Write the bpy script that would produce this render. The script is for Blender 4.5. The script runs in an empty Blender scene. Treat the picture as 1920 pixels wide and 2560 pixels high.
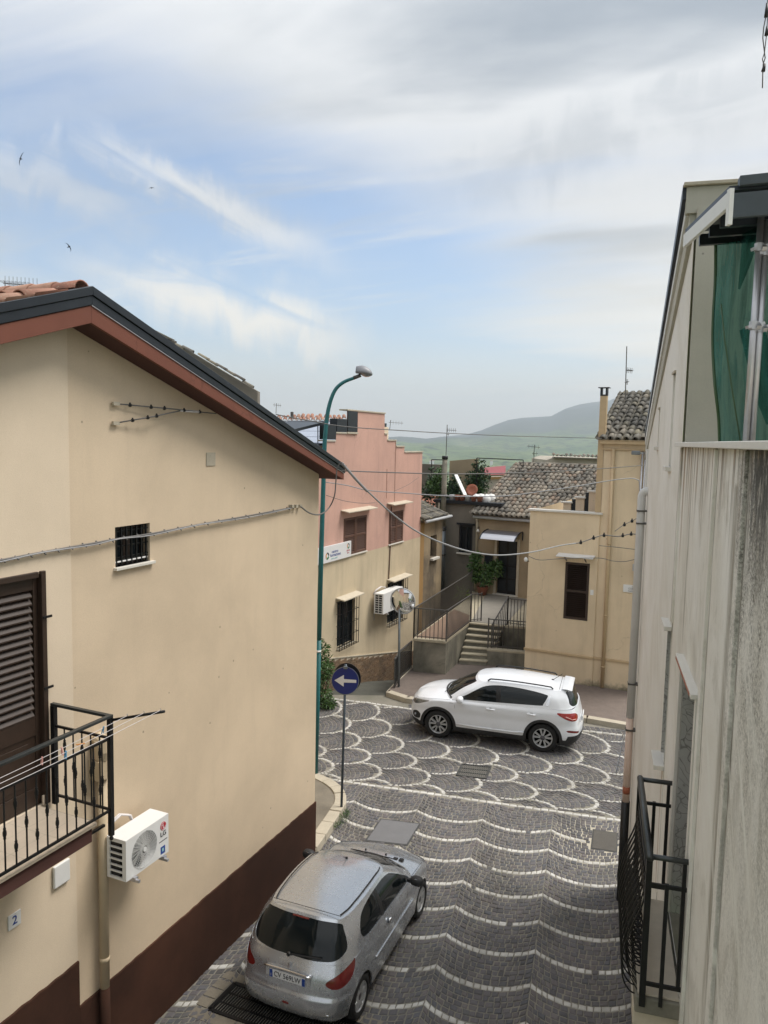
import bpy, bmesh, math, random
import numpy as np
from mathutils import Vector, Matrix
from mathutils.geometry import tessellate_polygon

random.seed(7)
rng = np.random.default_rng(11)
R_ = math.radians
SC = bpy.context.scene
COL = SC.collection

# ---------------------------------------------------------------- camera
F_PX, PITCH, ROLL, EYE = 1923.0, R_(5.4), 0.021, 7.6
_c, _s = math.cos(ROLL), math.sin(ROLL)
CF = Vector((0, math.cos(PITCH), -math.sin(PITCH)))
_R0, _U0 = Vector((1, 0, 0)), Vector((0, math.sin(PITCH), math.cos(PITCH)))
CR, CU = _c * _R0 + _s * _U0, _c * _U0 - _s * _R0
cam_d = bpy.data.cameras.new('camera')
cam = bpy.data.objects.new('camera', cam_d)
COL.objects.link(cam)
cam.matrix_world = Matrix(((CR.x, CU.x, -CF.x, 0), (CR.y, CU.y, -CF.y, 0), (CR.z, CU.z, -CF.z, EYE), (0, 0, 0, 1)))
cam_d.sensor_fit = 'VERTICAL'
cam_d.sensor_height = 36.0
cam_d.lens = F_PX / 2560 * 36.0
cam_d.clip_start = 0.05
cam_d.clip_end = 40000
SC.camera = cam

# ---------------------------------------------------------------- light
SUN_EL, SUN_AZ = R_(58), R_(78)          # azimuth clockwise from +Y
world = bpy.data.worlds.new('World')
SC.world = world
world.use_nodes = True
sun_d = bpy.data.lights.new('sun', 'SUN')
sun_d.energy = 1.5
sun_d.angle = R_(28)
sun_d.color = (1.0, 0.95, 0.88)
sun = bpy.data.objects.new('sun', sun_d)
COL.objects.link(sun)
_sd = Vector((math.sin(SUN_AZ) * math.cos(SUN_EL), math.cos(SUN_AZ) * math.cos(SUN_EL), math.sin(SUN_EL)))
sun.rotation_euler = _sd.to_track_quat('Z', 'Y').to_euler()
vs = SC.view_settings
SC.display_settings.display_device = 'sRGB'
vs.view_transform = 'Standard'
vs.look = 'None'
vs.gamma = 1
vs.use_curve_mapping = False
vs.exposure = 1.46

def build_world():
    nt = world.node_tree
    nt.nodes.clear()
    N = nt.nodes.new
    L = nt.links.new
    out = N('ShaderNodeOutputWorld')
    sky = N('ShaderNodeTexSky')
    sky.sky_type = 'NISHITA'
    sky.sun_disc = False
    sky.sun_elevation = SUN_EL
    sky.sun_rotation = SUN_AZ
    sky.air_density = 1.0
    sky.dust_density = 1.2
    sky.ozone_density = 1.6
    bg1 = N('ShaderNodeBackground')
    bg1.inputs['Strength'].default_value = 0.066
    geo = N('ShaderNodeTexCoord')
    sep = N('ShaderNodeSeparateXYZ')
    L(geo.outputs['Generated'], sep.inputs[0])

    def math_(op, a, b=None, c=None):
        m = N('ShaderNodeMath')
        m.operation = op
        for i, v in enumerate((a, b, c)):
            if v is None:
                continue
            if isinstance(v, (int, float)):
                m.inputs[i].default_value = v
            else:
                L(v, m.inputs[i])
        return m.outputs[0]
    X, Y, Z = sep.outputs
    zc = math_('MAXIMUM', math_('ADD', Z, 0.10), 0.06)
    px = math_('DIVIDE', X, zc)
    py = math_('DIVIDE', Y, zc)
    # wind-drawn frame: u runs along the streaks
    ca, sa = math.cos(R_(-24)), math.sin(R_(-24))
    u = math_('ADD', math_('MULTIPLY', px, ca), math_('MULTIPLY', py, sa))
    v = math_('SUBTRACT', math_('MULTIPLY', py, ca), math_('MULTIPLY', px, sa))

    def noise(uu, vv, w, scale, det=6, rough=0.55, dist=0.0):
        cb = N('ShaderNodeCombineXYZ')
        L(uu, cb.inputs[0])
        L(vv, cb.inputs[1])
        cb.inputs[2].default_value = w
        n = N('ShaderNodeTexNoise')
        n.inputs['Scale'].default_value = scale
        n.inputs['Detail'].default_value = det
        n.inputs['Roughness'].default_value = rough
        n.inputs['Distortion'].default_value = dist
        L(cb.outputs[0], n.inputs['Vector'])
        return n.outputs[0]

    def smooth(x, a, b):
        m = N('ShaderNodeMapRange')
        m.interpolation_type = 'SMOOTHSTEP'
        L(x, m.inputs[0])
        m.inputs[1].default_value = a
        m.inputs[2].default_value = b
        return m.outputs[0]
    big = noise(math_('MULTIPLY', u, 0.45), v, 3.7, 0.55, 4, 0.5, 0.3)
    mid = noise(math_('MULTIPLY', u, 0.38), v, 9.1, 1.7, 7, 0.58, 0.5)
    wisp = noise(math_('MULTIPLY', u, 0.22), v, 1.3, 3.2, 8, 0.62, 0.8)
    # clearer towards the left part of the view at middle height (a gap in the deck)
    az = math_('ARCTAN2', X, Y)
    el = math_('ARCSINE', Z)
    gx = math_('MULTIPLY', math_('SUBTRACT', az, -0.19), 2.3)
    gy = math_('MULTIPLY', math_('SUBTRACT', math_('ADD', el, math_('MULTIPLY', az, 0.25)), 0.165), 6.0)
    gap = math_('POWER', 2.718, math_('MULTIPLY', math_('ADD', math_('MULTIPLY', gx, gx), math_('MULTIPLY', gy, gy)), -1.0))
    cover = math_('ADD', math_('MULTIPLY', big, 0.6), math_('ADD', math_('MULTIPLY', mid, 0.55), math_('MULTIPLY', wisp, 0.30)))
    cover = math_('SUBTRACT', math_('ADD', cover, 0.30), math_('MULTIPLY', gap, 0.70))
    dens = smooth(cover, 0.50, 0.98)
    dens = math_('MAXIMUM', dens, math_('MULTIPLY', smooth(wisp, 0.50, 0.72), 0.62))
    dens = math_('MAXIMUM', dens, smooth(math_('MULTIPLY', el, -1), -0.16, 0.02))
    # long cirrus streaks drawn down to the right, and a grey bar on the right
    def streak(a0, e0, slope, th, half, k):
        t = math_('SUBTRACT', el, math_('SUBTRACT', e0, math_('MULTIPLY', math_('SUBTRACT', az, a0), slope)))
        t = math_('ADD', t, math_('MULTIPLY', math_('SUBTRACT', noise(math_('MULTIPLY', az, 3.0), el, 5.5, 6.5, 7, 0.62, 0.6), 0.5), th * 4.0))
        t = math_('DIVIDE', t, th)
        s = math_('DIVIDE', math_('SUBTRACT', az, a0), half)
        g = math_('POWER', 2.718, math_('MULTIPLY', math_('ADD', math_('MULTIPLY', t, t), math_('POWER', math_('ABSOLUTE', s), 4.0)), -1.0))
        fib = noise(math_('ADD', az, math_('MULTIPLY', el, 1.2)), math_('MULTIPLY', math_('ADD', el, math_('MULTIPLY', az, slope)), 4.0), 2.2, 7.0, 6, 0.6, 0.5)
        return math_('MULTIPLY', g, math_('MULTIPLY', smooth(fib, 0.20, 0.60), k))
    st = math_('MAXIMUM', streak(-.235, .283, .38,  .024, .15, .9), streak(-.205, .155, .24, .036, .17, 1.0))
    st = math_('MAXIMUM', st, streak(-.40, .285, .15, .035, .12, .6))
    dens = math_('MAXIMUM', dens, st)
    bar = streak(.24, .345, -.22, .040, .24, .40)
    # cloud tone: lit tops bright, thick grey bellies
    belly = smooth(math_('ADD', math_('MULTIPLY', noise(math_('MULTIPLY', u, 0.5), v, 21.0, 0.8, 5, 0.5, 0.4), 0.65), math_('MULTIPLY', mid, 0.35)), 0.43, 0.60)
    cmix = N('ShaderNodeMix')
    cmix.data_type = 'RGBA'
    cmix.inputs['A'].default_value = (0.285, 0.289, 0.293, 1)
    cmix.inputs['B'].default_value = (0.122, 0.138, 0.158, 1)
    L(math_('MAXIMUM', math_('SUBTRACT', belly, math_('MULTIPLY', st, 1.0)), bar), cmix.inputs['Factor'])
    # low haze band, warmer and brighter
    hz = N('ShaderNodeMix')
    hz.data_type = 'RGBA'
    L(smooth(math_('MULTIPLY', el, -1), -0.34, -0.01), hz.inputs['Factor'])
    L(cmix.outputs['Result'], hz.inputs['A'])
    hz.inputs['B'].default_value = (0.60, 0.565, 0.49, 1)
    bg2 = N('ShaderNodeBackground')
    L(hz.outputs['Result'], bg2.inputs['Color'])
    # an overcast deck is about three times brighter overhead than at the horizon
    L(math_('ADD', 0.68, math_('MULTIPLY', math_('MAXIMUM', Z, 0.0), 1.25)), bg2.inputs['Strength'])
    mx = N('ShaderNodeMixShader')
    L(sky.outputs[0], bg1.inputs['Color'])
    L(dens, mx.inputs[0])
    L(bg1.outputs[0], mx.inputs[1])
    L(bg2.outputs[0], mx.inputs[2])
    L(mx.outputs[0], out.inputs['Surface'])
build_world()

# ---------------------------------------------------------------- helpers
def ray(x, y):
    return CF + CR * ((x - 960) / F_PX) - CU * ((y - 1280) / F_PX)

def gz(x, y, z=0.0):
    d = ray(x, y)
    return Vector((0, 0, EYE)) + d * ((z - EYE) / d.z)

def at_depth(x, y, depth):
    """point on the line of sight of a measured photo position at that distance"""
    return Vector((0, 0, EYE)) + ray(x, y) * depth


class Fr:
    """a wall frame: s runs along the wall, n out of it, z up"""
    def __init__(self, o, d, flip=1):
        self.o = Vector((o[0], o[1], 0))
        self.d = Vector((d[0], d[1], 0)).normalized()
        self.n = Vector((self.d.y, -self.d.x, 0)) * flip

    def w(self, s, n, z):
        return self.o + self.d * s + self.n * n + Vector((0, 0, z))

    def sz(self, x, y, off=0.0):
        r = ray(x, y)
        p = self.o + self.n * off
        t = (p - Vector((0, 0, EYE))).dot(self.n) / r.dot(self.n)
        q = Vector((0, 0, EYE)) + r * t
        return ((q - p).dot(self.d), q.z)


WORLD = Fr((0, 0), (1, 0), -1)   # s = x, n = y, z = z


class MB:
    """collects faces for ONE mesh object"""
    def __init__(self, fr=WORLD):
        self.fr = fr
        self.v = []
        self.f = []
        self.att = []

    def p(self, s, n, z):
        self.v.append(self.fr.w(s, n, z))
        return len(self.v) - 1

    def raw(self, co):
        self.v.append(Vector(co))
        return len(self.v) - 1

    def poly(self, pts):
        self.f.append([self.p(*q) for q in pts])

    def box(self, a0, a1, b0, b1, c0, c1):
        i = [self.p(a, b, c) for a in (a0, a1) for b in (b0, b1) for c in (c0, c1)]
        for q in ((0, 1, 3, 2), (4, 6, 7, 5), (0, 4, 5, 1), (2, 3, 7, 6), (0, 2, 6, 4), (1, 5, 7, 3)):
            self.f.append([i[k] for k in q])
        return self

    def bar(self, a, b, w, h=None, up=Vector((0, 0, 1))):
        """rectangular bar between two world points"""
        a, b = Vector(a), Vector(b)
        h = h or w
        t = (b - a).normalized()
        x = t.cross(up)
        if x.length < 1e-4:
            x = t.cross(Vector((1, 0, 0)))
        x.normalize()
        y = x.cross(t)
        i = [self.raw(q + x * sx * w / 2 + y * sy * h / 2) for q in (a, b) for sx, sy in ((-1, -1), (1, -1), (1, 1), (-1, 1))]
        for k in range(4):
            self.f.append([i[k], i[(k + 1) % 4], i[4 + (k + 1) % 4], i[4 + k]])
        self.f.append([i[3], i[2], i[1], i[0]])
        self.f.append(i[4:8])
        return self

    def tube(self, pts, r, seg=8, cap=True):
        pts = [Vector(q) for q in pts]
        rs = r if isinstance(r, (list, tuple)) else [r] * len(pts)
        prev = None
        rings = []
        for k, q in enumerate(pts):
            t = (pts[min(k + 1, len(pts) - 1)] - pts[max(k - 1, 0)])
            t.normalize()
            if prev is None:
                x = t.orthogonal().normalized()
            else:
                x = (prev - t * prev.dot(t))
                x = x.normalized() if x.length > 1e-5 else t.orthogonal().normalized()
            prev = x
            y = t.cross(x)
            rings.append([self.raw(q + (x * math.cos(2 * math.pi * j / seg) + y * math.sin(2 * math.pi * j / seg)) * rs[k]) for j in range(seg)])
        for k in range(len(rings) - 1):
            for j in range(seg):
                self.f.append([rings[k][j], rings[k][(j + 1) % seg], rings[k + 1][(j + 1) % seg], rings[k + 1][j]])
        if cap:
            self.f.append(rings[0][::-1])
            self.f.append(rings[-1])
        return self

    def prism(self, poly, n0, n1):
        """(s,z) polygon in the frame, from n0 to n1"""
        a = [self.p(s, n0, z) for s, z in poly]
        b = [self.p(s, n1, z) for s, z in poly]
        self.f.append(a[::-1])
        self.f.append(b)
        m = len(poly)
        for k in range(m):
            self.f.append([a[k], a[(k + 1) % m], b[(k + 1) % m], b[k]])
        return self

    def slab(self, poly, z0, z1):
        """(x,y) world polygon from z0 to z1"""
        a = [self.raw((x, y, z0)) for x, y in poly]
        b = [self.raw((x, y, z1)) for x, y in poly]
        self.f.append(b)
        m = len(poly)
        for k in range(m):
            self.f.append([a[k], a[(k + 1) % m], b[(k + 1) % m], b[k]])
        return self

    def wall(self, outline, holes=(), n=0.0, reveal=0.15):
        loops = [[Vector((s, z, 0)) for s, z in lp] for lp in [outline] + list(holes)]
        flat = [q for lp in loops for q in lp]
        base = len(self.v)
        for q in flat:
            self.p(q.x, n, q.y)
        for t in tessellate_polygon(loops):
            a, b, c = (flat[k] for k in t)
            if abs((b - a).cross(c - a).z) > 1e-9:
                self.f.append([base + k for k in t])
        for h in holes:
            m = len(h)
            for k in range(m):
                (s0, z0), (s1, z1) = h[k], h[(k + 1) % m]
                self.poly([(s0, n, z0), (s1, n, z1), (s1, n - reveal, z1), (s0, n - reveal, z0)])
        return self

    def disc(self, c, nrm, r, thick=0.0, seg=24, rim=None):
        c, nrm = Vector(c), Vector(nrm).normalized()
        x = nrm.cross(Vector((0, 0, 1)))
        if x.length < 1e-3:
            x = Vector((1, 0, 0))
        x.normalize()
        y = x.cross(nrm)
        ring = lambda q, rr: [self.raw(q + (x * math.cos(2 * math.pi * j / seg) + y * math.sin(2 * math.pi * j / seg)) * rr) for j in range(seg)]
        a = ring(c, r)
        self.f.append(a)
        if thick:
            b = ring(c - nrm * thick, r)
            self.f.append(b[::-1])
            for j in range(seg):
                self.f.append([a[j], b[j], b[(j + 1) % seg], a[(j + 1) % seg]])
        return self

    def lathe(self, c, axis, prof, seg=16):
        """prof: list of (distance along the axis, radius)"""
        c, ax = Vector(c), Vector(axis).normalized()
        x = ax.orthogonal().normalized()
        y = ax.cross(x)
        rings = []
        for t, r in prof:
            rings.append([self.raw(c + ax * t + (x * math.cos(2 * math.pi * j / seg) + y * math.sin(2 * math.pi * j / seg)) * max(r, 1e-4)) for j in range(seg)])
        for k in range(len(rings) - 1):
            for j in range(seg):
                self.f.append([rings[k][j], rings[k][(j + 1) % seg], rings[k + 1][(j + 1) % seg], rings[k + 1][j]])
        return self

    def grid(self, P):
        """P: 2-D array (list of lists) of points"""
        idx = [[self.raw(q) for q in row] for row in P]
        for a in range(len(idx) - 1):
            for b in range(len(idx[0]) - 1):
                self.f.append([idx[a][b], idx[a + 1][b], idx[a + 1][b + 1], idx[a][b + 1]])
        return self


def root_loc(o):
    while o.parent:
        o = o.parent
    return o.location.copy()


def props(o, label=None, cat=None, group=None, kind=None):
    if label:
        o['label'] = label
    if cat:
        o['category'] = cat
    if group:
        o['group'] = group
    if kind:
        o['kind'] = kind
    return o


def thing(name, label, cat, loc, group=None, kind=None):
    o = bpy.data.objects.new(name, None)
    o.empty_display_size = 0.1
    COL.objects.link(o)
    o.location = Vector(loc)
    return props(o, label, cat, group, kind)


def mesh_obj(name, V, Fc, m, parent=None, smooth=False, att=None, kind=None, loc=None):
    me = bpy.data.meshes.new(name)
    if parent is not None:
        base = root_loc(parent)
    else:
        base = Vector(loc) if loc is not None else Vector((0, 0, 0))
    me.from_pydata([tuple(Vector(q) - base) for q in V], [], Fc)
    if smooth:
        me.polygons.foreach_set('use_smooth', [True] * len(me.polygons))
    if att is not None:
        a = me.attributes.new('ph', 'FLOAT', 'POINT')
        a.data.foreach_set('value', att)
    me.materials.append(m)
    o = bpy.data.objects.new(name, me)
    COL.objects.link(o)
    if parent is not None:
        o.parent = parent
    else:
        o.location = base
    if kind:
        o['kind'] = kind
    return o


def fixn(o):
    bm = bmesh.new()
    bm.from_mesh(o.data)
    bmesh.ops.recalc_face_normals(bm, faces=bm.faces)
    bm.to_mesh(o.data)
    bm.free()
    return o


def part(name, mb, m, parent=None, smooth=False, bevel=0.0, kind=None, label=None, loc=None):
    o = mesh_obj(name, mb.v, mb.f, m, parent, smooth, mb.att or None, kind, loc)
    fixn(o)
    if bevel:
        b = o.modifiers.new('bevel', 'BEVEL')
        b.width = bevel
        b.segments = 2
        b.limit_method = 'ANGLE'
        b.angle_limit = R_(40)
    if label:
        o['label'] = label
    return o


def single(name, mb, m, label, cat, loc, group=None, smooth=False, kind=None, bevel=0):
    """a thing that is one mesh"""
    o = part(name, mb, m, None, smooth, bevel, kind, None, loc)
    return props(o, label, cat, group)


def text_mesh(body, size, place, m, parent, name='lettering', depth=0.002, align='CENTER', sx=1.0, res=3):
    """place: (origin, xdir, ydir) in world"""
    cu = bpy.data.curves.new(name, 'FONT')
    cu.body = body
    cu.size = size
    cu.extrude = depth
    cu.resolution_u = res
    cu.align_x = align
    cu.align_y = 'CENTER'
    to = bpy.data.objects.new('tmp', cu)
    COL.objects.link(to)
    dg = bpy.context.evaluated_depsgraph_get()
    me = bpy.data.meshes.new_from_object(to.evaluated_get(dg))
    bpy.data.objects.remove(to)
    o0, xd, yd = (Vector(q) for q in place)
    xd.normalize()
    yd.normalize()
    zd = xd.cross(yd)
    base = root_loc(parent)
    for v in me.vertices:
        v.co = o0 + xd * v.co.x * sx + yd * v.co.y + zd * v.co.z - base
    me.materials.clear()
    me.materials.append(m)
    me.name = name
    o = bpy.data.objects.new(name, me)
    COL.objects.link(o)
    o.parent = parent
    return o


def catmull(pts, n, closed=False):
    pts = np.array(pts, float)
    m = len(pts)
    out = []
    segs = m if closed else m - 1
    for k in range(segs):
        if closed:
            p0, p1, p2, p3 = pts[(k - 1) % m], pts[k], pts[(k + 1) % m], pts[(k + 2) % m]
        else:
            p1, p2 = pts[k], pts[k + 1]
            p0 = pts[k - 1] if k else 2 * p1 - p2
            p3 = pts[k + 2] if k + 2 < m else 2 * p2 - p1
        for t in np.linspace(0, 1, n, endpoint=False):
            out.append(0.5 * (2 * p1 + (p2 - p0) * t + (2 * p0 - 5 * p1 + 4 * p2 - p3) * t * t + (3 * p1 - p0 - 3 * p2 + p3) * t ** 3))
    if not closed:
        out.append(pts[-1])
    return np.array(out)


# ---------------------------------------------------------------- materials
def new_mat(name):
    m = bpy.data.materials.new(name)
    m.use_nodes = True
    nt = m.node_tree
    return m, nt, nt.nodes['Principled BSDF']


def nlink(nt, a, b):
    nt.links.new(a, b)


def noise_node(nt, scale, detail=4, rough=0.55, vec=None, dist=0.0):
    n = nt.nodes.new('ShaderNodeTexNoise')
    n.inputs['Scale'].default_value = scale
    n.inputs['Detail'].default_value = detail
    n.inputs['Roughness'].default_value = rough
    n.inputs['Distortion'].default_value = dist
    if vec is not None:
        nlink(nt, vec, n.inputs['Vector'])
    return n.outputs[0]


def mixc(nt, fac, a, b, mode='MIX'):
    n = nt.nodes.new('ShaderNodeMix')
    n.data_type = 'RGBA'
    n.blend_type = mode
    for s, v in (('Factor', fac), ('A', a), ('B', b)):
        if isinstance(v, (int, float)):
            n.inputs[s].default_value = v
        elif isinstance(v, (tuple, list)):
            n.inputs[s].default_value = tuple(v) + (1,) if len(v) == 3 else v
        else:
            nlink(nt, v, n.inputs[s])
    return n.outputs['Result']


def mrange(nt, x, a, b, lo=0.0, hi=1.0):
    n = nt.nodes.new('ShaderNodeMapRange')
    n.interpolation_type = 'SMOOTHSTEP'
    nlink(nt, x, n.inputs[0])
    n.inputs[1].default_value = a
    n.inputs[2].default_value = b
    n.inputs[3].default_value = lo
    n.inputs[4].default_value = hi
    return n.outputs[0]


def mth(nt, op, a, b=None):
    n = nt.nodes.new('ShaderNodeMath')
    n.operation = op
    for i, v in enumerate((a, b)):
        if v is None:
            continue
        if isinstance(v, (int, float)):
            n.inputs[i].default_value = v
        else:
            nlink(nt, v, n.inputs[i])
    return n.outputs[0]


def wpos(nt, scale=None):
    g = nt.nodes.new('ShaderNodeNewGeometry').outputs['Position']
    if scale is None:
        return g
    mp = nt.nodes.new('ShaderNodeMapping')
    mp.inputs['Scale'].default_value = scale
    nlink(nt, g, mp.inputs['Vector'])
    return mp.outputs[0]


def sc(c, k):
    return tuple(min(1, x * k) for x in c)


def mat(name, col, rough=0.6, metal=0.0, var=0.12, vscale=3.0, grain=0.0, gscale=120.0, bump=0.0, bscale=150.0, streak=0.0, streak_col=None, coat=0.0, spec=0.5):
    m, nt, b = new_mat(name)
    c = mixc(nt, noise_node(nt, vscale, 5, 0.6, wpos(nt)), sc(col, 1 - var), sc(col, 1 + var))
    if streak:
        st = mrange(nt, noise_node(nt, 1.0, 6, 0.65, wpos(nt, (7, 7, 0.45))), 0.52, 0.74)
        st2 = mth(nt, 'MULTIPLY', st, streak)
        c = mixc(nt, st2, c, streak_col or sc(col, 0.45))
    if grain:
        c = mixc(nt, grain, c, mixc(nt, noise_node(nt, gscale, 2, 0.6, wpos(nt)), sc(col, 0.3), sc(col, 1.6)))
    nlink(nt, c, b.inputs['Base Color'])
    b.inputs['Roughness'].default_value = rough
    b.inputs['Metallic'].default_value = metal
    b.inputs['Coat Weight'].default_value = coat
    b.inputs['Coat Roughness'].default_value = 0.06
    b.inputs['Specular IOR Level'].default_value = spec
    if bump:
        bn = nt.nodes.new('ShaderNodeBump')
        bn.inputs['Strength'].default_value = bump
        bn.inputs['Distance'].default_value = 0.01
        nlink(nt, noise_node(nt, bscale, 4, 0.6, wpos(nt)), bn.inputs['Height'])
        nlink(nt, bn.outputs[0], b.inputs['Normal'])
    return m


def phase_mat(name, ramp, rough=0.75, bump=0.5, bscale=60, dirt=0.25, dirt_col=(0.03, 0.03, 0.025), spots=None):
    """colour picked per piece: 'ph' attribute + the object's own random number"""
    m, nt, b = new_mat(name)
    at = nt.nodes.new('ShaderNodeAttribute')
    at.attribute_name = 'ph'
    oi = nt.nodes.new('ShaderNodeObjectInfo')
    ph = mth(nt, 'FRACT', mth(nt, 'ADD', at.outputs['Fac'], oi.outputs['Random']))
    cr = nt.nodes.new('ShaderNodeValToRGB')
    cr.color_ramp.interpolation = 'LINEAR'
    els = cr.color_ramp.elements
    n = len(ramp)
    els[0].position, els[0].color = 0.0, ramp[0] + (1,)
    els[1].position, els[1].color = 1.0, ramp[-1] + (1,)
    for k in range(1, n - 1):
        e = els.new(k / (n - 1))
        e.color = ramp[k] + (1,)
    nlink(nt, ph, cr.inputs[0])
    c = cr.outputs[0]
    if dirt:
        c = mixc(nt, mrange(nt, noise_node(nt, 14, 6, 0.7, wpos(nt)), 0.45, 0.75, 0, dirt), c, dirt_col)
        c = mixc(nt, mrange(nt, noise_node(nt, 1.1, 5, 0.65, wpos(nt)), 0.42, 0.66, 0, min(.8, dirt * 1.3)), c, dirt_col)
        c = mixc(nt, mrange(nt, noise_node(nt, 0.45, 5, 0.65, wpos(nt)), 0.52, 0.68, 0, dirt), c, sc(dirt_col, .6))
    if spots:
        c = mixc(nt, mrange(nt, noise_node(nt, 30, 3, 0.6, wpos(nt)), 0.60, 0.68, 0, 0.8), c, spots)
    nlink(nt, c, b.inputs['Base Color'])
    b.inputs['Roughness'].default_value = rough
    if bump:
        bn = nt.nodes.new('ShaderNodeBump')
        bn.inputs['Strength'].default_value = bump
        bn.inputs['Distance'].default_value = 0.006
        nlink(nt, noise_node(nt, bscale, 4, 0.6, wpos(nt)), bn.inputs['Height'])
        nlink(nt, bn.outputs[0], b.inputs['Normal'])
    return m


def plaster(name, col, dark=None, blotch=0.22, streak=0.3, grain=0.10, base_dirt=0.0, crack=0.35):
    m, nt, b = new_mat(name)
    dark = dark or sc(col, 0.72)
    c = mixc(nt, mrange(nt, noise_node(nt, 0.55, 6, 0.62, wpos(nt), 0.3), 0.3, 0.72), sc(col, 1 + blotch * 0.35), mixc(nt, blotch * 1.6, col, dark))
    st = mrange(nt, noise_node(nt, 1.0, 7, 0.65, wpos(nt, (2.6, 2.6, 0.28))), 0.46, 0.75, 0, streak)
    c = mixc(nt, st, c, dark)
    if base_dirt:
        sp = nt.nodes.new('ShaderNodeSeparateXYZ')
        nlink(nt, wpos(nt), sp.inputs[0])
        k = mth(nt, 'ADD', sp.outputs[2], mth(nt, 'MULTIPLY', noise_node(nt, 3.0, 6, 0.7, wpos(nt)), -0.9))
        c = mixc(nt, mrange(nt, k, -0.1, -0.45, 0, base_dirt), c, (0.05, 0.05, 0.035))
    c = mixc(nt, grain, c, mixc(nt, noise_node(nt, 70, 3, 0.7, wpos(nt)), sc(col, 0.25), sc(col, 1.7)))
    vo = nt.nodes.new('ShaderNodeTexVoronoi')
    vo.inputs['Scale'].default_value = 2.3
    nlink(nt, wpos(nt), vo.inputs['Vector'])
    c = mixc(nt, mrange(nt, vo.outputs['Distance'], 0.028, 0.040, .7, 0), c, sc(dark, .45))
    cr = nt.nodes.new('ShaderNodeTexVoronoi')
    cr.feature = 'DISTANCE_TO_EDGE'
    cr.inputs['Scale'].default_value = 0.42
    dv = nt.nodes.new('ShaderNodeVectorMath')
    dv.operation = 'ADD'
    dn = nt.nodes.new('ShaderNodeTexNoise')
    dn.inputs['Scale'].default_value = 1.6
    dn.inputs['Detail'].default_value = 5
    nlink(nt, wpos(nt), dn.inputs['Vector'])
    nlink(nt, wpos(nt), dv.inputs[0])
    nlink(nt, dn.outputs['Color'], dv.inputs[1])
    nlink(nt, dv.outputs[0], cr.inputs['Vector'])
    c = mixc(nt, mth(nt, 'MULTIPLY', mrange(nt, cr.outputs['Distance'], 0.0, 0.006, crack, 0), mrange(nt, noise_node(nt, .9, 3, .5, wpos(nt)), .5, .6)), c, sc(dark, .5))
    nlink(nt, c, b.inputs['Base Color'])
    b.inputs['Roughness'].default_value = 0.9
    b.inputs['Specular IOR Level'].default_value = 0.2
    bn = nt.nodes.new('ShaderNodeBump')
    bn.inputs['Strength'].default_value = 0.35
    bn.inputs['Distance'].default_value = 0.006
    nlink(nt, mth(nt, 'ADD', noise_node(nt, 90, 4, 0.65, wpos(nt)), mth(nt, 'MULTIPLY', noise_node(nt, 4, 3, 0.5, wpos(nt)), 1.5)), bn.inputs['Height'])
    nlink(nt, bn.outputs[0], b.inputs['Normal'])
    return m


M = {}
M['sand_plaster'] = plaster('sand_plaster', (0.625, 0.50, 0.362), dark=(0.52, 0.415, 0.30), blotch=0.30, streak=0.30, grain=0.16, crack=0.0)
M['sand_light'] = plaster('sand_light', (0.68, 0.56, 0.425), dark=(0.59, 0.485, 0.365), blotch=0.22, streak=0.15, crack=0.0)
M['plinth_brown'] = plaster('plinth_brown', (0.066, 0.029, 0.018), dark=(0.032, 0.016, 0.011), blotch=0.6, streak=0.2)
M['fascia'] = plaster('fascia', (0.190, 0.075, 0.052), dark=(0.13, 0.055, 0.042), streak=0.2, grain=0.06)
M['soffit'] = plaster('soffit', (0.095, 0.045, 0.038), dark=(0.06, 0.032, 0.028), streak=0.1, grain=0.05)
M['pink'] = plaster('pink', (0.57, 0.35, 0.285), dark=(0.36, 0.24, 0.205), streak=0.5)
M['pink_low'] = plaster('pink_low', (0.56, 0.465, 0.325), dark=(0.36, 0.31, 0.225), streak=0.45)
M['cream'] = plaster('cream', (0.72, 0.575, 0.40), dark=(0.46, 0.36, 0.24), streak=0.42, base_dirt=0.85)
M['ochre'] = plaster('ochre', (0.36, 0.28, 0.18), dark=(0.08, 0.07, 0.06), blotch=0.6, streak=0.75)
M['ochre_strip'] = plaster('ochre_strip', (0.36, 0.22, 0.09), dark=(0.2, 0.14, 0.08), streak=0.6)
M['grey_wall'] = plaster('grey_wall', (0.20, 0.18, 0.15), dark=(0.11, 0.105, 0.095), blotch=0.4, streak=0.35)
M['tan_wall'] = plaster('tan_wall', (0.38, 0.30, 0.20), dark=(0.27, 0.225, 0.16), blotch=0.4, streak=0.35)
M['old_concrete'] = plaster('old_concrete', (0.30, 0.275, 0.22), dark=(0.07, 0.072, 0.058), blotch=0.7, streak=0.7)
M['far_wall'] = plaster('far_wall', (0.40, 0.36, 0.30), streak=0.3)
M['travertine'] = mat('travertine', (0.52, 0.46, 0.36), 0.75, var=0.18, vscale=9, grain=0.12, bump=0.3)
M['step_stone'] = mat('step_stone', (0.42, 0.37, 0.27), 0.8, var=0.35, vscale=6, grain=0.15, bump=0.4)
M['white_marble'] = mat('white_marble', (0.66, 0.63, 0.57), 0.5, var=0.1, vscale=8)
M['iron_black'] = mat('iron_black', (0.012, 0.012, 0.013), 0.42, 0.3, var=0.2, vscale=30)
M['iron_grey'] = mat('iron_grey', (0.10, 0.095, 0.088), 0.55, 0.4, var=0.3, vscale=20)
M['rail_grey'] = mat('rail_grey', (0.055, 0.06, 0.06), 0.4, 0.5, var=0.4, vscale=14)
M['dark_metal'] = mat('dark_metal', (0.028, 0.034, 0.042), 0.38, 0.5, var=0.25, vscale=6)
M['galv'] = mat('galv', (0.50, 0.50, 0.52), 0.38, 0.75, var=0.2, vscale=12)
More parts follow.
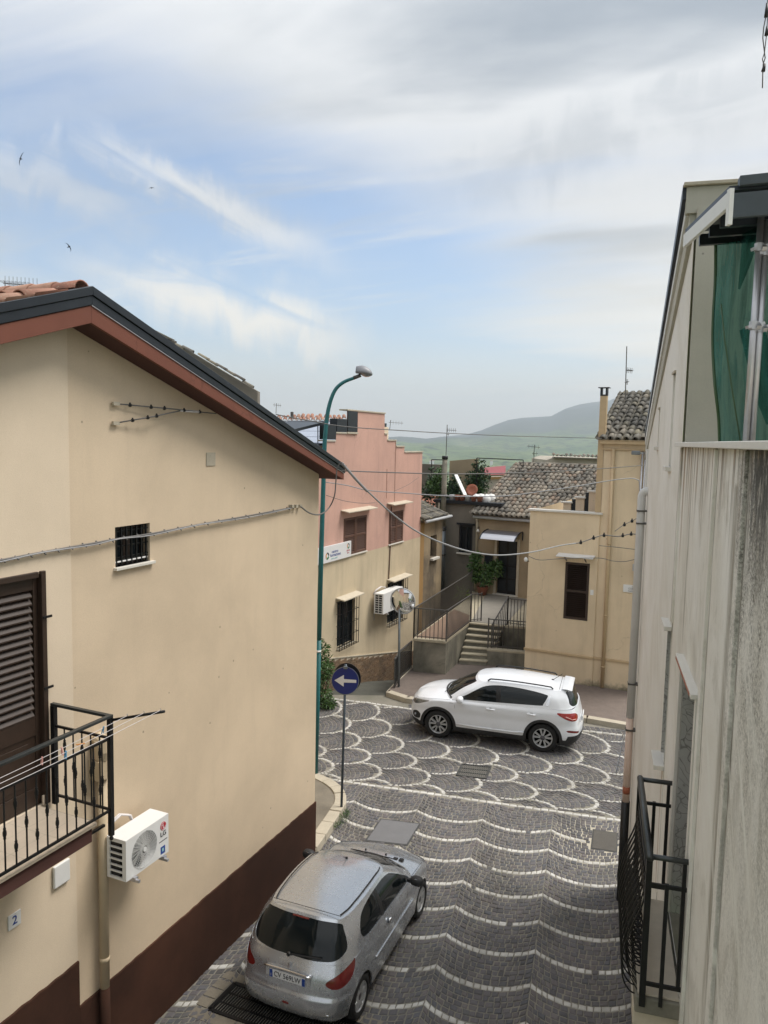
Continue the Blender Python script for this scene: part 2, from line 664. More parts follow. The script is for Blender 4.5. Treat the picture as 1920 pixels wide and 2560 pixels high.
M['white_metal'] = mat('white_metal', (0.74, 0.74, 0.73), 0.4, 0.0, var=0.05, vscale=10)
M['grey_plastic'] = mat('grey_plastic', (0.42, 0.43, 0.44), 0.55, var=0.12, vscale=8)
M['white_paint'] = mat('white_paint', (0.72, 0.72, 0.70), 0.55, var=0.08, vscale=10)
M['wood_dark'] = mat('wood_dark', (0.034, 0.019, 0.012), 0.5, var=0.4, vscale=14)
M['wood_shutter'] = mat('wood_shutter', (0.115, 0.058, 0.040), 0.55, var=0.25, vscale=10)
M['cream_metal'] = mat('cream_metal', (0.50, 0.37, 0.22), 0.5, var=0.14, vscale=6)
M['sand_metal'] = mat('sand_metal', (0.50, 0.40, 0.27), 0.55, var=0.14, vscale=5)
M['pipe_white'] = mat('pipe_white', (0.60, 0.60, 0.59), 0.5, var=0.1, vscale=4)
M['pipe_pink'] = mat('pipe_pink', (0.64, 0.50, 0.42), 0.5, var=0.12, vscale=4)
M['pipe_red'] = mat('pipe_red', (0.33, 0.10, 0.05), 0.5)
M['pipe_grey'] = mat('pipe_grey', (0.17, 0.165, 0.145), 0.6, var=0.3, vscale=5)
M['teal_paint'] = mat('teal_paint', (0.010, 0.115, 0.120), 0.45, var=0.3, vscale=5)
M['pole_blue'] = mat('pole_blue', (0.055, 0.075, 0.095), 0.45, 0.3, var=0.2, vscale=8)
M['pole_steel'] = mat('pole_steel', (0.20, 0.22, 0.23), 0.45, 0.6, var=0.2, vscale=8)
M['sign_blue'] = mat('sign_blue', (0.006, 0.016, 0.16), 0.35, var=0.05)
M['sign_white'] = mat('sign_white', (0.72, 0.72, 0.72), 0.35, var=0.03)
M['black'] = mat('black', (0.006, 0.006, 0.007), 0.55, var=0.2)
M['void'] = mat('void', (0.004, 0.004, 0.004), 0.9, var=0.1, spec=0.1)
M['rubber'] = mat('rubber', (0.012, 0.012, 0.012), 0.85, var=0.3, vscale=20)
M['cable'] = mat('cable', (0.13, 0.125, 0.12), 0.6, var=0.2, vscale=12)
M['cable_light'] = mat('cable_light', (0.30, 0.30, 0.31), 0.5, var=0.2, vscale=12)
M['line_white'] = mat('line_white', (0.65, 0.62, 0.62), 0.6)
M['terracotta'] = mat('terracotta', (0.26, 0.10, 0.06), 0.8, var=0.2, vscale=8)
M['soil'] = mat('soil', (0.04, 0.03, 0.02), 0.95)
M['bark'] = mat('bark', (0.09, 0.06, 0.04), 0.9, var=0.3, vscale=20)
M['chrome'] = mat('chrome', (0.75, 0.76, 0.78), 0.18, 1.0, var=0.05)
M['peg_blue'] = mat('peg_blue', (0.08, 0.30, 0.52), 0.5)
M['peg_orange'] = mat('peg_orange', (0.72, 0.32, 0.10), 0.5)
M['peg_pink'] = mat('peg_pink', (0.66, 0.34, 0.30), 0.5)
M['ink_black'] = mat('ink_black', (0.012, 0.012, 0.02), 0.5)
M['ink_blue'] = mat('ink_blue', (0.01, 0.05, 0.26), 0.5)
M['ink_red'] = mat('ink_red', (0.45, 0.012, 0.03), 0.45)
M['ink_orange'] = mat('ink_orange', (0.55, 0.24, 0.05), 0.5)
M['ink_green'] = mat('ink_green', (0.05, 0.19, 0.08), 0.5)
M['ink_teal'] = mat('ink_teal', (0.30, 0.55, 0.55), 0.5)
M['awning'] = mat('awning', (0.60, 0.62, 0.68), 0.25, var=0.06, coat=0.4)
M['awning_top'] = mat('awning_top', (0.16, 0.155, 0.17), 0.3, var=0.1, coat=0.3)
M['solar'] = mat('solar', (0.30, 0.34, 0.42), 0.25, var=0.08, coat=0.5)
M['fan'] = mat('fan', (0.30, 0.29, 0.27), 0.5, var=0.1, vscale=30)
M['floor_tile'] = mat('floor_tile', (0.55, 0.46, 0.36), 0.5, var=0.12, vscale=8)
M['brown_tile'] = mat('brown_tile', (0.22, 0.145, 0.10), 0.75, var=0.3, vscale=14, grain=0.2, gscale=40)
M['sidewalk'] = mat('sidewalk', (0.165, 0.132, 0.112), 0.85, var=0.35, vscale=5, grain=0.30, gscale=26, bump=0.5, bscale=30)
M['corner_pave'] = mat('corner_pave', (0.20, 0.175, 0.135), 0.9, var=0.5, vscale=3, grain=0.25, gscale=30, bump=0.5, bscale=40)
M['lane'] = mat('lane', (0.085, 0.085, 0.07), 0.9, var=0.6, vscale=2.2, grain=0.3, gscale=20, bump=0.6, bscale=25)
M['kerb'] = mat('kerb', (0.46, 0.41, 0.32), 0.85, var=0.3, vscale=4, grain=0.18, gscale=40, bump=0.4, bscale=50)
M['manhole'] = mat('manhole', (0.155, 0.155, 0.16), 0.7, 0.0, var=0.2, vscale=4, grain=0.2, gscale=60, bump=0.3)
M['manhole_dark'] = mat('manhole_dark', (0.085, 0.077, 0.065), 0.75, 0.0, var=0.35, vscale=6, grain=0.25, gscale=60, bump=0.3)
M['grate'] = mat('grate', (0.075, 0.075, 0.073), 0.6, 0.4, var=0.3, vscale=10)
M['roof_old'] = phase_mat('roof_old', [(0.19, 0.17, 0.14), (0.30, 0.255, 0.20), (0.23, 0.21, 0.175), (0.36, 0.305, 0.235), (0.20, 0.19, 0.165), (0.31, 0.22, 0.155), (0.26, 0.235, 0.20)], dirt=0.5, dirt_col=(0.035, 0.035, 0.032), spots=(0.30, 0.29, 0.25))
M['roof_dark'] = phase_mat('roof_dark', [(0.12, 0.112, 0.095), (0.24, 0.21, 0.165), (0.16, 0.15, 0.13), (0.28, 0.245, 0.17), (0.13, 0.124, 0.11)], dirt=0.6, dirt_col=(0.03, 0.03, 0.028), spots=(0.22, 0.21, 0.16))
M['roof_red'] = phase_mat('roof_red', [(0.42, 0.20, 0.13), (0.34, 0.17, 0.12), (0.47, 0.27, 0.19), (0.36, 0.15, 0.10), (0.40, 0.24, 0.17)], dirt=0.3, spots=(0.40, 0.32, 0.24))
M['cobble'] = phase_mat('cobble', [(0.082, 0.080, 0.086), (0.126, 0.115, 0.118), (0.100, 0.102, 0.113), (0.152, 0.136, 0.134), (0.086, 0.088, 0.098), (0.136, 0.118, 0.116), (0.110, 0.110, 0.110)], rough=0.72, dirt=0.3, dirt_col=(0.055, 0.052, 0.042))
M['cobble_white'] = phase_mat('cobble_white', [(0.56, 0.55, 0.52), (0.64, 0.625, 0.59), (0.50, 0.485, 0.45), (0.60, 0.58, 0.54), (0.42, 0.41, 0.38)], rough=0.7, dirt=0.26, dirt_col=(0.20, 0.18, 0.14))
M['brick'] = phase_mat('brick', [(0.20, 0.13, 0.075), (0.26, 0.17, 0.10), (0.17, 0.11, 0.07), (0.23, 0.16, 0.10)], dirt=0.4)


def leaf_mat(name, a, b, c):
    m = phase_mat(name, [a, b, c, b], rough=0.5, bump=0.0, dirt=0.0)
    return m


M['leaf'] = leaf_mat('leaf', (0.030, 0.075, 0.018), (0.055, 0.12, 0.028), (0.085, 0.15, 0.040))
M['leaf_dark'] = leaf_mat('leaf_dark', (0.016, 0.040, 0.016), (0.030, 0.068, 0.024), (0.045, 0.09, 0.03))
M['leaf_lime'] = leaf_mat('leaf_lime', (0.12, 0.20, 0.03), (0.17, 0.27, 0.05), (0.22, 0.30, 0.07))


def mortar_mat():
    m, nt, b = new_mat('mortar')
    c = mixc(nt, noise_node(nt, 2.0, 6, 0.65, wpos(nt)), (0.145, 0.135, 0.115), (0.29, 0.265, 0.215))
    c = mixc(nt, mrange(nt, noise_node(nt, 0.7, 4, 0.6, wpos(nt)), 0.48, 0.68, 0, 0.55), c, (0.09, 0.10, 0.065))
    sp = nt.nodes.new('ShaderNodeVectorMath')
    sp.operation = 'DISTANCE'
    nlink(nt, wpos(nt), sp.inputs[0])
    sp.inputs[1].default_value = (4.2, 14.1, 0)
    d = mth(nt, 'ADD', sp.outputs['Value'], mth(nt, 'MULTIPLY', noise_node(nt, 3.5, 5, 0.7, wpos(nt)), 1.2))
    c = mixc(nt, mrange(nt, d, 1.0, 1.75, 1.0, 0.0), c, (0.50, 0.455, 0.36))
    c = mixc(nt, 0.25, c, mixc(nt, noise_node(nt, 90, 3, 0.7, wpos(nt)), (0.04, 0.04, 0.03), (0.42, 0.39, 0.33)))
    nlink(nt, c, b.inputs['Base Color'])
    b.inputs['Roughness'].default_value = 0.95
    return m


M['mortar'] = mortar_mat()


def glass_mat(name, tint=(0.008, 0.011, 0.012), rough=0.03, spec=0.35):
    m, nt, b = new_mat(name)
    b.inputs['Base Color'].default_value = tint + (1,)
    b.inputs['Roughness'].default_value = rough
    b.inputs['Specular IOR Level'].default_value = spec
    return m


M['car_glass'] = glass_mat('car_glass')
M['window_glass'] = glass_mat('window_glass', (0.012, 0.017, 0.021), 0.05)
M['lens_red'] = mat('lens_red', (0.30, 0.012, 0.012), 0.12, var=0.3, vscale=25, coat=1.0)
M['lens_dark_red'] = mat('lens_dark_red', (0.155, 0.012, 0.010), 0.15, var=0.45, vscale=18, coat=1.0)
M['lens_clear'] = mat('lens_clear', (0.20, 0.21, 0.22), 0.10, 0.5, var=0.6, vscale=30, coat=1.0)


def paint(name, col, metal, rough, flake=0.0):
    m, nt, b = new_mat(name)
    c = mixc(nt, noise_node(nt, 2.2, 5, 0.6, wpos(nt)), sc(col, 0.93), sc(col, 1.05))
    # road dust low on the body
    sp = nt.nodes.new('ShaderNodeSeparateXYZ')
    nlink(nt, wpos(nt), sp.inputs[0])
    k = mth(nt, 'ADD', sp.outputs[2], mth(nt, 'MULTIPLY', noise_node(nt, 6, 5, 0.7, wpos(nt)), 0.35))
    c = mixc(nt, mrange(nt, k, 0.75, 0.35, 0, 0.30), c, (0.22, 0.20, 0.17))
    nlink(nt, c, b.inputs['Base Color'])
    b.inputs['Metallic'].default_value = metal
    nlink(nt, mrange(nt, noise_node(nt, 5, 5, 0.7, wpos(nt)), 0.3, 0.7, rough * 0.9, rough * 1.15), b.inputs['Roughness'])
    b.inputs['Coat Weight'].default_value = 0.7
    b.inputs['Coat Roughness'].default_value = 0.08
    return m


M['paint_silver'] = paint('paint_silver', (0.54, 0.565, 0.60), 0.75, 0.26)
M['paint_white'] = paint('paint_white', (0.74, 0.765, 0.80), 0.0, 0.30)
# ================================================================ THE SETTING
def vp_frame(vpx, base, flip=1):
    d = ray(vpx, 1097 + .021 * (vpx - 960))
    return Fr(gz(*base), (d.x, d.y), flip)


LF = vp_frame(1810, (785, 2150))            # sand-coloured gable house, left
RF = vp_frame(1497, (1558, 2130), -1)       # weathered white house, right
PF = vp_frame(1870, (800, 1740))            # pink house
CFR = vp_frame(-3000, (1503, 1728), -1)     # cream house


def pip(poly, x, y):
    c = False
    j = len(poly) - 1
    for i in range(len(poly)):
        xi, yi = poly[i]
        xj, yj = poly[j]
        if (yi > y) != (yj > y) and x < (xj - xi) * (y - yi) / (yj - yi) + xi:
            c = not c
        j = i
    return c


# ---- hills and valley, to the horizon
def build_terrain():
    prof = [(-4000, 1100), (700, 1098), (1000, 1093), (1067, 1097), (1096, 1091), (1160, 1088), (1181, 1085), (1205, 1074), (1229, 1061), (1280, 1045), (1328, 1039), (1376, 1037), (1398, 1027), (1415, 1017), (1450, 1009), (1485, 1002), (1510, 1001), (1560, 986), (1620, 975), (1750, 985), (1900, 960), (2100, 1000), (2600, 1060), (6000, 1095)]
    px_ = np.array([a for a, b in prof], float)
    el_ = []
    for a, b in prof:
        r = ray(a, b)
        el_.append(r.z / math.hypot(r.x, r.y))
    az_ = []
    for a, b in prof:
        r = ray(a, 1100)
        az_.append(math.atan2(r.x, r.y))
    az_, el_ = np.array(az_), np.array(el_)
    dist = [0.1, 60, 110, 250, 450, 700, 1000, 1400, 1900, 2400, 2900, 3400, 3900, 4400, 5000, 5600, 6200, 7000, 7600, 8200, 9000, 10500]
    azs = np.linspace(-math.pi, math.pi, 361)
    P = []
    for dd in dist:
        row = []
        for a in azs:
            x, y = math.sin(a) * dd, math.cos(a) * dd
            # valley floor profile, then the ridge
            base = np.interp(dd, [0, 60, 110, 450, 1000, 1900, 2900, 3900, 4400, 6200, 10500], [-2.6, -2.6, -6, -55, -105, -118, -92, -50, -22, 4, 40])
            aa = a if abs(a) < 1.45 else math.copysign(1.45, a)
            e = float(np.interp(aa, az_, el_))
            rel = np.interp(dd, [0, 4400, 5600, 7000, 8200, 9000, 10500], [0, 0.0, 0.25, 0.72, 1.0, 0.97, 0.9])
            ridge = max(0.0, e) * 8200 * rel if dd > 4300 else 0
            wob = 0
            if dd > 300:
                wob = (math.sin(a * 23 + dd * 0.0031) + 0.6 * math.sin(a * 57 - dd * 0.0052) + 0.5 * math.sin(a * 91 + dd * .009)) * min(16, dd * 0.004)
                if dd > 4300 and e < .003:
                    wob *= 0.6
            row.append((x, y, base * (1 - rel * .9) + ridge + wob * (0.5 if dd > 7500 else 1.0)))
        P.append(row)
    mb = MB()
    mb.grid(P)
    m, nt, b = new_mat('hill_green')
    g1 = noise_node(nt, 0.0022, 8, 0.62, wpos(nt))
    vor = nt.nodes.new('ShaderNodeTexVoronoi')
    vor.inputs['Scale'].default_value = 0.0052
    nlink(nt, wpos(nt), vor.inputs['Vector'])
    c = mixc(nt, mrange(nt, g1, 0.35, 0.65), (0.050, 0.110, 0.030), (0.13, 0.20, 0.060))
    c = mixc(nt, 0.6, c, mixc(nt, vor.outputs['Color'], (0.03, 0.085, 0.02), (0.26, 0.27, 0.11)))
    c = mixc(nt, mrange(nt, noise_node(nt, 0.016, 6, 0.7, wpos(nt)), 0.49, 0.60, 0, 0.9), c, (0.020, 0.036, 0.018))
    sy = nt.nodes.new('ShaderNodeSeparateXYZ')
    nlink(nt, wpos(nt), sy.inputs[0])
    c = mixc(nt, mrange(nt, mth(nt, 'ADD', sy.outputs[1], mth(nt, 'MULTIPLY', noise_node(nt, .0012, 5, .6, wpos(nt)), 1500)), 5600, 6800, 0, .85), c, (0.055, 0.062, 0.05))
    nlink(nt, c, b.inputs['Base Color'])
    b.inputs['Roughness'].default_value = 1.0
    b.inputs['Specular IOR Level'].default_value = 0.0
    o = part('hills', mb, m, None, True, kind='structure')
    # farmhouses scattered over the valley side
    for k in range(16):
        x = rng.uniform(1010, 1490)
        dd = rng.uniform(1900, 3600)
        r = ray(x, 1100)
        a = math.atan2(r.x, r.y)
        px, py = math.sin(a) * dd, math.cos(a) * dd
        zb = float(np.interp(dd, [1900, 2900, 3900], [-118, -92, -50]))
        mb = MB()
        w, l, hh = rng.uniform(6, 10), rng.uniform(10, 20), rng.uniform(5, 8)
        z0 = zb - 6
        mb.box(px - l / 2, px + l / 2, py - w / 2, py + w / 2, z0, zb + 8 + hh)
        base = Vector((px, py, z0))
        h_ = thing('farmhouse', 'tiny pale farmhouse far off on the green valley side', 'house', base, 'farmhouses dotted over the far valley')
        part('wall', mb, M['white_paint'], h_)
        rb = MB()
        rb.fr = WORLD
        zr = zb + 8 + hh
        a0 = [rb.raw((px + sx * (l / 2 + .4), py + sy * (w / 2 + .4), zr)) for sx, sy in ((-1, -1), (1, -1), (1, 1), (-1, 1))]
        r0 = [rb.raw((px - l / 2, py, zr + 2)), rb.raw((px + l / 2, py, zr + 2))]
        rb.f += [[a0[0], a0[1], r0[1], r0[0]], [a0[2], a0[3], r0[0], r0[1]], [a0[1], a0[2], r0[1]], [a0[3], a0[0], r0[0]]]
        part('roof', rb, M['terracotta'], h_)


build_terrain()


def build_haze():
    mb = MB()
    mb.box(-11500, 11500, -11500, 11500, -220, 640)
    m = bpy.data.materials.new('haze_air')
    m.use_nodes = True
    nt = m.node_tree
    nt.nodes.clear()
    out = nt.nodes.new('ShaderNodeOutputMaterial')
    pv = nt.nodes.new('ShaderNodeVolumePrincipled')
    pv.inputs['Color'].default_value = (0.80, 0.90, 1.0, 1)
    pv.inputs['Density'].default_value = 0.00016
    pv.inputs['Anisotropy'].default_value = 0.2
    nt.links.new(pv.outputs[0], out.inputs['Volume'])
    part('haze', mb, m, None, kind='stuff')


build_haze()

# ---- street and piazza
KERB_L = [(-3.2, 16.95), (-2.2, 16.85), (-1.4, 16.62), (-0.93, 16.18), (-0.70, 15.70), (-0.66, 15.23), (-0.74, 14.85), (-0.92, 14.15), (-1.10, 13.45), (-1.42, 12.55)]
wall_l = [tuple(LF.w(s, 0.0, 0).xy) for s in (-1.6, -4, -7, -10)]
wall_r = [tuple(RF.w(s, 0, 0).xy) for s in (-11, -8, -4, -1.15)]
BND_N = [(-3.2, 17.15), (-1.41, 16.68), (0.28, 16.22), (2.61, 15.59), (4.97, 14.97), (8.2, 14.1)]
BND_F = [(-5.0, 23.0), (-1.83, 22.07), (-0.42, 21.70), (0.82, 21.24), (5.41, 19.86), (6.56, 19.55), (9.5, 18.6)]
street_poly = BND_N[1:] + [(8.2, 11.6), tuple(RF.w(-1.15, -4.0, 0).xy)] + wall_r[::-1] + [(2.0, 4.5), (-4.5, 4.5)] + wall_l[::-1] + KERB_L[2:][::-1]
piazza_poly = BND_F + [(9.5, 13.7)] + BND_N[::-1] + [(-5.0, 17.3)]

street = part('street', MB().slab([(-7, 4), (9.8, 4), (9.8, 20.1), (6.65, 20.4), (0.3, 22.35), (-1.6, 22.3), (-7, 24.0)], -0.30, -0.012), M['mortar'], None, kind='structure')

Sa = Vector((-0.27, -0.963, 0)).normalized()
Sb = Vector((1.31, -0.35, 0)).normalized()
CHORD = 1.356
RAD = 1.083
SAG0 = math.sqrt(RAD ** 2 - (CHORD / 2) ** 2)
ROW = 0.755 / 7
ORG = Vector((2.35, 13.19, 0))
HOLES = []      # iron covers: no cobbles there
GRATE = [(1.97, 17.54), (2.63, 17.41), (2.44, 16.78), (1.78, 16.92)]
COVER = [(0.07, 14.82), (0.84, 14.66), (0.56, 13.85), (-0.21, 13.98)]
SQ = [(4.28, 14.58), (4.71, 14.45), (4.49, 13.76), (4.05, 13.87)]


def grow(poly, k):
    cx = sum(p[0] for p in poly) / len(poly)
    cy = sum(p[1] for p in poly) / len(poly)
    return [(cx + (x - cx) * k, cy + (y - cy) * k) for x, y in poly]


_d0, _d1, _d2 = gz(587, 2458), gz(700, 2496), gz(523, 2523)
_dd, _dw = (_d1 - _d0).normalized(), (_d2 - _d0)
DRAIN = [_d0.xy[:], (_d0 + _dd * 2.75).xy[:], (_d0 + _dd * 2.75 + _dw).xy[:], _d2.xy[:]]
HOLES += [grow(GRATE, 1.12), grow(COVER, 1.08), grow(SQ, 1.12), grow(DRAIN, 1.08)]
cob = []        # (quad corner list, white?)


def arc_pt(j, row, v, jit=0):
    sag = math.sqrt(RAD ** 2 - v * v) - SAG0
    return ORG + Sb * (j * CHORD + v) + Sa * (row * ROW + sag)


def seg_d(c, line):
    best = 9.0
    for (x0, y0), (x1, y1) in zip(line[:-1], line[1:]):
        ex, ey = x1 - x0, y1 - y0
        t = min(1, max(0, ((c.x - x0) * ex + (c.y - y0) * ey) / (ex * ex + ey * ey)))
        best = min(best, math.hypot(c.x - x0 - t * ex, c.y - y0 - t * ey))
    return best


def keep(c, poly):
    if seg_d(c, BND_N) < .085 or seg_d(c, BND_F) < .085:
        return False
    return pip(poly, c.x, c.y) and not any(pip(h, c.x, c.y) for h in HOLES)


def keep_(c, poly):
    return pip(poly, c.x, c.y) and not any(pip(h, c.x, c.y) for h in HOLES)


for j in range(-5, 6):
    for row in range(-45, 75):
        white = (row % 7 == 0)
        wtab = [-CHORD / 2]
        while wtab[-1] < CHORD / 2 - 0.03:
            wtab.append(wtab[-1] + (rng.uniform(0.085, 0.125) if white else rng.uniform(0.075, 0.135)) * math.sqrt(1 - (wtab[-1] / RAD) ** 2))
        wtab = np.array(wtab)
        wtab = -CHORD / 2 + (wtab + CHORD / 2) * CHORD / (wtab[-1] + CHORD / 2)
        for a, b in zip(wtab[:-1], wtab[1:]):
            q = [arc_pt(j, row - 1, a), arc_pt(j, row - 1, b), arc_pt(j, row, b), arc_pt(j, row, a)]
            c = sum(q, Vector()) / 4
            if not (-4.6 < c.x < 8.2 and 5.5 < c.y < 17):
                continue
            if keep(c, street_poly):
                wh = white and seg_d(c, BND_N) > .5 and rng.random() > .015
                if wh:
                    q = [q[0].lerp(q[3], .03), q[1].lerp(q[2], .03), q[2].lerp(q[1], .05), q[3].lerp(q[0], .05)]
                cob.append((q, wh))

# fish-scale piazza
PB, PA = Vector((0.262, -0.98, 0)), Vector((1.09, 0.235, 0))
pb, pa = PB.normalized(), (PA - PB.normalized() * PA.dot(PB.normalized())).normalized()
tipfit = {(0, 0): (-1.1, 21.53), (1, 0): (-.83, 20.39), (2, 0): (-.55, 19.3), (3, 0): (-.24, 18.32), (4, 0): (.02, 17.48), (5, 0): (.32, 16.67),
          (0, 1): (.09, 21.01), (1, 1): (.33, 19.89), (2, 1): (.61, 18.85), (3, 1): (.91, 17.86), (4, 1): (1.16, 16.98),
          (2, 2): (1.77, 18.48), (4, 2): (2.29, 16.56), (2, 3): (2.93, 18.08), (3, 3): (3.23, 17.1), (4, 3): (3.49, 16.26),
          (2, 4): (4.13, 17.67), (3, 4): (4.43, 16.76), (4, 4): (4.68, 15.84), (1, 5): (4.99, 18.44), (2, 5): (5.31, 17.26), (0, 6): (5.81, 19.09), (3, -1): (-1.18, 17.92), (4, -1): (-.89, 16.86)}
rows_, tx, ty = [], [], []
for (i, j), (x, y) in tipfit.items():
    rows_.append([1, i, j, i * i, i * j, j * j])
    tx.append(x)
    ty.append(y)
A_ = np.array(rows_, float)
cx_, cy_ = np.linalg.lstsq(A_, np.array(tx), rcond=None)[0], np.linalg.lstsq(A_, np.array(ty), rcond=None)[0]


def apex0(i, j):
    r = np.array([1, i, j, i * i, i * j, j * j], float)
    return Vector((float(r @ cx_), float(r @ cy_), 0))


def apex(i, j):
    # carried on straight outside the surveyed rows
    ic, jc = min(max(i, 0), 4), min(max(j, 0), 5)
    p = apex0(ic, jc)
    di = apex0(1, jc) - apex0(0, jc) if i < 0 else apex0(4, jc) - apex0(3, jc)
    dj = apex0(ic, 1) - apex0(ic, 0) if j < 0 else apex0(ic, 5) - apex0(ic, 4)
    return p + di * (i - ic) + dj * (j - jc)


SCALES = {}
for j in range(-6, 12):
    for i in range(-5, 9):
        p = apex(i, j)
        n0, n1 = apex(i, j - 1), apex(i + 1, j - 1)
        av = p - (n0 + n1) / 2
        bv = (n1 - n0) / 2
        SCALES[(i, j)] = (p, av.normalized(), bv.normalized(), bv.length, av.length)


def inside(key, x, y, k=0.0):
    p, ua, ub, hb, la = SCALES[key]
    dx, dy = x - p.x, y - p.y
    det = ua.x * ub.y - ua.y * ub.x
    u, v = (dx * ub.y - dy * ub.x) / det + la, (ua.x * dy - ua.y * dx) / det
    u0 = UC * la
    if abs(u - u0) < la - u0 and ((u - u0) / (la - u0 - k)) ** 2 + (v / (hb * WB - k * .8)) ** 2 < 1:
        return True
    return abs(v) < hb and -la * 1.15 < u < u0


UC, WB = .34, 1.16
for (i, j), (p, ua, ub, hb, la) in SCALES.items():
    if not (-6 < p.x < 11 and 13.5 < p.y < 24.5):
        continue
    prev = [k for k in SCALES if (k[1] < j or (k[1] == j and k[0] < i)) and k[1] >= j - 4 and (SCALES[k][0] - p).length < 4.2]
    c0 = p - ua * la * (1 - UC)
    # white rim
    ts = np.linspace(-2.1, 2.1, 33)
    for a, b in zip(ts[:-1], ts[1:]):
        f = lambda t, k: c0 + ua * (la * (1 - UC) - k) * math.cos(t) + ub * (hb * WB - k * .8) * math.sin(t)
        q = [f(a, 0.095), f(b, 0.095), f(b, 0.0), f(a, 0.0)]
        c = sum(q, Vector()) / 4
        if keep(c, piazza_poly) and not any(inside(k, c.x, c.y) for k in prev):
            cob.append((q, True))
    hb = hb * WB
    rr = max(hb * 1.12, 0.5)
    sag0 = math.sqrt(rr ** 2 - hb ** 2)
    nr = int(2.3 * la / 0.108)
    for row in range(nr):
        u1, u0 = -row * 0.108 - 0.0, -(row + 1) * 0.108
        w = [-hb]
        while w[-1] < hb - 0.02:
            w.append(w[-1] + rng.uniform(0.085, 0.13) * max(0.45, math.sqrt(max(0.05, 1 - (w[-1] / rr) ** 2))))
        w = np.array(w)
        w = -hb + (w + hb) * 2 * hb / (w[-1] + hb)
        g = lambda v, u: p + ub * v + ua * (u - rr + math.sqrt(max(0, rr * rr - v * v)) - 0.10)
        for a, b in zip(w[:-1], w[1:]):
            q = [g(a, u0), g(b, u0), g(b, u1), g(a, u1)]
            c = sum(q, Vector()) / 4
            if keep(c, piazza_poly) and inside((i, j), c.x, c.y, 0.13) and not any(inside(k, c.x, c.y) for k in prev):
                cob.append((q, False))


def white_line(pts, wid=0.10, ln=0.16):
    for (x0, y0), (x1, y1) in zip(pts[:-1], pts[1:]):
        a, b = Vector((x0, y0, 0)), Vector((x1, y1, 0))
        n = max(1, int((b - a).length / ln))
        t = (b - a) / n
        sd = Vector((-t.y, t.x, 0)).normalized() * wid / 2
        for k in range(n):
            q = [a + t * k - sd, a + t * (k + 1) - sd, a + t * (k + 1) + sd, a + t * k + sd]
            cob.append((q, True))


white_line(BND_N[1:5] + [(6.6, 14.53)])
white_line(BND_F[1:7])
# dark filler rows between the far line and the kerb
for r_ in range(5):
    for (x0, y0), (x1, y1) in zip(BND_F[3:6], BND_F[4:7]):
        a, b = Vector((x0, y0 + .11 * (r_ + .9), 0)), Vector((x1, y1 + .11 * (r_ + .9), 0))
        n = int((b - a).length / 0.12)
        t = (b - a) / n
        sd = Vector((-t.y, t.x, 0)).normalized() * .052
        for k in range(n):
            q = [a + t * k - sd, a + t * (k + 1) - sd, a + t * (k + 1) + sd, a + t * k + sd]
            if r_ < 3:
                cob.append((q, False))


def in_view(c):
    d = c - Vector((0, 0, EYE))
    z = d.dot(CF)
    return z > 0 and abs(d.dot(CR) / z) < .505 and abs(d.dot(CU) / z) < .675


def cobble_geo(q, near):
    c = sum(q, Vector()) / 4
    g = 0.007
    out = []
    sh = [c + (p - c) * (1 - g * 2 / max(0.05, (p - c).length * 1.41)) + Vector((rng.uniform(-.007, .007), rng.uniform(-.007, .007), 0)) for p in q]
    zt = rng.uniform(-0.006, 0.004)
    tx_, ty_ = rng.uniform(-.05, .05), rng.uniform(-.05, .05)
    V, Fc = [], []
    for p in sh:
        V.append(Vector((p.x, p.y, -0.030)))
    for p in sh:
        V.append(Vector((p.x, p.y, -0.009 + zt + (p.x - c.x) * tx_ + (p.y - c.y) * ty_)))
    for p in sh:
        pp = c + (p - c) * 0.74
        V.append(Vector((pp.x, pp.y, 0.0 + zt + (p.x - c.x) * tx_ + (p.y - c.y) * ty_)))
    for k in range(4):
        k2 = (k + 1) % 4
        Fc.append([k, k2, 4 + k2, 4 + k])
        Fc.append([4 + k, 4 + k2, 8 + k2, 8 + k])
    Fc.append([8, 9, 10, 11])
    return V, Fc


cands = sorted(((sum(q, Vector()) / 4 - Vector((0, 0, EYE))).length, k) for k, (q, w) in enumerate(cob))
def hidden(c):
    # under the silver car or behind the balcony cage
    lc = c - Vector((-0.85, 10.9, 0))
    u, v = lc.x * .378 + lc.y * .926, lc.x * .926 - lc.y * .378
    return abs(u) < 1.9 and abs(v) < .95


single_ids = []
for d, k in cands:
    c = sum(cob[k][0], Vector()) / 4
    if len(single_ids) < 298 and in_view(c) and not hidden(c) and c.x < 3.1:
        single_ids.append(k)
sset = set(single_ids)
for kind_white in (False, True):
    V, Fc, ph = [], [], []
    for k, (q, w) in enumerate(cob):
        if w != kind_white or k in sset:
            continue
        v, f = cobble_geo(q, False)
        b0 = len(V)
        V += v
        Fc += [[b0 + i for i in x] for x in f]
        ph += [float(rng.random())] * len(v)
    o = mesh_obj('white_cobbles' if kind_white else 'dark_cobbles', V, Fc, M['cobble_white'] if kind_white else M['cobble'], street, att=ph, kind='stuff')
for k in single_ids:
    q, w = cob[k]
    v, f = cobble_geo(q, True)
    c = sum(q, Vector()) / 4
    me = bpy.data.meshes.new('cobble')
    me.from_pydata([tuple(p - Vector((c.x, c.y, 0))) for p in v], [], f)
    a = me.attributes.new('ph', 'FLOAT', 'POINT')
    a.data.foreach_set('value', [float(rng.random())] * len(v))
    me.materials.append(M['cobble_white'] if w else M['cobble'])
    o = bpy.data.objects.new('cobble', me)
    COL.objects.link(o)
    o.parent = street
    o.location = (c.x, c.y, 0)


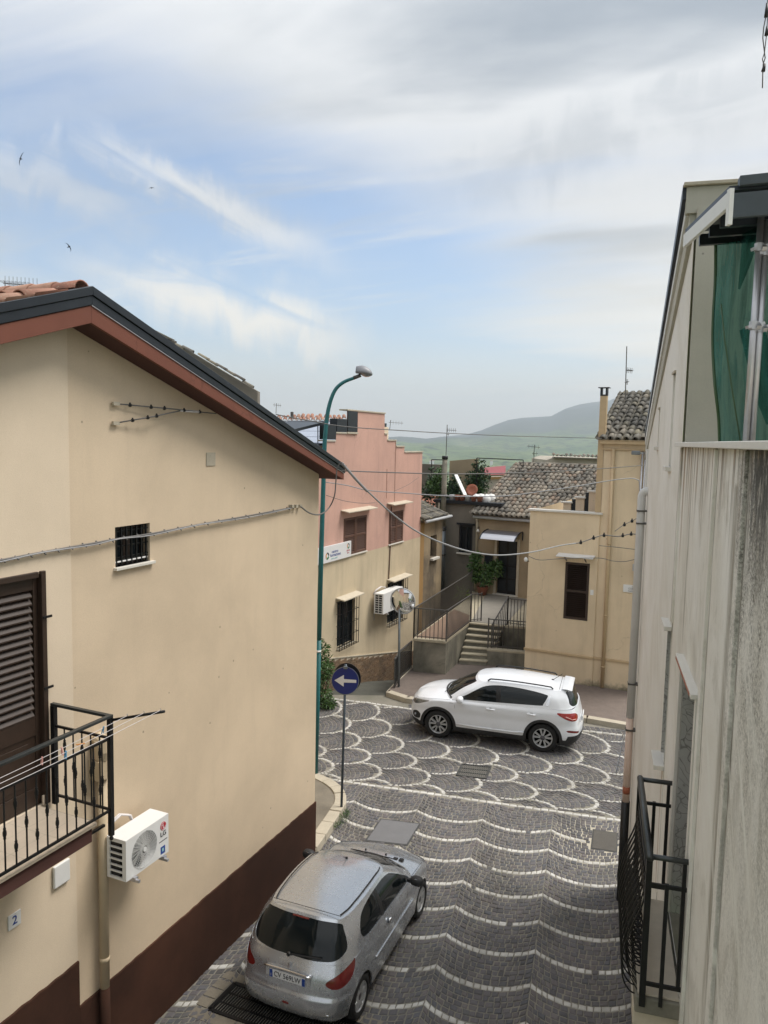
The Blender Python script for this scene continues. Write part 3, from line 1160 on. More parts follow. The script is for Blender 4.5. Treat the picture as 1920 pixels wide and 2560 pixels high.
# ---- iron covers set in the paving (parts of the street)
def cover(name, poly, m, rim=M['grate'], slots=0):
    mb = MB().slab(grow(poly, 1.06), -0.03, -0.004)
    o = part(name + '_frame', mb, rim, street)
    mb = MB().slab(grow(poly, .97), -0.025, 0.002)
    part(name, mb, m, o, bevel=0.004)
    return o


cover('manhole_cover', COVER, M['manhole'])
cover('manhole_cover', SQ, M['manhole_dark'])


def grating(name, poly, nbar, frame_w, bm=M['grate']):
    mb = MB().slab(grow(poly, 1.0), -0.05, -0.028)
    o = part(name, mb, M['void'], street)
    P = [Vector((x, y, -0.004)) for x, y in poly]
    mb = MB()
    for k in range(4):
        mb.bar(P[k], P[(k + 1) % 4], frame_w, 0.03)
    part('frame', mb, bm, o)
    bars = MB()
    for k in range(1, nbar):
        t = k / nbar
        bars.bar(P[0].lerp(P[1], t), P[3].lerp(P[2], t), (P[1] - P[0]).length / nbar * .42, 0.02)
    for t in (.33, .67):
        bars.bar(P[0].lerp(P[3], t), P[1].lerp(P[2], t), .018, .018)
    part('bars', bars, bm, o)


grating('storm_drain', GRATE, 16, .035)
grating('drain_channel', DRAIN, 70, .05, M['iron_black'])  # near-black bars and frame: the car's shadow is put into their colour
# worn pale stones edging the channel, lower left
_up = -_dw.normalized()
for k in range(8):
    a, b = _d0 + _dd * (k * .36 - .25), _d0 + _dd * (k * .36 + .09)
    for base_, off in ((_up * .03, .16), (-_up * (_dw.length + .03), -.17)):
        q = [a + base_, b + base_, b + base_ + _up * off, a + base_ + _up * off]
        part('edging_stone', MB().slab([v.xy[:] for v in q], -.03, -.002 + .003 * (k % 3)), M['corner_pave'], street, bevel=.006)
for k in range(3):
    a, b = _d0.lerp(_d2, k / 3 + .02) - _dd * .05, _d0.lerp(_d2, (k + .95) / 3) - _dd * .05
    part('edging_stone', MB().slab([v.xy[:] for v in (a, b, b - _dd * .2, a - _dd * .2)], -.03, .002), M['corner_pave'], street, bevel=.006)

# ---- corner pavement with curved kerb of stone blocks, left
kp = [Vector((x, y, 0)) for x, y in KERB_L]
kc = [Vector((*p[:2], 0)) for p in catmull([p[:2] for p in kp], 6)]
inner = []
for i, p in enumerate(kc):
    t = (kc[min(i + 1, len(kc) - 1)] - kc[max(0, i - 1)]).normalized()
    inner.append(p + Vector((t.y, -t.x, 0)) * 0.24)
pave_poly = [p.xy[:] for p in inner] + [tuple(LF.w(s, -.02, 0).xy) for s in (-1.3, 0)] + [tuple(LF.w(0, -1.8, 0).xy)]
pavement = part('corner_pavement', MB().slab(pave_poly, -0.05, 0.105), M['corner_pave'], None, kind='structure')
step = 4
for i in range(0, len(kc) - step, step):
    A, B = kc[i], kc[i + step]
    mid = kc[i + step // 2]
    Ai, Bi, mi = inner[i], inner[i + step], inner[i + step // 2]
    g = 0.012
    l = lambda p, q, t: (p + (q - p) * t).xy[:]
    poly = [l(A, B, .02), mid.xy[:], l(A, B, .98), l(Bi, Ai, .02), mi.xy[:], l(Bi, Ai, .98)]
    part('kerb_stone', MB().slab(poly, -0.05, 0.125 + .006 * (i % 3)), M['kerb'], pavement, bevel=0.012)

# ---- pavement before the cream house, with its own kerb
KF = [(0.17, 22.25), (0.74, 21.72), (3.2, 21.08), (5.66, 20.42), (6.65, 19.95), (9.4, 19.1)]
sw_poly = [(0.25, 22.45), (0.86, 21.93)] + [(x + .05, y + .22) for x, y in KF[2:]] + [(9.6, 21.8), tuple(CFR.w(-0.9, -.05, 0).xy), tuple(CFR.w(2.5, -.05, 0).xy), (4.4, 25.3), (2.9, 26.4), (1.35, 25.6)]
sidewalk = part('sidewalk', MB().slab(sw_poly, -0.05, 0.125), M['sidewalk'], None, kind='structure')
for (x0, y0), (x1, y1) in zip(KF[:-1], KF[1:]):
    a, b = Vector((x0, y0, 0)), Vector((x1, y1, 0))
    n = max(1, round((b - a).length / 0.95))
    t = (b - a) / n
    sd = Vector((-t.y, t.x, 0)).normalized() * 0.235
    for k in range(n):
        q = [a + t * (k + .008), a + t * (k + .992), a + t * (k + .992) + sd, a + t * (k + .008) + sd]
        part('kerb_stone', MB().slab([p.xy[:] for p in q], -0.05, 0.13 + .005 * (k % 2)), M['kerb'], sidewalk, bevel=0.012)
# left end of that pavement
part('kerb_stone', MB().slab([(0.17, 22.25), (0.25, 22.45), (1.15, 25.0), (0.98, 25.0)], -0.05, 0.132), M['kerb'], sidewalk, bevel=0.01)

# ---- lane that drops along the pink house
mb = MB()
LANE = [(-.15, -.018, (0.22, 22.37)), (0.6, -.04, (0.45, 22.9)), (1.5, -.13, (0.75, 23.7)), (3, -.42, (1.05, 24.8)), (5, -.95, (1.9, 27.0)), (8, -1.5, (3.4, 31.0)), (12, -1.9, (5.0, 35.0))]
mb.grid([[PF.w(s_, -.15, z_).lerp(Vector((*q, z_)), t) for t in np.linspace(0, 1, 6)] for s_, z_, q in LANE])
part('lane', mb, M['lane'], None, kind='structure')
# ================================================================ BUILDINGS
def rect(fr, tl, br, off=0.0, tr=None, bl=None):
    s0, z1 = fr.sz(*tl, off)
    s1, z0 = fr.sz(*br, off)
    return s0, s1, z0, z1


def loop(s0, s1, z0, z1):
    return [(s0, z0), (s1, z0), (s1, z1), (s0, z1)]


# ---------- barrel tiles
def tile_mesh(L=0.42, r0=0.095, r1=0.075, th=0.014, seg=7, cap=False):
    V, Fc = [], []
    for y, r in ((0, r0), (L, r1)):
        for k in range(seg + 1):
            a = math.pi * k / seg
            V.append((math.cos(a) * r, y, math.sin(a) * r * 0.92))
    for y, r in ((0, r0 - th), (L, r1 - th)):
        for k in range(seg + 1):
            a = math.pi * k / seg
            V.append((math.cos(a) * r, y, math.sin(a) * r * 0.92))
    n = seg + 1
    for k in range(seg):
        Fc.append([k, k + 1, n + k + 1, n + k])
        Fc.append([2 * n + k + 1, 2 * n + k, 3 * n + k, 3 * n + k + 1])
        Fc.append([k + 1, k, 2 * n + k, 2 * n + k + 1])
    return V, Fc


TV, TF = tile_mesh()
_tile_me = {}


def tile_me(m):
    if m.name not in _tile_me:
        me = bpy.data.meshes.new('roof_tile')
        me.from_pydata(TV, [], TF)
        me.polygons.foreach_set('use_smooth', [True] * len(me.polygons))
        a = me.attributes.new('ph', 'FLOAT', 'POINT')
        a.data.foreach_set('value', [0.0] * len(TV))
        me.materials.append(m)
        _tile_me[m.name] = me
    return _tile_me[m.name]


def tile_roof(roof, o, u, v, ncol, nrow, m, budget, sp=0.20, ex=0.33, jit=1.0, colskip=None, rowlen=None):
    """o: eave corner, u: unit along the eave, v: unit up the slope; tiles become children of the roof part"""
    o, u, v = Vector(o), Vector(u).normalized(), Vector(v).normalized()
    w = u.cross(v).normalized()
    if w.z < 0:
        w = -w
    base = root_loc(roof)
    spots = []
    for c in range(ncol):
        for r in range(nrow if rowlen is None else rowlen(c)):
            p = o + u * (c * sp + rng.uniform(-.012, .012) * jit) + v * (r * ex - 0.05 + rng.uniform(-.018, .018) * jit) + w * (0.045 + rng.uniform(-.006, .008) * jit)
            ang = rng.uniform(-.05, .05) * jit
            uu = (u * math.cos(ang) + v * math.sin(ang)).normalized()
            vv = (v - u * math.sin(ang) + w * (-.045 + rng.uniform(-.015, .015))).normalized()
            ww = uu.cross(vv).normalized()
            if ww.z < 0:
                ww = -ww
            mt = Matrix(((uu.x, vv.x, ww.x, p.x), (uu.y, vv.y, ww.y, p.y), (uu.z, vv.z, ww.z, p.z), (0, 0, 0, 1)))
            spots.append(((p - Vector((0, 0, EYE))).length, mt))
    spots.sort(key=lambda a: a[0])
    V, Fc, ph = [], [], []
    for k, (d, mt) in enumerate(spots):
        if k < budget:
            ob = bpy.data.objects.new('roof_tile', tile_me(m))
            COL.objects.link(ob)
            ob.parent = roof
            mm = mt.copy()
            mm.translation -= base
            ob.matrix_basis = mm
        else:
            b0 = len(V)
            V += [mt @ Vector(q) for q in TV]
            Fc += [[b0 + i for i in f] for f in TF]
            ph += [float(rng.random())] * len(TV)
    # channel tiles between the covers
    for c in range(ncol + 1):
        n_ = nrow if rowlen is None else rowlen(min(c, ncol - 1))
        for r in range(n_):
            p = o + u * ((c - .5) * sp) + v * (r * ex) + w * 0.085
            vv = (v - w * .04).normalized()
            ww = u.cross(vv).normalized()
            if ww.z < 0:
                ww = -ww
            mt = Matrix(((u.x, vv.x, -ww.x, p.x), (u.y, vv.y, -ww.y, p.y), (u.z, vv.z, -ww.z, p.z), (0, 0, 0, 1)))
            b0 = len(V)
            V += [mt @ Vector(q) for q in TV]
            Fc += [[b0 + i for i in f] for f in TF]
            ph += [float(rng.random())] * len(TV)
    if V:
        mesh_obj('tile_bed', V, Fc, m, roof, True, att=ph, kind='stuff')


def copy_child(src, parent, loc, name=None, rot=None):
    o = src.copy()
    COL.objects.link(o)
    o.parent = parent
    o.location = Vector(loc) - root_loc(parent)
    if rot is not None:
        o.rotation_euler = rot
    return o


# ================================================================ LEFT HOUSE
base = LF.w(0, 0, 0)
house = thing('house', 'sand-coloured gable house with brown plinth and brown-red eaves, filling the left side', 'house', base)
S_R, Z_R, SL = -5.55, 8.73, 0.316
zu = lambda s: Z_R - SL * abs(s - S_R)
sw0, wz1 = LF.sz(287.5, 1318.5)
_, wz0 = LF.sz(288.6, 1418.8)
sw1, _ = LF.sz(374.3, 1306.5)
d_s1, d_z1 = LF.sz(100.4, 1434)
d_s0, d_z0 = d_s1 - 1.9, 3.70
out_ = [(-12.5, 0), (0, 0), (0, zu(0) + .05), (S_R, Z_R + .05), (-12.5, zu(-12.5) + .05)]
out_r = [(S_R, -.2), (0, -.2), (0, zu(0) + .05), (S_R, Z_R + .05)]
out_l = [(-12.5, -.2), (S_R, -.2), (S_R, Z_R + .05), (-12.5, zu(-12.5) + .05)]
wb = MB(LF).wall(out_r, [loop(sw0, sw1, wz0, wz1)], 0.0, 0.16)
wb.poly([(0, 0, -.2), (0, -9, -.2), (0, -9, zu(0)), (0, 0, zu(0))])
wall_o = part('wall', wb, M['sand_plaster'], house)
wb = MB(LF).wall(out_l, [loop(d_s0, d_s1, d_z0, d_z1)], 0.012, 0.14)
wb.poly([(S_R, .012, -.2), (S_R, -.1, -.2), (S_R, -.1, Z_R), (S_R, .012, Z_R)])
part('wall', wb, M['sand_light'], house)
# plinths, thin render coats proud of the wall
edge_ = lambda a, b, z, n: [(a + (b - a) * t, z + rng.uniform(-.007, .007)) for t in np.linspace(0, 1, n)]
pl = MB(LF).prism([(S_R + .01, -.2), (0.02, -.2)] + edge_(0.02, S_R + .01, 1.10, 60), -.02, 0.022)
part('plinth', pl, M['plinth_brown'], house, bevel=.006)
pz0 = LF.sz(196, 2399)[1]
pl = MB(LF).prism([(-12, -.2), (S_R, -.2)] + edge_(S_R, -12, pz0, 60), -.02, 0.036)
part('plinth', pl, M['plinth_brown'], house, bevel=.006)
# barred window
g = MB(LF)
g.box(sw0 - .02, sw1 + .02, -.16, -.13, wz0 - .02, wz1 + .02)
wo = part('window', g, M['window_glass'], house)
g = MB(LF)
for k in range(7):
    s = sw0 + (sw1 - sw0) * (k + .5) / 7
    g.box(s - .009, s + .009, -.035, -.017, wz0 + .01, wz1 - .01)
for z in (wz0 + .07, wz0 + .10, (wz0 + wz1) / 2, wz1 - .06):
    g.box(sw0, sw1, -.042, -.03, z - .008, z + .008)
part('bars', g, M['iron_black'], wo)
g = MB(LF)
g.box(sw0 + .02, sw1 - .02, -.032, -.022, wz0 + .045, wz0 + .062)
part('bar_foot', g, M['white_metal'], wo)
g = MB(LF)
mid = (sw0 + sw1) / 2
for a, b in ((sw0, mid - .01), (mid + .01, sw1)):
    g.box(a, a + .045, -.13, -.10, wz0, wz1)
    g.box(b - .045, b, -.13, -.10, wz0, wz1)
    g.box(a + .045, b - .045, -.13, -.10, wz1 - .05, wz1)
    g.box(a + .045, b - .045, -.13, -.10, wz0, wz0 + .05)
part('frame', g, M['wood_dark'], wo)
g = MB(LF)
g.box(sw0 - .03, sw1 + .05, -.12, .05, wz0 - .035, wz0)
part('sill', g, M['white_marble'], wo, bevel=.004)

# louvred balcony door
door = part('shutter_door', MB(LF).box(d_s0, d_s1, -.14, -.11, d_z0, d_z1), M['void'], house)
g = MB(LF)
g.box(d_s1 - .025, d_s1 + .035, -.10, .045, d_z0, d_z1 + .03)
g.box(d_s0 - .03, d_s0 + .05, -.10, .045, d_z0, d_z1 + .03)
g.box(d_s0 + .05, d_s1 - .055, -.10, .045, d_z1 - .03, d_z1 + .03)
part('door_frame', g, M['wood_dark'], door, bevel=.006)
half = (d_s0 + d_s1) / 2
slat_me = None
zl0, zl1 = 4.66, d_z1 - .16
for a, b in ((d_s0 + .055, half - .005), (half + .005, d_s1 - .028)):
    g = MB(LF)
    for x0, x1 in ((a, a + .055), (b - .055, b)):
        g.box(x0, x1, -.06, -.015, d_z0 + .01, d_z1 - .04)
    g.box(a + .055, b - .055, -.058, -.017, zl1, d_z1 - .04)
    g.box(a + .055, b - .055, -.058, -.017, 4.46, zl0)
    g.box(a + .055, b - .055, -.058, -.017, d_z0 + .01, d_z0 + .2)
    g.box(a + .055, b - .055, -.05, -.03, d_z0 + .2, 4.46)
    g.box(a + .15, b - .15, -.03, -.02, d_z0 + .26, 4.40)
    part('leaf', g, M['wood_dark'], door, bevel=.004)
    n = 17
    for k in range(n):
        z = zl0 + (zl1 - zl0) * (k + .5) / n
        if slat_me is None:
            q = MB(LF)
            w2, hz, tk = (b - a - .11) / 2, .030, .007
            i = [q.raw(LF.d * sx * w2 + LF.n * (sy * .024) + Vector((0, 0, -sy * hz + st * tk))) for sx in (-1, 1) for sy in (-1, 1) for st in (-1, 1)]
            for f in ((0, 1, 3, 2), (4, 6, 7, 5), (0, 4, 5, 1), (2, 3, 7, 6), (0, 2, 6, 4), (1, 5, 7, 3)):
                q.f.append([i[t] for t in f])
            slat_me = part('slat', q, M['wood_dark'], None)
            slat_me.parent = door
            slat_me.location = LF.w((a + b) / 2, -.037, z) - base
        else:
            copy_child(slat_me, door, LF.w((a + b) / 2, -.037, z))
g = MB(LF)
for z in (5.7, 4.95):
    g.box(d_s1 - .02, d_s1 + .09, .045, .06, z - .012, z + .012)
    g.box(half - .02, half + .02, -.015, .0, z - .04, z + .04)
part('hinge', g, M['iron_black'], door)

# balcony
RS = -5.88
bal = part('balcony', MB(LF).box(-9.4, -6.06, .0, .76, 3.50, 3.665), M['soffit'], house, bevel=.006)
part('floor', MB(LF).box(-9.4, -6.03, .013, .80, 3.668, 3.70), M['floor_tile'], bal, bevel=.004)
g = MB(LF)
for k in range(8):
    s = -6.03 - k * .40
    g.box(s - .002, s + .002, .02, .79, 3.695, 3.7012)
for n_ in (.27, .53):
    g.box(-9.4, -6.04, n_ - .002, n_ + .002, 3.695, 3.7014)
part('floor_joints', g, M['kerb'], bal)
part('skirting', MB(LF).box(d_s1 + .04, -6.0, .013, .027, 3.70, 3.80), M['floor_tile'], bal)
RN = .84
rail = part('balcony_railing', MB(LF).box(RS - .022, RS + .022, RN - .022, RN + .022, 3.50, 4.76), M['iron_black'], house)
g = MB(LF)
g.box(-9.4, RS + .024, RN - .024, RN + .024, 4.745, 4.775)
g.box(RS - .024, RS + .024, .05, RN - .024, 4.745, 4.775)
part('handrail', g, M['rail_grey'], rail, bevel=.005)
g = MB(LF)
for z in (4.53, 3.775):
    g.box(-9.4, RS - .022, RN - .010, RN + .010, z - .012, z + .012)
    g.box(RS - .010, RS + .010, .05, RN - .022, z - .012, z + .012)
g.box(RS - .025, RS + .025, .05, .10, 3.68, 4.745)
g.box(-6.06, RS, RN - .11, RN - .08, 3.575, 3.60)
g.box(-6.06, RS, .35, .38, 3.575, 3.60)
g.box(RS - .03, RS, .0, .05, 4.35, 4.37)
part('rail_bars', g, M['iron_black'], rail)
part('post_knob', MB(LF).lathe(LF.w(RS, RN, 3.50), (0, 0, -1), [(0, .014), (.012, .014), (.02, .02), (.035, .022), (.05, .012), (.055, 0)], 10), M['iron_black'], rail, True)


def baluster_mb(c, h, kn):
    prof = [(0, .0085)]
    for z in kn:
        prof += [(z - .055, .0085), (z - .045, .014), (z - .035, .011), (z - .012, .018), (z + .012, .018), (z + .035, .011), (z + .045, .014), (z + .055, .0085)]
    prof.append((h, .0085))
    return MB(LF).lathe(c, (0, 0, 1), prof, 8)


protos = []
cnt = 0
for k in range(29):
    s = RS - .115 * (k + 1)
    kn = [.17, .56] if k % 2 else [.34]
    c = LF.w(s, RN, 3.787)
    if k < 2:
        protos.append(part('baluster', baluster_mb(c, .735, kn), M['iron_black'], rail, True))
        protos[-1]['_o'] = 0
        p0 = c.copy() if k == 0 else p0
        p1 = c.copy() if k == 1 else None
    else:
        src = protos[k % 2]
        o = src.copy()
        COL.objects.link(o)
        o.location = c - (LF.w(RS - .115 * (1 + k % 2), RN, 3.787))
for k in range(5):
    c = LF.w(RS, .10 + (RN - .12) * (k + 1) / 6, 3.787)
    src = protos[(k + 1) % 2]
    o = src.copy()
    COL.objects.link(o)
    o.location = c - LF.w(RS - .115 * (1 + (k + 1) % 2), RN, 3.787)
for p in protos:
    del p['_o']

# roof
OV, EAV = .35, .26
g = MB(LF)
for a, b in ((S_R, EAV), (-12.5, S_R)):
    if a == S_R:
        g.poly([(a, OV - .02, zu(a)), (b, OV - .02, zu(b)), (b, -9, zu(b)), (a, -9, zu(a))])
    else:
        g.poly([(a, OV - .02, zu(a)), (b, OV - .02, zu(b)), (b, -9, zu(b)), (a, -9, zu(a))])
soff = part('eaves', g, M['soffit'], house)
g = MB(LF).prism([(S_R, zu(S_R) + .17), (EAV, zu(EAV) + .10), (EAV, zu(EAV) - .006), (S_R, zu(S_R) - .006)], OV - .04, OV)
part('fascia', g, M['fascia'], house, bevel=.004)
g = MB(LF).prism([(-12.5, zu(-12.5) + .17), (S_R, zu(S_R) + .17), (S_R, zu(S_R) - .006), (-12.5, zu(-12.5) - .006)], OV - .04, OV)
part('fascia', g, M['fascia'], house, bevel=.004)
g = MB(LF)
g.prism([(S_R, Z_R + .27), (EAV + .03, zu(EAV) + .165), (EAV + .03, zu(EAV) + .105), (S_R, Z_R + .175)], OV - .03, OV + .012)
g.prism([(-12.5, zu(-12.5) + .27), (S_R, Z_R + .27), (S_R, Z_R + .175), (-12.5, zu(-12.5) + .175)], OV - .03, OV + .012)
g.prism([(S_R, Z_R + .365), (EAV + .05, zu(EAV) + .235), (EAV + .05, zu(EAV) + .168), (S_R, Z_R + .273)], OV - .05, OV + .028)
g.prism([(-12.5, zu(-12.5) + .365), (S_R, Z_R + .365), (S_R, Z_R + .273), (-12.5, zu(-12.5) + .273)], OV - .05, OV + .028)
part('verge_trim', g, M['dark_metal'], house, bevel=.006)
g = MB(LF)
g.prism([(S_R, Z_R + .176), (EAV, zu(EAV) + .106), (EAV, zu(EAV) + .099), (S_R, Z_R + .168)], OV - .02, OV + .010)
part('drip_edge', g, M['galv'], house)
g = MB(LF)
for a, b in ((S_R, EAV + .02), (-12.5, S_R)):
    k0, k1 = .255, .255
    g.poly([(a, OV - .05, zu(a) + .31), (b, OV - .05, zu(b) + (.20 if a == S_R else .31)), (b, -9, zu(b) + (.20 if a == S_R else .31)), (a, -9, zu(a) + .31)])
    g.poly([(b, OV - .05, zu(b) + .20), (b, -9, zu(b) + .20), (b, -9, zu(b)), (b, OV - .05, zu(b))])
roof = part('roof', g, M['dark_metal'], house)
vv_ = (LF.d * 1 + Vector((0, 0, SL))).normalized()
tile_roof(roof, LF.w(-9.2, OV - .17, zu(-9.2) + .31), -LF.n, vv_, 5, 10, M['roof_red'], 48, sp=.21, ex=.345, jit=.7)
# ridge tiles
g0 = LF.w(S_R, OV - .12, Z_R + .34)
for k in range(10):
    ob = bpy.data.objects.new('ridge_tile', tile_me(M['roof_red']))
    COL.objects.link(ob)
    ob.parent = roof
    p = g0 - LF.n * (k * .34)
    u_, v_ = LF.d, -LF.n
    ob.matrix_basis = Matrix(((u_.x * 1.15, v_.x, 0, p.x - base.x), (u_.y * 1.15, v_.y, 0, p.y - base.y), (0, 0, 1.1, p.z - base.z), (0, 0, 0, 1)))

# downpipe with its hopper
ps = LF.sz(247, 2250)[0]
g = MB(LF)
g.tube([LF.w(ps, .075, 3.86), LF.w(ps, .075, 1.13)], .055, 14)
g.tube([LF.w(ps, .075, 1.52), LF.w(ps, .075, 1.46)], .062, 14)
dp = part('downpipe', g, M['sand_metal'], house, True)
g = MB(LF)
g.tube([LF.w(ps, .075, 1.14), LF.w(ps, .075, 0.0)], .057, 14)
part('pipe_foot', g, M['plinth_brown'], dp, True)
g = MB(LF)
hs = LF.sz(238, 1950)[0]
pts = [LF.w(hs, .0, 4.13), LF.w(hs, .06, 4.15), LF.w(hs, .11, 4.12), LF.w(hs - .01, .125, 4.02), LF.w(hs - .02, .11, 3.93)]
g.tube(pts, [.05, .085, .095, .085, .07], 14)
g.box(hs - .10, hs + .07, .0, .17, 3.70, 3.93)
part('hopper', g, M['sand_metal'], dp, False, bevel=.02)
g = MB(LF)
s_, z_ = LF.sz(526, 1148)
g.box(s_ - .10, s_ + .10, .0, .012, z_ - .09, z_ + .09)
part('vent_plate', g, M['kerb'], house, bevel=.004)

# ================================================================ things fixed to the left house
def rect_plate(name, px, label, cat, m, thick, fr, grp=None):
    (x0, y0), (x1, y1) = px
    s0, z1 = fr.sz(x0, y0)
    s1, z0 = fr.sz(x1, y1)
    return s0, s1, z0, z1


# meter cover
a0 = LF.sz(127.4, 2167)
a1 = LF.sz(168, 2196)
o = single('meter_box', MB(LF).box(a0[0], a1[0], .013, .05, a1[1], a0[1]), M['white_metal'], 'white square meter box cover on the wall under the balcony', 'box', LF.w(a0[0], 0, a1[1]), bevel=.012)
# house number
a0 = LF.sz(16, 2291)
a1 = LF.sz(48.5, 2306)
hn = thing('house_number', 'small white house number plate reading 2, low on the sand wall', 'plate', LF.w(a0[0], .01, a1[1]))
part('plate', MB(LF).box(a0[0], a1[0], .013, .026, a1[1], a0[1]), M['white_paint'], hn, bevel=.003)
text_mesh('2', (a0[1] - a1[1]) * .85, (LF.w((a0[0] + a1[0]) / 2, .028, (a0[1] + a1[1]) / 2), LF.d, (0, 0, 1)), M['ink_blue'], hn)


def ac_unit(name, label, fr, s0, s1, z0, z1, n0, n1, group, brand=False, slots=2, fan2=False, rows=7):
    t = thing(name, label, 'air conditioner', fr.w(s0, n0, z0), group)
    w, h = s1 - s0, z1 - z0
    cx, cz, rf = s0 + w * .42, z0 + h * .5, h * .44
    if fan2:
        cx = s0 + w * .45
    seg = 28
    # front with a round opening
    g = MB(fr)
    circ = [(cx + rf * math.cos(2 * math.pi * k / seg), cz + rf * math.sin(2 * math.pi * k / seg)) for k in range(seg)]
    if not fan2:
        g.wall(loop(s0, s1, z0, z1), [circ], n1, .10)
    else:
        r2 = h * .21
        c2 = [[(cx + r2 * math.cos(2 * math.pi * k / seg), zc + r2 * math.sin(2 * math.pi * k / seg)) for k in range(seg)] for zc in (z0 + h * .27, z0 + h * .74)]
        g.wall(loop(s0, s1, z0, z1), c2, n1, .08)
    for q in ([(s0, n0, z1), (s1, n0, z1), (s1, n1, z1), (s0, n1, z1)], [(s0, n0, z0), (s1, n0, z0), (s1, n1, z0), (s0, n1, z0)],
              [(s1, n0, z0), (s1, n0, z1), (s1, n1, z1), (s1, n1, z0)], [(s0, n0, z0), (s1, n0, z0), (s1, n0, z1), (s0, n0, z1)]):
        g.poly(q)
    # grilled end panel as frame
    d = n1 - n0
    g.wall_end = None
    e = .03
    cols = slots
    cw = (d * .86 - e) / cols
    holes = []
    fr_s = Fr(fr.w(s0, 0, 0), fr.n, 1)
    g2 = MB(fr_s)
    for c in range(cols):
        for r in range(rows):
            zz0 = z0 + e + (h - 2 * e) * r / rows
            zz1 = z0 + e + (h - 2 * e) * (r + .78) / rows
            nn0 = n0 + .04 + c * cw
            holes.append(loop(nn0, nn0 + cw * .88, zz0, zz1))
    g2.wall(loop(n0, n1, z0, z1), holes, 0, .02)
    g.v += g2.v
    off = len(g.v) - len(g2.v)
    g.f += [[off + i for i in f] for f in g2.f]
    body = part('casing', g, M['white_metal'], t)
    g = MB(fr).box(s0 + .025, s1 - .03, n0 + .02, n1 - .11, z0 + .02, z1 - .02)
    part('coil', g, M['black'], t)
    if not fan2:
        fans = [(cz, rf)]
    else:
        fans = [(z0 + h * .27, h * .21), (z0 + h * .74, h * .21)]
    for fz, fr_ in fans:
        g = MB(fr)
        for k in range(7):
            a = 2 * math.pi * k / 7
            p = lambda rr, da, dn: (cx + rr * math.cos(a + da), n1 - .06 + dn, fz + rr * math.sin(a + da))
            g.poly([p(fr_ * .2, 0, .02), p(fr_ * .93, .05, .02), p(fr_ * .93, .75, -.02), p(fr_ * .2, .6, -.02)])
        g.disc(fr.w(cx, n1 - .03, fz), fr.n, fr_ * .2, .05, 14)
        part('fan', g, M['fan'], t)
        g = MB(fr)
        for rr in np.linspace(.22, .98, 9):
            pts = [fr.w(cx + fr_ * rr * math.cos(2 * math.pi * k / 24), n1 + .004, fz + fr_ * rr * math.sin(2 * math.pi * k / 24)) for k in range(25)]
            g.tube(pts, .0022, 4, False)
        for k in range(24):
            a = 2 * math.pi * k / 24
            g.bar(fr.w(cx + fr_ * .2 * math.cos(a), n1 + .002, fz + fr_ * .2 * math.sin(a)), fr.w(cx + fr_ * math.cos(a + .5), n1 + .002, fz + fr_ * math.sin(a + .5)), .003)
        g.disc(fr.w(cx, n1 + .010, fz), fr.n, fr_ * .13, .01, 16)
        part('fan_guard', g, M['white_metal'], t)
    for s in (s0 + w * .16, s1 - w * .16):
        g = MB(fr)
        g.box(s - .015, s + .015, .0, n1 + .09, z0 - .045, z0 - .015)
        g.box(s - .015, s + .015, .0, .02, z0 - .30, z0 - .015)
        g.box(s - .025, s + .025, n1 + .01, n1 + .05, z0 - .015, z0 + .012)
        part('bracket', g, M['galv'], t)
    g = MB(fr)
    for pq in (0, .03):
        g.tube([fr.w(s0 + w * .1, .0 + pq, z1 - .07), fr.w(s0 + w * .16, .05 + pq, z1 + .06), fr.w(s0 + w * .35, .09 + pq, z1 + .13), fr.w(s0 + w * .55, .10 + pq, z1 + .06), fr.w(s0 + w * .6, n0 + .02, z1 - .10)], .012, 8)
    part('hose', g, M['line_white'], t, True)
    if brand:
        g = MB(fr).disc(fr.w(s1 - w * .135, n1 + .003, z1 - h * .235), fr.n, h * .105, .003, 28)
        part('badge', g, M['ink_red'], t)
        g = MB(fr)
        bc = (s1 - w * .135, z1 - h * .235)
        g.box(bc[0] - .004, bc[0] + .004, n1 + .003, n1 + .0045, bc[1] - .025, bc[1] + .022)
        g.box(bc[0] + .004, bc[0] + .022, n1 + .003, n1 + .0045, bc[1] - .025, bc[1] - .019)
        pts = [fr.w(bc[0] + h * .082 * math.cos(a), n1 + .0045, bc[1] + h * .082 * math.sin(a)) for a in np.linspace(-.1, -5.0, 22)]
        g.tube(pts, .0028, 4)
        g.disc(fr.w(bc[0] - .018, n1 + .005, bc[1] + .012), fr.n, .006, .002, 10)
        part('badge_face', g, M['sign_white'], t)
        text_mesh('LG', h * .17, (fr.w(s1 - w * .135, n1 + .003, z1 - h * .43), fr.d, (0, 0, 1)), M['ink_black'], t, sx=1.05)
        g = MB(fr)
        g.box(s1 - w * .235, s1 - w * .035, n1, n1 + .002, z1 - h * .615, z1 - h * .597)
        part('model_strip', g, M['ink_black'], t)
        part('sticker', MB(fr).box(s1 - w * .20, s1 - w * .09, n1, n1 + .002, z0 + h * .06, z0 + h * .25), M['ink_blue'], t)
        part('sticker_print', MB(fr).box(s1 - w * .165, s1 - w * .125, n1 + .002, n1 + .003, z0 + h * .12, z0 + h * .20), M['ink_teal'], t)
    return t


f0 = LF.sz(314.4, 2103.5, .42)
f1 = LF.sz(421, 2036, .42)
ac_unit('air_conditioner', 'white outdoor unit with red round badge on the sand wall above the silver car', LF, f0[0], f1[0], LF.sz(314.4, 2206.9, .42)[1], f0[1] + .0, .14, .42, 'air conditioner outdoor units', brand=True, slots=1, rows=6)

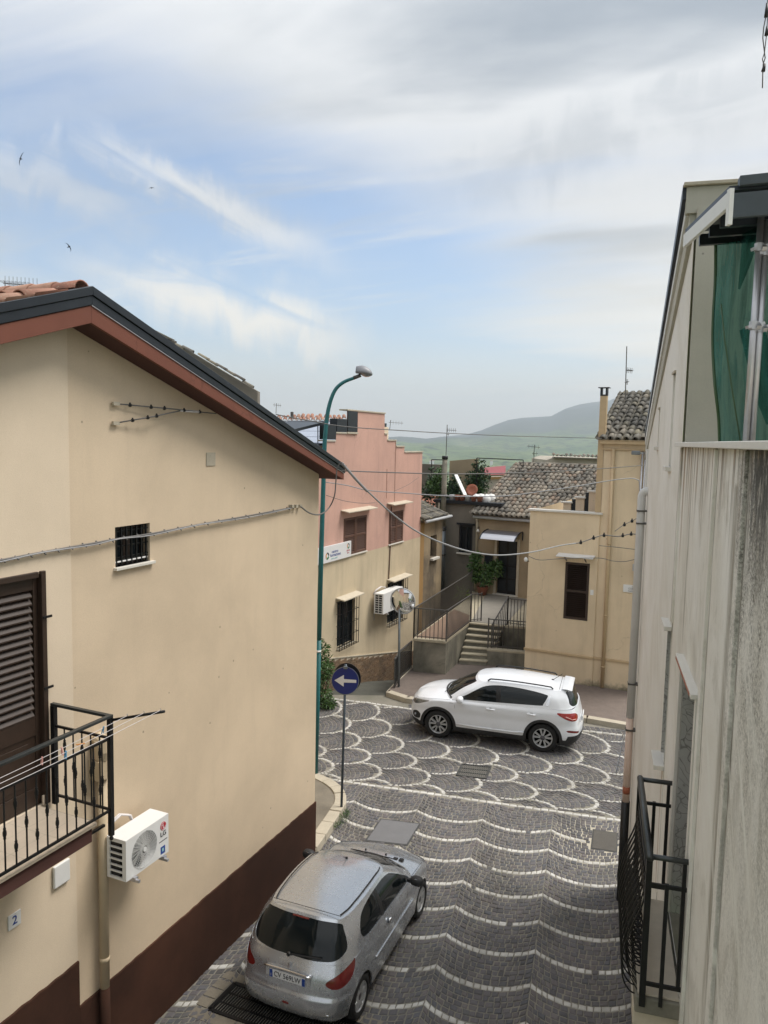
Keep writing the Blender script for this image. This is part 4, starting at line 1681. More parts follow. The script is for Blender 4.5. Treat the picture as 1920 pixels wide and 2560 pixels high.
# clothes line
arm0 = LF.w(RS + .01, RN + .02, 4.72)
arm1 = at_depth(411, 1778.6, (arm0 - Vector((0, 0, EYE))).dot(CF) - .22)
cl = thing('clothes_line', 'black clothes line arm with three white lines at the balcony corner', 'clothes line', arm0)
part('arm', MB().tube([arm0, arm1], .014, 10), M['iron_black'], cl, True)
dl = Vector((-LF.d.x, -LF.d.y, 0)) * 3.2
arm2 = arm0 + dl + Vector((.05, 0, .02))
arm3 = arm2 + LF.n * .30 + Vector((0, 0, .03))
part('arm', MB().tube([arm2, arm3], .014, 10), M['iron_black'], cl, True)
LINES = []
for k, t in enumerate((.29, .61, .92)):
    a = arm0.lerp(arm1, t) + Vector((0, 0, .018))
    b = arm2.lerp(arm3, .3 + .3 * k)
    pts = [a.lerp(b, q) - Vector((0, 0, .10 * q * (1 - q) * 4 * .35)) for q in np.linspace(0, 1, 13)]
    LINES.append(pts)
    part('line', MB().tube(pts, .0026, 5), M['line_white'], cl, True)
    part('hook', MB().tube([a + Vector((0, 0, .02)), a + Vector((.01, 0, .006)), a], .004, 5), M['chrome'], cl)


def peg(p, m, label, roll):
    g = MB()
    ax = Vector((math.sin(roll), 0, math.cos(roll)))
    sd = LF.n
    for q in (-1, 1):
        g.bar(p + sd * q * .003 + ax * .012, p + sd * q * (.010) - ax * .062, .009, .007)
    g.tube([p - ax * .02 - sd * .008, p - ax * .02 + sd * .008], .005, 6)
    single('clothes_peg', g, m, label, 'clothes peg', p, 'pegs on the clothes line')


def on_line(k, px):
    best = min(range(12), key=lambda i: 0)
    pts = LINES[k]
    for a, b in zip(pts[:-1], pts[1:]):
        for t in np.linspace(0, 1, 12):
            q = a.lerp(b, t)
            d = q - Vector((0, 0, EYE))
            x = 960 + F_PX * d.dot(CR) / d.dot(CF)
            if x <= px:
                return q
    return pts[-1]


peg(on_line(0, 262), M['peg_blue'], 'blue clothes peg beside the balcony corner post', .2)
peg(on_line(1, 213), M['peg_orange'], 'orange clothes peg lying almost flat across the white lines', 1.35)
peg(on_line(1, 168), M['peg_blue'], 'pale blue clothes peg next to a pink one on the line', .1)
peg(on_line(0, 158), M['peg_pink'], 'pinkish clothes peg directly left of a pale blue one', -.1)
peg(on_line(0, 110), M['peg_pink'], 'pink clothes peg farthest left on the lines', .1)


def cable(name, pts, r, label, m=None, n=6, group='overhead cables', cat='cable', clips=(), light=False):
    P = [Vector(p) for p in catmull([tuple(p) for p in pts], n)]
    mid = P[0]
    if not clips:
        return single(name, MB().tube(P, r, 6), m or M['cable'], label, cat, mid, group, True)
    t = thing(name, label, cat, mid, group)
    part('strand', MB().tube(P, r, 6), m or M['cable'], t, True)
    for q in clips:
        part('clamp', MB().lathe(q - Vector((0, 0, .03)), (0, 0, 1), [(0, .018), (.012, .028), (.04, .028), (.055, .012), (.07, .012)], 8), M['iron_black'], t)
    return t


# cable clipped along the gable wall
wz = lambda x, y, n_=.035: LF.w(LF.sz(x, y, n_)[0], n_, LF.sz(x, y, n_)[1])
line_px = [(-420, 1477), (-60, 1412), (0, 1401), (110, 1380), (235, 1358), (300, 1346), (380, 1334), (500, 1311), (620, 1290), (735, 1268)]
t = thing('wall_cable', 'thick cable bundle clipped across the gable wall just below eye level', 'cable', wz(235, 1358))
part('strand', MB().tube([Vector(p) for p in catmull([tuple(wz(*p)) for p in line_px], 4)], .011, 6), M['cable'], t, True)
part('strand', MB().tube([Vector(p) for p in catmull([tuple(wz(x, y + 4 - 3 * (i % 2), .05)) for i, (x, y) in enumerate(line_px)], 4)], .007, 6), M['cable_light'], t, True)
for k in range(22):
    x = 5 + k * 34
    y = np.interp(x, [p[0] for p in line_px], [p[1] for p in line_px])
    q = wz(x, y, .02)
    part('clip', MB(LF).bar(q - LF.n * .02 + Vector((0, 0, .018)), q + LF.n * .045 - Vector((0, 0, .02)), .012), M['cable'], t)
for x in (728, 738, 748):
    q = wz(x, 1266, .03)
    part('clamp', MB(LF).box(LF.sz(x, 1266, .03)[0] - .03, LF.sz(x, 1266, .03)[0] + .03, .0, .07, q.z - .02, q.z + .03), M['kerb'], t)

# stay wires on the gable
ins = []
for nm, p0, p1 in (('upper', (288, 1009), (540, 1034)), ('lower', (288, 1058), (455, 1026))):
    q0, q1 = wz(*p0, .03), wz(*p1, .10)
    pts = [q0, q0.lerp(q1, .5) + LF.n * .05, q1]
    t = thing('wire_anchor', ('upper' if nm == 'upper' else 'lower') + ' wire stay with round insulators fixed to the gable wall', 'wire anchor', q0, 'wire stays on the gable')
    part('plate', MB(LF).bar(q0 - LF.d * .04, q0 + LF.d * .06, .03, .04), M['kerb'], t)
    part('strand', MB().tube(pts, .008, 6), M['cable'], t, True)
    for k in (.12, .30, .42, .62, .80) if nm == 'upper' else (.22, .42, .55):
        q = q0.lerp(q1, k) + LF.n * .05 * (1 - abs(2 * k - 1))
        part('insulator', MB().lathe(q - Vector((0, 0, .022)), (0, 0, 1), [(0, .01), (.008, .022), (.028, .022), (.04, .010), (.05, .010)], 8), M['iron_black'], t)
    if nm == 'upper':
        a, b = wz(450, 1026, .1), wz(500, 1030, .1)
        part('sleeve', MB().tube([a, b], .016, 8), M['line_white'], t, True)
# ================================================================ RIGHT HOUSE (weathered white)
def stained_wall():
    m, nt, b = new_mat('stained_wall')
    col = (0.60, 0.585, 0.53)
    c = mixc(nt, mrange(nt, noise_node(nt, 0.8, 7, 0.65, wpos(nt), .5), 0.3, 0.7), (0.84, 0.81, 0.755), (0.72, 0.68, 0.60))
    dt = nt.nodes.new('ShaderNodeVectorMath')
    dt.operation = 'DOT_PRODUCT'
    nlink(nt, wpos(nt), dt.inputs[0])
    dt.inputs[1].default_value = RF.d
    s = mth(nt, 'SUBTRACT', dt.outputs['Value'], RF.o.dot(RF.d))
    sp = nt.nodes.new('ShaderNodeSeparateXYZ')
    nlink(nt, wpos(nt), sp.inputs[0])
    z = sp.outputs[2]
    stk = noise_node(nt, 1.0, 7, 0.7, wpos(nt, (6, 6, 0.35)))
    stk2 = noise_node(nt, 1.0, 7, 0.7, wpos(nt, (1.7, 1.7, 0.22)), .4)
    # long grey weather streaks
    near = mrange(nt, s, -6.0, -8.6, 0.25, 1.0)
    c = mixc(nt, mth(nt, 'MULTIPLY', mrange(nt, stk2, 0.47, 0.75, 0, 0.36), near), c, (0.40, 0.36, 0.285))
    c = mixc(nt, mth(nt, 'MULTIPLY', mrange(nt, stk, 0.58, 0.80, 0, 0.14), near), c, (0.24, 0.215, 0.175))
    c = mixc(nt, mth(nt, 'MULTIPLY', mrange(nt, noise_node(nt, 2.3, 7, 0.72, wpos(nt, (1, 1, .6)), .4), .48, .68, 0, .55), near), c, (0.43, 0.395, 0.325))
    # runs of rust and soot under the parapet ledge
    stk3 = noise_node(nt, 1.0, 6, 0.65, wpos(nt, (10, 10, 0.28)))
    top = mrange(nt, mth(nt, 'ADD', z, mth(nt, 'MULTIPLY', stk, 1.5)), 7.55, 8.45, 0, 1)
    only = mrange(nt, s, -6.35, -6.5, 0, 1)
    rust = mth(nt, 'MULTIPLY', mth(nt, 'MULTIPLY', top, only), mrange(nt, stk3, 0.46, 0.58))
    c = mixc(nt, mth(nt, 'MULTIPLY', rust, 0.9), c, mixc(nt, mrange(nt, noise_node(nt, 7, 4, .6, wpos(nt)), .4, .6), (0.13, 0.09, 0.055), (0.27, 0.15, 0.06)))
    # leaks that run from ledge, joints and lintels
    for s0_, z0_, z1_, w_, col_ in ((-6.47, 5.4, 7.6, .035, (0.15, 0.095, 0.045)), (-6.72, 6.3, 7.6, .06, (0.30, 0.19, 0.10)), (-7.35, 5.7, 7.6, .05, (0.25, 0.21, 0.16)), (-8.62, 2.5, 7.6, .05, (0.22, 0.19, 0.14)), (-8.82, 2.5, 7.6, .03, (0.14, 0.12, 0.09)), (-9.62, 2.0, 7.4, .12, (0.26, 0.225, 0.17)), (-9.95, 2.0, 7.6, .03, (0.12, 0.105, 0.08)), (-6.25, 2.8, 4.35, .05, (0.32, 0.17, 0.08)), (-7.05, 3.4, 4.4, .04, (0.34, 0.19, 0.10))):
        ds = mth(nt, 'ABSOLUTE', mth(nt, 'SUBTRACT', mth(nt, 'ADD', s, mth(nt, 'MULTIPLY', mth(nt, 'SUBTRACT', stk2, .5), .12)), s0_))
        k_ = mth(nt, 'MULTIPLY', mrange(nt, ds, w_ * .2, w_ * 1.3, 1, 0), mth(nt, 'MULTIPLY', mrange(nt, z, z0_, z0_ + .5, 0, 1), mrange(nt, z, z1_ - .05, z1_, 1, 0)))
        c = mixc(nt, mth(nt, 'MULTIPLY', k_, mrange(nt, noise_node(nt, 1.0, 6, .7, wpos(nt, (14, 14, 1.3))), .32, .6, .15, .85)), c, col_)
    # lichen-speckled darker field on the nearest stretch
    fld = mrange(nt, mth(nt, 'ADD', s, mth(nt, 'MULTIPLY', noise_node(nt, 1.3, 5, .65, wpos(nt)), 0.9)), -9.0, -9.6, 0, 1)
    spk = mth(nt, 'MULTIPLY', mrange(nt, noise_node(nt, 48, 6, 0.8, wpos(nt)), 0.40, 0.60, 0, 1), mrange(nt, noise_node(nt, 5, 5, 0.7, wpos(nt, (1, 1, .45))), 0.34, 0.62, .25, 1.25))
    hi = mrange(nt, z, 5.0, 7.2, 0.35, 1.0)
    c = mixc(nt, mth(nt, 'MULTIPLY', mth(nt, 'MULTIPLY', fld, spk), mth(nt, 'MULTIPLY', hi, 0.85)), c, (0.125, 0.115, 0.095))
    blk = mth(nt, 'MULTIPLY', mrange(nt, s, -9.75, -10.15, 0, 1), mrange(nt, mth(nt, 'ADD', z, mth(nt, 'MULTIPLY', stk, 1.0)), 7.2, 8.0, 0, 1))
    c = mixc(nt, mth(nt, 'MULTIPLY', blk, mrange(nt, noise_node(nt, 12, 5, .7, wpos(nt, (2, 2, .5))), .36, .52)), c, (0.035, 0.032, 0.028))
    # pale washed diagonals where rain is blown across
    dg = mth(nt, 'ADD', z, mth(nt, 'MULTIPLY', s, -1.1))
    cb = nt.nodes.new('ShaderNodeCombineXYZ')
    nlink(nt, dg, cb.inputs[0])
    nlink(nt, mth(nt, 'MULTIPLY', s, 0.25), cb.inputs[1])
    dn = noise_node(nt, 2.2, 5, .65, cb.outputs[0], .3)
    c = mixc(nt, mth(nt, 'MULTIPLY', mrange(nt, dn, .52, .64, 0, .8), mrange(nt, z, 6.8, 6.2, 0, 1)), c, (0.80, 0.78, 0.71))
    c = mixc(nt, .13, c, mixc(nt, noise_node(nt, 80, 3, 0.7, wpos(nt)), (0.08, 0.075, 0.06), (0.8, 0.8, 0.75)))
    nlink(nt, c, b.inputs['Base Color'])
    b.inputs['Roughness'].default_value = 0.92
    b.inputs['Specular IOR Level'].default_value = 0.15
    bn = nt.nodes.new('ShaderNodeBump')
    bn.inputs['Strength'].default_value = 0.45
    bn.inputs['Distance'].default_value = 0.006
    nlink(nt, noise_node(nt, 70, 5, 0.7, wpos(nt)), bn.inputs['Height'])
    nlink(nt, bn.outputs[0], b.inputs['Normal'])
    return m


def marble_mat():
    m, nt, b = new_mat('veined_marble')
    w = nt.nodes.new('ShaderNodeTexVoronoi')
    w.feature = 'DISTANCE_TO_EDGE'
    w.inputs['Scale'].default_value = 6.5
    mp = nt.nodes.new('ShaderNodeVectorMath')
    mp.operation = 'ADD'
    nn = nt.nodes.new('ShaderNodeTexNoise')
    nn.inputs['Scale'].default_value = 3.0
    nlink(nt, wpos(nt), nn.inputs['Vector'])
    nlink(nt, wpos(nt), mp.inputs[0])
    nlink(nt, nn.outputs['Color'], mp.inputs[1])
    nlink(nt, mp.outputs[0], w.inputs['Vector'])
    c = mixc(nt, noise_node(nt, 5, 6, .7, wpos(nt)), (0.30, 0.30, 0.285), (0.52, 0.51, 0.475))
    c = mixc(nt, mrange(nt, w.outputs[0], 0.0, 0.06, .75, 0), c, (0.13, 0.125, 0.115))
    nlink(nt, c, b.inputs['Base Color'])
    b.inputs['Roughness'].default_value = 0.4
    return m


M['stained_wall'] = stained_wall()
M['veined_marble'] = marble_mat()
M['canopy_grey'] = mat('canopy_grey', (0.055, 0.068, 0.078), 0.5, 0.2, var=.3, vscale=5)
M['terrace'] = plaster('terrace_plaster', (0.47, 0.45, 0.385), streak=.3)
M['net'] = None
rb_ = RF.w(-1.15, 0, 0)
rh = thing('house', 'weathered white house with streaked walls and scaffold net, filling the right edge', 'house', rb_)
SE = -1.15            # far corner
ST = -6.43            # where the tall part ends and the terrace begins
zr = lambda s: 7.87 + 0.385 * (-1.78 - s)      # underside of the roof along the wall
w1 = (RF.sz(*(1688, 934))[0], RF.sz(1680, 930)[0])
openings = []
W1 = (-5.32, -5.05, 7.36, 8.40)
W2 = (-3.28, -3.10, 7.58, 8.09)
WM = (-6.40, -6.06, 4.35, 5.75)
WD = (-8.56, -7.53, 3.46, 5.71)
mbw = MB(RF).wall([(SE, -.2), (SE, zr(SE)), (ST, zr(ST)), (ST, -.2)], [loop(*W1), loop(*W2), loop(*WM)], 0.0, .12)
mbw.poly([(SE, 0, -.2), (SE, -9, -.2), (SE, -9, zr(SE)), (SE, 0, zr(SE))])
part('wall', mbw, M['stained_wall'], rh)
mbw = MB(RF).wall([(ST, -.2), (ST, 7.585), (-16, 7.585), (-16, -.2)], [loop(*WD)], -.004, .004)
part('wall', mbw, M['stained_wall'], rh)
# pilaster strips and joints that run down the front
g = MB(RF)
for s, w_, z0_ in ((-6.47, .04, 5.85), (-8.72, .055, -.1), (-9.86, .06, -.1)):
    g.box(s - w_, s + w_, -.02, .018, z0_, 7.58)
part('pilaster', g, M['stained_wall'], rh, bevel=.005)
g = MB(RF)
g.box(SE - .10, SE + .012, -.02, .03, -.1, zr(SE) - .1)
part('corner_strip', g, M['white_paint'], rh, bevel=.005)
# upper windows, shut flush panels with thin frames
for (a, b, c, d) in (W1, W2):
    wo = part('window', MB(RF).box(a, b, -.11, -.085, c, d), M['white_paint'], rh)
    g = MB(RF)
    g.box(a - .03, b + .03, -.02, .02, d, d + .025)
    part('frame', g, M['kerb'], wo)
    part('sill', MB(RF).box(a - .05, b + .05, -.08, .06, c - .05, c), M['white_marble'], wo, bevel=.004)
# terrace parapet ledge
part('ledge', MB(RF).box(-16, ST + .02, -.32, .07, 7.587, 7.63), M['white_marble'], rh, bevel=.005)
# small lower window with a deep marble-lined recess
# (cut in the tall part's wall by its own surround standing proud)
g = MB(RF)
_s0, _s1, _z0, _z1 = WM
g.poly([(_s0, .002, _z0), (_s0, -.24, _z0), (_s0, -.24, _z1), (_s0, .002, _z1)])
g.poly([(_s1 - .004, .004, _z0), (_s1 - .004, -.24, _z0), (_s1 - .004, -.24, _z1), (_s1 - .004, .004, _z1)])
g.poly([(_s0, -.20, _z0), (_s1, -.20, _z0), (_s1, -.20, _z1), (_s0, -.20, _z1)])
wo = part('window', g, M['veined_marble'], rh)
g = MB(RF)
g.box(WM[0] - .04, WM[1] + .04, .0, .075, WM[3], WM[3] + .045)
part('lintel', g, M['white_marble'], wo, bevel=.004)
part('sill', MB(RF).box(WM[0] - .04, WM[1] + .04, .0, .10, WM[2] - .05, WM[2]), M['white_marble'], wo, bevel=.004)
# balcony door: recess lined with marble
g = MB(RF)
s0, s1, z0, z1 = WD
DP = -.30
g.poly([(s0, -.008, z0), (s0, DP, z0), (s0, DP, z1), (s0, -.008, z1)])
g.poly([(s1, -.008, z0), (s1, DP, z0), (s1, DP, z1), (s1, -.008, z1)])
g.poly([(s0, -.008, z1), (s1, -.008, z1), (s1, DP, z1), (s0, DP, z1)])
jd = part('balcony_door', g, M['veined_marble'], rh)
part('leaf', MB(RF).box(s0 + .04, s1 - .04, DP - .02, DP + .03, z0, z1 - .03), M['wood_shutter'], jd, bevel=.005)
part('back', MB(RF).box(s0 - .02, s1 + .02, DP - .06, DP - .025, z0, z1 + .02), M['void'], jd)
g = MB(RF)
g.box(s0 - .07, s0, -.02, .024, z0, z1 + .05)
g.box(s1, s1 + .05, -.02, .024, z0, z1 + .05)
part('surround', g, M['white_marble'], jd, bevel=.004)
g = MB(RF)
g.box(s0 - .07, s1 + .05, -.02, .06, z1 + .052, z1 + .09)
part('lintel', g, M['white_marble'], jd, bevel=.004)
part('rust_edge', MB(RF).box(s0, s1, .058, .064, z1 + .055, z1 + .075), M['pipe_red'], jd)
# balcony slab with cage railing
BN = .285
b0, b1 = -8.72, -7.36
bs = part('balcony', MB(RF).box(b0, b1, .0, BN + .05, 3.33, 3.46), M['old_concrete'], rh, bevel=.012)
part('floor', MB(RF).box(b0 + .03, b1 - .03, .02, BN + .03, 3.462, 3.475), M['travertine'], bs)
rl = part('balcony_railing', MB(RF).box(b0 - .02, b0 + .02, BN - .022, BN + .022, 3.40, 4.56), M['iron_black'], rh)
g = MB(RF)
g.tube([RF.w(b0 - .03, BN, 4.575), RF.w(b1 + .03, BN, 4.575)], .028, 10)
g.tube([RF.w(b0, BN, 4.575), RF.w(b0, .0, 4.575)], .021, 10)
g.tube([RF.w(b1, BN, 4.575), RF.w(b1, .0, 4.575)], .021, 10)
part('handrail', g, M['rail_grey'], rl, True)
for z in (4.36, 3.58):
    g = MB(RF)
    for s in (b0, b1):
        g.box(s - .010, s + .010, .0, BN, z - .014, z + .014)
    g.box(b0, b1, BN - .008, BN + .008, z - .012, z + .012)
    part('rail_bar', g, M['iron_black'], rl)
for s in (b0, b1):
    for n_, zb in ((.04, 3.60), (.155, 3.42)):
        part('post', MB(RF).box(s - .014, s + .014, n_ - .014, n_ + .014, zb, 4.56 if n_ < .1 else 4.38), M['iron_black'], rl)
part('post', MB(RF).box(b1 - .02, b1 + .02, BN - .022, BN + .022, 3.40, 4.56), M['iron_black'], rl)
# pot-bellied bars
nb = 14
proto = None
for k in range(nb):
    s = b0 + .06 + (b1 - b0 - .12) * k / (nb - 1)
    prof = [(BN, 4.36), (BN + .01, 4.25), (BN + .04, 4.12), (BN + .095, 3.97), (BN + .14, 3.80), (BN + .155, 3.66), (BN + .135, 3.53), (BN + .08, 3.45), (BN + .01, 3.44)]
    pts = [Vector(p) for p in catmull([tuple(RF.w(s, n_, z)) for n_, z in prof], 4)]
    if proto is None:
        proto = part('belly_bar', MB(RF).tube(pts, .0065, 6), M['iron_black'], rl, True)
        s_first = s
    else:
        o = proto.copy()
        COL.objects.link(o)
        o.location = RF.d * (s - s_first)
proto = None
for k in range(nb - 1):
    s = b0 + .06 + (b1 - b0 - .12) * (k + .5) / (nb - 1)
    if proto is None:
        g = MB(RF)
        for zc, r in ((4.28, .035), (4.20, .035)):
            g.tube([RF.w(s + r * math.cos(a), BN + .015, zc + r * math.sin(a)) for a in np.linspace(0, 2 * math.pi, 15)], .005, 5, False)
        for zc, nn_ in ((3.62, BN + .03), (3.72, BN + .03), (3.82, BN + .03)):
            r = .045
            g.tube([RF.w(s + .6 * r * math.cos(a), nn_ + r * .8 * math.cos(a), zc + r * math.sin(a)) for a in np.linspace(0, 2 * math.pi, 15)], .006, 5, False)
        for sg in (-1, 1):
            pr = [(BN + .02, 3.45), (BN + .09, 3.56), (BN + .13, 3.74), (BN + .10, 3.95), (BN + .03, 4.14)]
            pts = [tuple(RF.w(s + sg * .075 * (q / 4 - .5), n_, z)) for q, (n_, z) in enumerate(pr)]
            g.tube([Vector(p) for p in catmull(pts, 3)], .0045, 5)
        proto = part('scroll', g, M['iron_black'], rl)
        s_first = s
    else:
        o = proto.copy()
        COL.objects.link(o)
        o.location = RF.d * (s - s_first)
# street door under the balcony
g = MB(RF)
g.box(-8.40, -7.62, .006, .014, 0.0, 2.6)
sd_ = part('street_door', g, M['dark_metal'], rh)
g = MB(RF)
g.box(-8.52, -8.40, .0, .05, 0, 2.68)
g.box(-7.62, -7.50, .0, .05, 0, 2.68)
g.box(-8.40, -7.62, .0, .05, 2.60, 2.68)
part('surround', g, M['white_paint'], sd_, bevel=.004)
part('corbel', MB(RF).box(-8.66, -8.50, .0, .34, 3.18, 3.328), M['travertine'], rh, bevel=.01)

# downpipe at the far corner
pt = RF.sz(1623, 1250, .08)
pb_ = RF.sz(1577, 1950, .08)
g = MB(RF)
sp_ = -1.62
g.tube([Vector(p) for p in catmull([tuple(RF.w(sp_ - .02, -.05, 6.84)), tuple(RF.w(sp_, .03, 6.87)), tuple(RF.w(sp_ + .02, .085, 6.80)), tuple(RF.w(sp_ + .02, .09, 6.65))], 5)] + [RF.w(sp_ + .02, .09, 3.15)], .062, 14)
dp = part('downpipe', g, M['pipe_white'], rh, True)
part('lower_pipe', MB(RF).tube([RF.w(sp_ + .02, .09, 3.15), RF.w(sp_ + .02, .09, 1.72)], .058, 14), M['pipe_pink'], dp, True)
part('band', MB(RF).tube([RF.w(sp_ + .02, .09, 1.98), RF.w(sp_ + .02, .09, 1.86)], .060, 14), M['pipe_red'], dp, True)
part('iron_foot', MB(RF).tube([RF.w(sp_ + .02, .09, 1.72), RF.w(sp_ + .02, .09, 0.0)], .070, 14), M['iron_black'], dp, True)
g = MB(RF)
for z in (6.55, 6.35, 3.72, 2.95):
    g.box(sp_ - .05, sp_ + .09, .0, .155, z - .012, z + .012)
part('bracket', g, M['iron_grey'], dp)
# second, grey pipe nearer, below the balcony
part('downpipe', MB(RF).tube([RF.w(-7.15, .10, 3.3), RF.w(-7.15, .10, 0)], .062, 14), M['pipe_grey'], rh, True)

# roof verge running down towards the far end: frieze, pale fascia, dark trim
SN, SF_ = -6.30, -.45
ov = lambda s: .03 + .085 * (SF_ - s) / (SF_ - SN)


def verge(name, za, zb, na, m, bev=.004):
    g = MB(RF)
    i = []
    for s in (SN, SF_):
        n1 = ov(s) * na
        i += [g.p(s, n_, zr(s) + z) for n_, z in ((-.3, za), (n1, za), (n1, zb), (-.3, zb))]
    g.f += [[0, 1, 5, 4], [1, 2, 6, 5], [2, 3, 7, 6], [3, 0, 4, 7], [0, 3, 2, 1], [4, 5, 6, 7]]
    return part(name, g, m, rh, bevel=bev)


verge('frieze', -.02, .235, .35, M['terrace'])
verge('fascia', .237, .355, .65, M['white_paint'])
verge('verge_trim', .357, .50, 1.0, M['dark_metal'])
g = MB(RF)
g.prism([(SN, zr(SN)), (SF_, zr(SF_)), (SF_, zr(SF_) + .49), (SN, zr(SN) + .49)], -.31, -7)
part('roof', g, M['grey_wall'], rh)
zn = zr(SN)
part('front_beam', MB(RF).box(SN - .03, SN + .05, .08, -6, zn + .22, zn + .47), M['terrace'], rh, bevel=.005)
part('coping', MB(RF).box(SN - .07, SN + .06, .11, -6, zn + .472, zn + .505), M['kerb'], rh, bevel=.005)

# terrace behind the parapet
part('terrace_wall', MB(RF).box(ST - .02, ST + .10, -.02, -6, 7.40, zr(ST) + .2), M['terrace'], rh)
part('parapet_back', MB(RF).box(-16, ST - .02, -.30, -.03, 7.30, 7.584), M['terrace'], rh)
part('terrace_floor', MB(RF).box(-16, ST - .02, -.3, -6, 7.35, 7.45), M['travertine'], rh)
# flat canopy over it: pale edge board towards the street, dark fascia towards the viewer, rafters between
lo = at_depth(1712, 603, 6.62)
hi = at_depth(1822, 495, 5.5)
hi.z = lo.z
inw = -RF.n * 3.2
cn = part('canopy', MB().bar(lo, hi, .03, .11), M['white_paint'], rh, bevel=.004)
g = MB()
sh_ = [lo + Vector((0, 0, .07)), hi + Vector((0, 0, .07)), hi + inw + Vector((0, 0, .17)), lo + inw + Vector((0, 0, .17))]
A = [g.raw(p) for p in sh_]
B = [g.raw(p + Vector((0, 0, .03))) for p in sh_]
g.f += [A[::-1], B] + [[A[k], A[(k + 1) % 4], B[(k + 1) % 4], B[k]] for k in range(4)]
part('sheet', g, M['dark_metal'], cn)
for f in (.12, .36, .60):
    p = lo.lerp(hi, f) - RF.n * .08 - Vector((0, 0, .03))
    part('rafter', MB().bar(p, p + inw + Vector((0, 0, .1)), .05, .09), M['dark_metal'], cn)
p = hi - RF.n * .02 + Vector((0, 0, -.05))
part('fascia', MB().bar(p - RF.d * .03, p - RF.d * .03 + inw + Vector((0, 0, .12)), .04, .17), M['canopy_grey'], cn, bevel=.004)
part('end_cap', MB().bar(p + RF.n * .014 - RF.d * .03 + Vector((0, 0, .12)), p + RF.n * .014 - RF.d * .03 + Vector((0, 0, -.13)), .05, .03), M['white_paint'], cn)
part('ridge_box', MB().bar(hi - RF.n * .06 + Vector((0, 0, .12)), hi - RF.n * .28 + Vector((0, 0, .13)), .10, .07), M['canopy_grey'], cn, bevel=.006)

# scaffold poles
for nm, a, b in (('scaffold_pole', (1906, 548), (1864, 1108)), ('scaffold_pole', (1924, 560), (1879, 1108))):
    q1 = at_depth(b[0], b[1], 5.9)
    q0 = at_depth(a[0], a[1], 5.9)
    q0 = Vector((q1.x, q1.y, q0.z)) + (q0 - Vector((q1.x, q1.y, q0.z))) * .35
    t = thing(nm, 'leftmost grey scaffold tube standing before the green net' if a[0] == 1906 else 'scaffold tube right of another one, at the picture edge', 'scaffold pole', Vector((q1.x, q1.y, 7.45)), 'scaffold poles on the terrace')
    part('tube', MB().tube([Vector((q1.x, q1.y, 7.45)), q0], .024, 12), M['galv'], t, True)
    for f in (.52, .86):
        g = MB()
        c = q1.lerp(q0, f)
        g.lathe(c - Vector((0, 0, .03)), (0, 0, 1), [(0, .026), (0, .034), (.06, .034), (.06, .026)], 12)
        g.bar(c + Vector((-.05, 0, -.015)), c + Vector((.075, 0, .02)), .05, .022)
        g.bar(c + Vector((.02, -.05, -.02)), c + Vector((.03, .02, .03)), .03, .03)
        part('coupler', g, M['galv'], t)


def net_mat():
    m, nt, b = new_mat('scaffold_net')
    b.inputs['Base Color'].default_value = (0.006, 0.125, 0.108, 1)
    b.inputs['Roughness'].default_value = 0.7
    tr = nt.nodes.new('ShaderNodeBsdfTransparent')
    tr.inputs[0].default_value = (0.32, 0.54, 0.50, 1)
    mx = nt.nodes.new('ShaderNodeMixShader')
    nlink(nt, mrange(nt, noise_node(nt, 1.0, 4, .6, wpos(nt, (9, 9, .7))), .38, .66, .15, .62), mx.inputs[0])
    nlink(nt, b.outputs[0], mx.inputs[2])
    nlink(nt, tr.outputs[0], mx.inputs[1])
    nlink(nt, mx.outputs[0], nt.nodes['Material Output'].inputs['Surface'])
    return m


M['net'] = net_mat()
nt_ = thing('scaffold_net', 'green see-through scaffold net hanging in the upper terrace opening', 'net', RF.w(ST - .5, -.3, 7.5))
g = MB()
rows = []
left = [(1789, 612), (1788, 700), (1783, 790), (1782, 870), (1787, 960), (1796, 1040), (1799, 1108)]
for k, (x, y) in enumerate(catmull(left, 5)):
    row = []
    for q in range(40):
        dd = 6.28 - q * .012 + .05 * math.sin(q * .8 + k * .10) + .035 * math.sin(q * 1.9 + k * .23) + .02 * math.sin(k * .5 + q * .3)
        row.append(at_depth(x + q * 8, y - q * 1.3 * (1 - k / 30), dd))
    rows.append(row)
g.grid(rows)
part('sheet', g, M['net'], nt_, True)
g = MB()
g.tube([rows[k][0] for k in range(len(rows))], .012, 6)
part('edge_cord', g, M['leaf_dark'], nt_, True)
part('tie_cord', MB().tube([at_depth(x, y, 5.95) for x, y in ((1803, 760), (1812, 850), (1830, 970), (1852, 1110))], .006, 5), M['leaf_dark'], nt_, True)
for la, lb, d_ in ((((1856, 585), (1851, 650), (1845, 722)), ((1906, 560), (1880, 650), (1850, 724)), 6.02), (((1848, 826), (1866, 900), (1886, 985), (1916, 1062)), ((1905, 800), (1930, 880), (1950, 960), (1990, 1040)), 6.04)):
    ea, eb = catmull(la, 6), catmull(lb, 6)
    rows2 = []
    for k, (a, b) in enumerate(zip(ea, eb)):
        rows2.append([at_depth(*(a + (b - a) * q / 9), d_ + .05 * math.sin(q * 1.5 + k * .4)) for q in range(10)])
    part('loose_fold', MB().grid(rows2), M['net'], nt_, True)

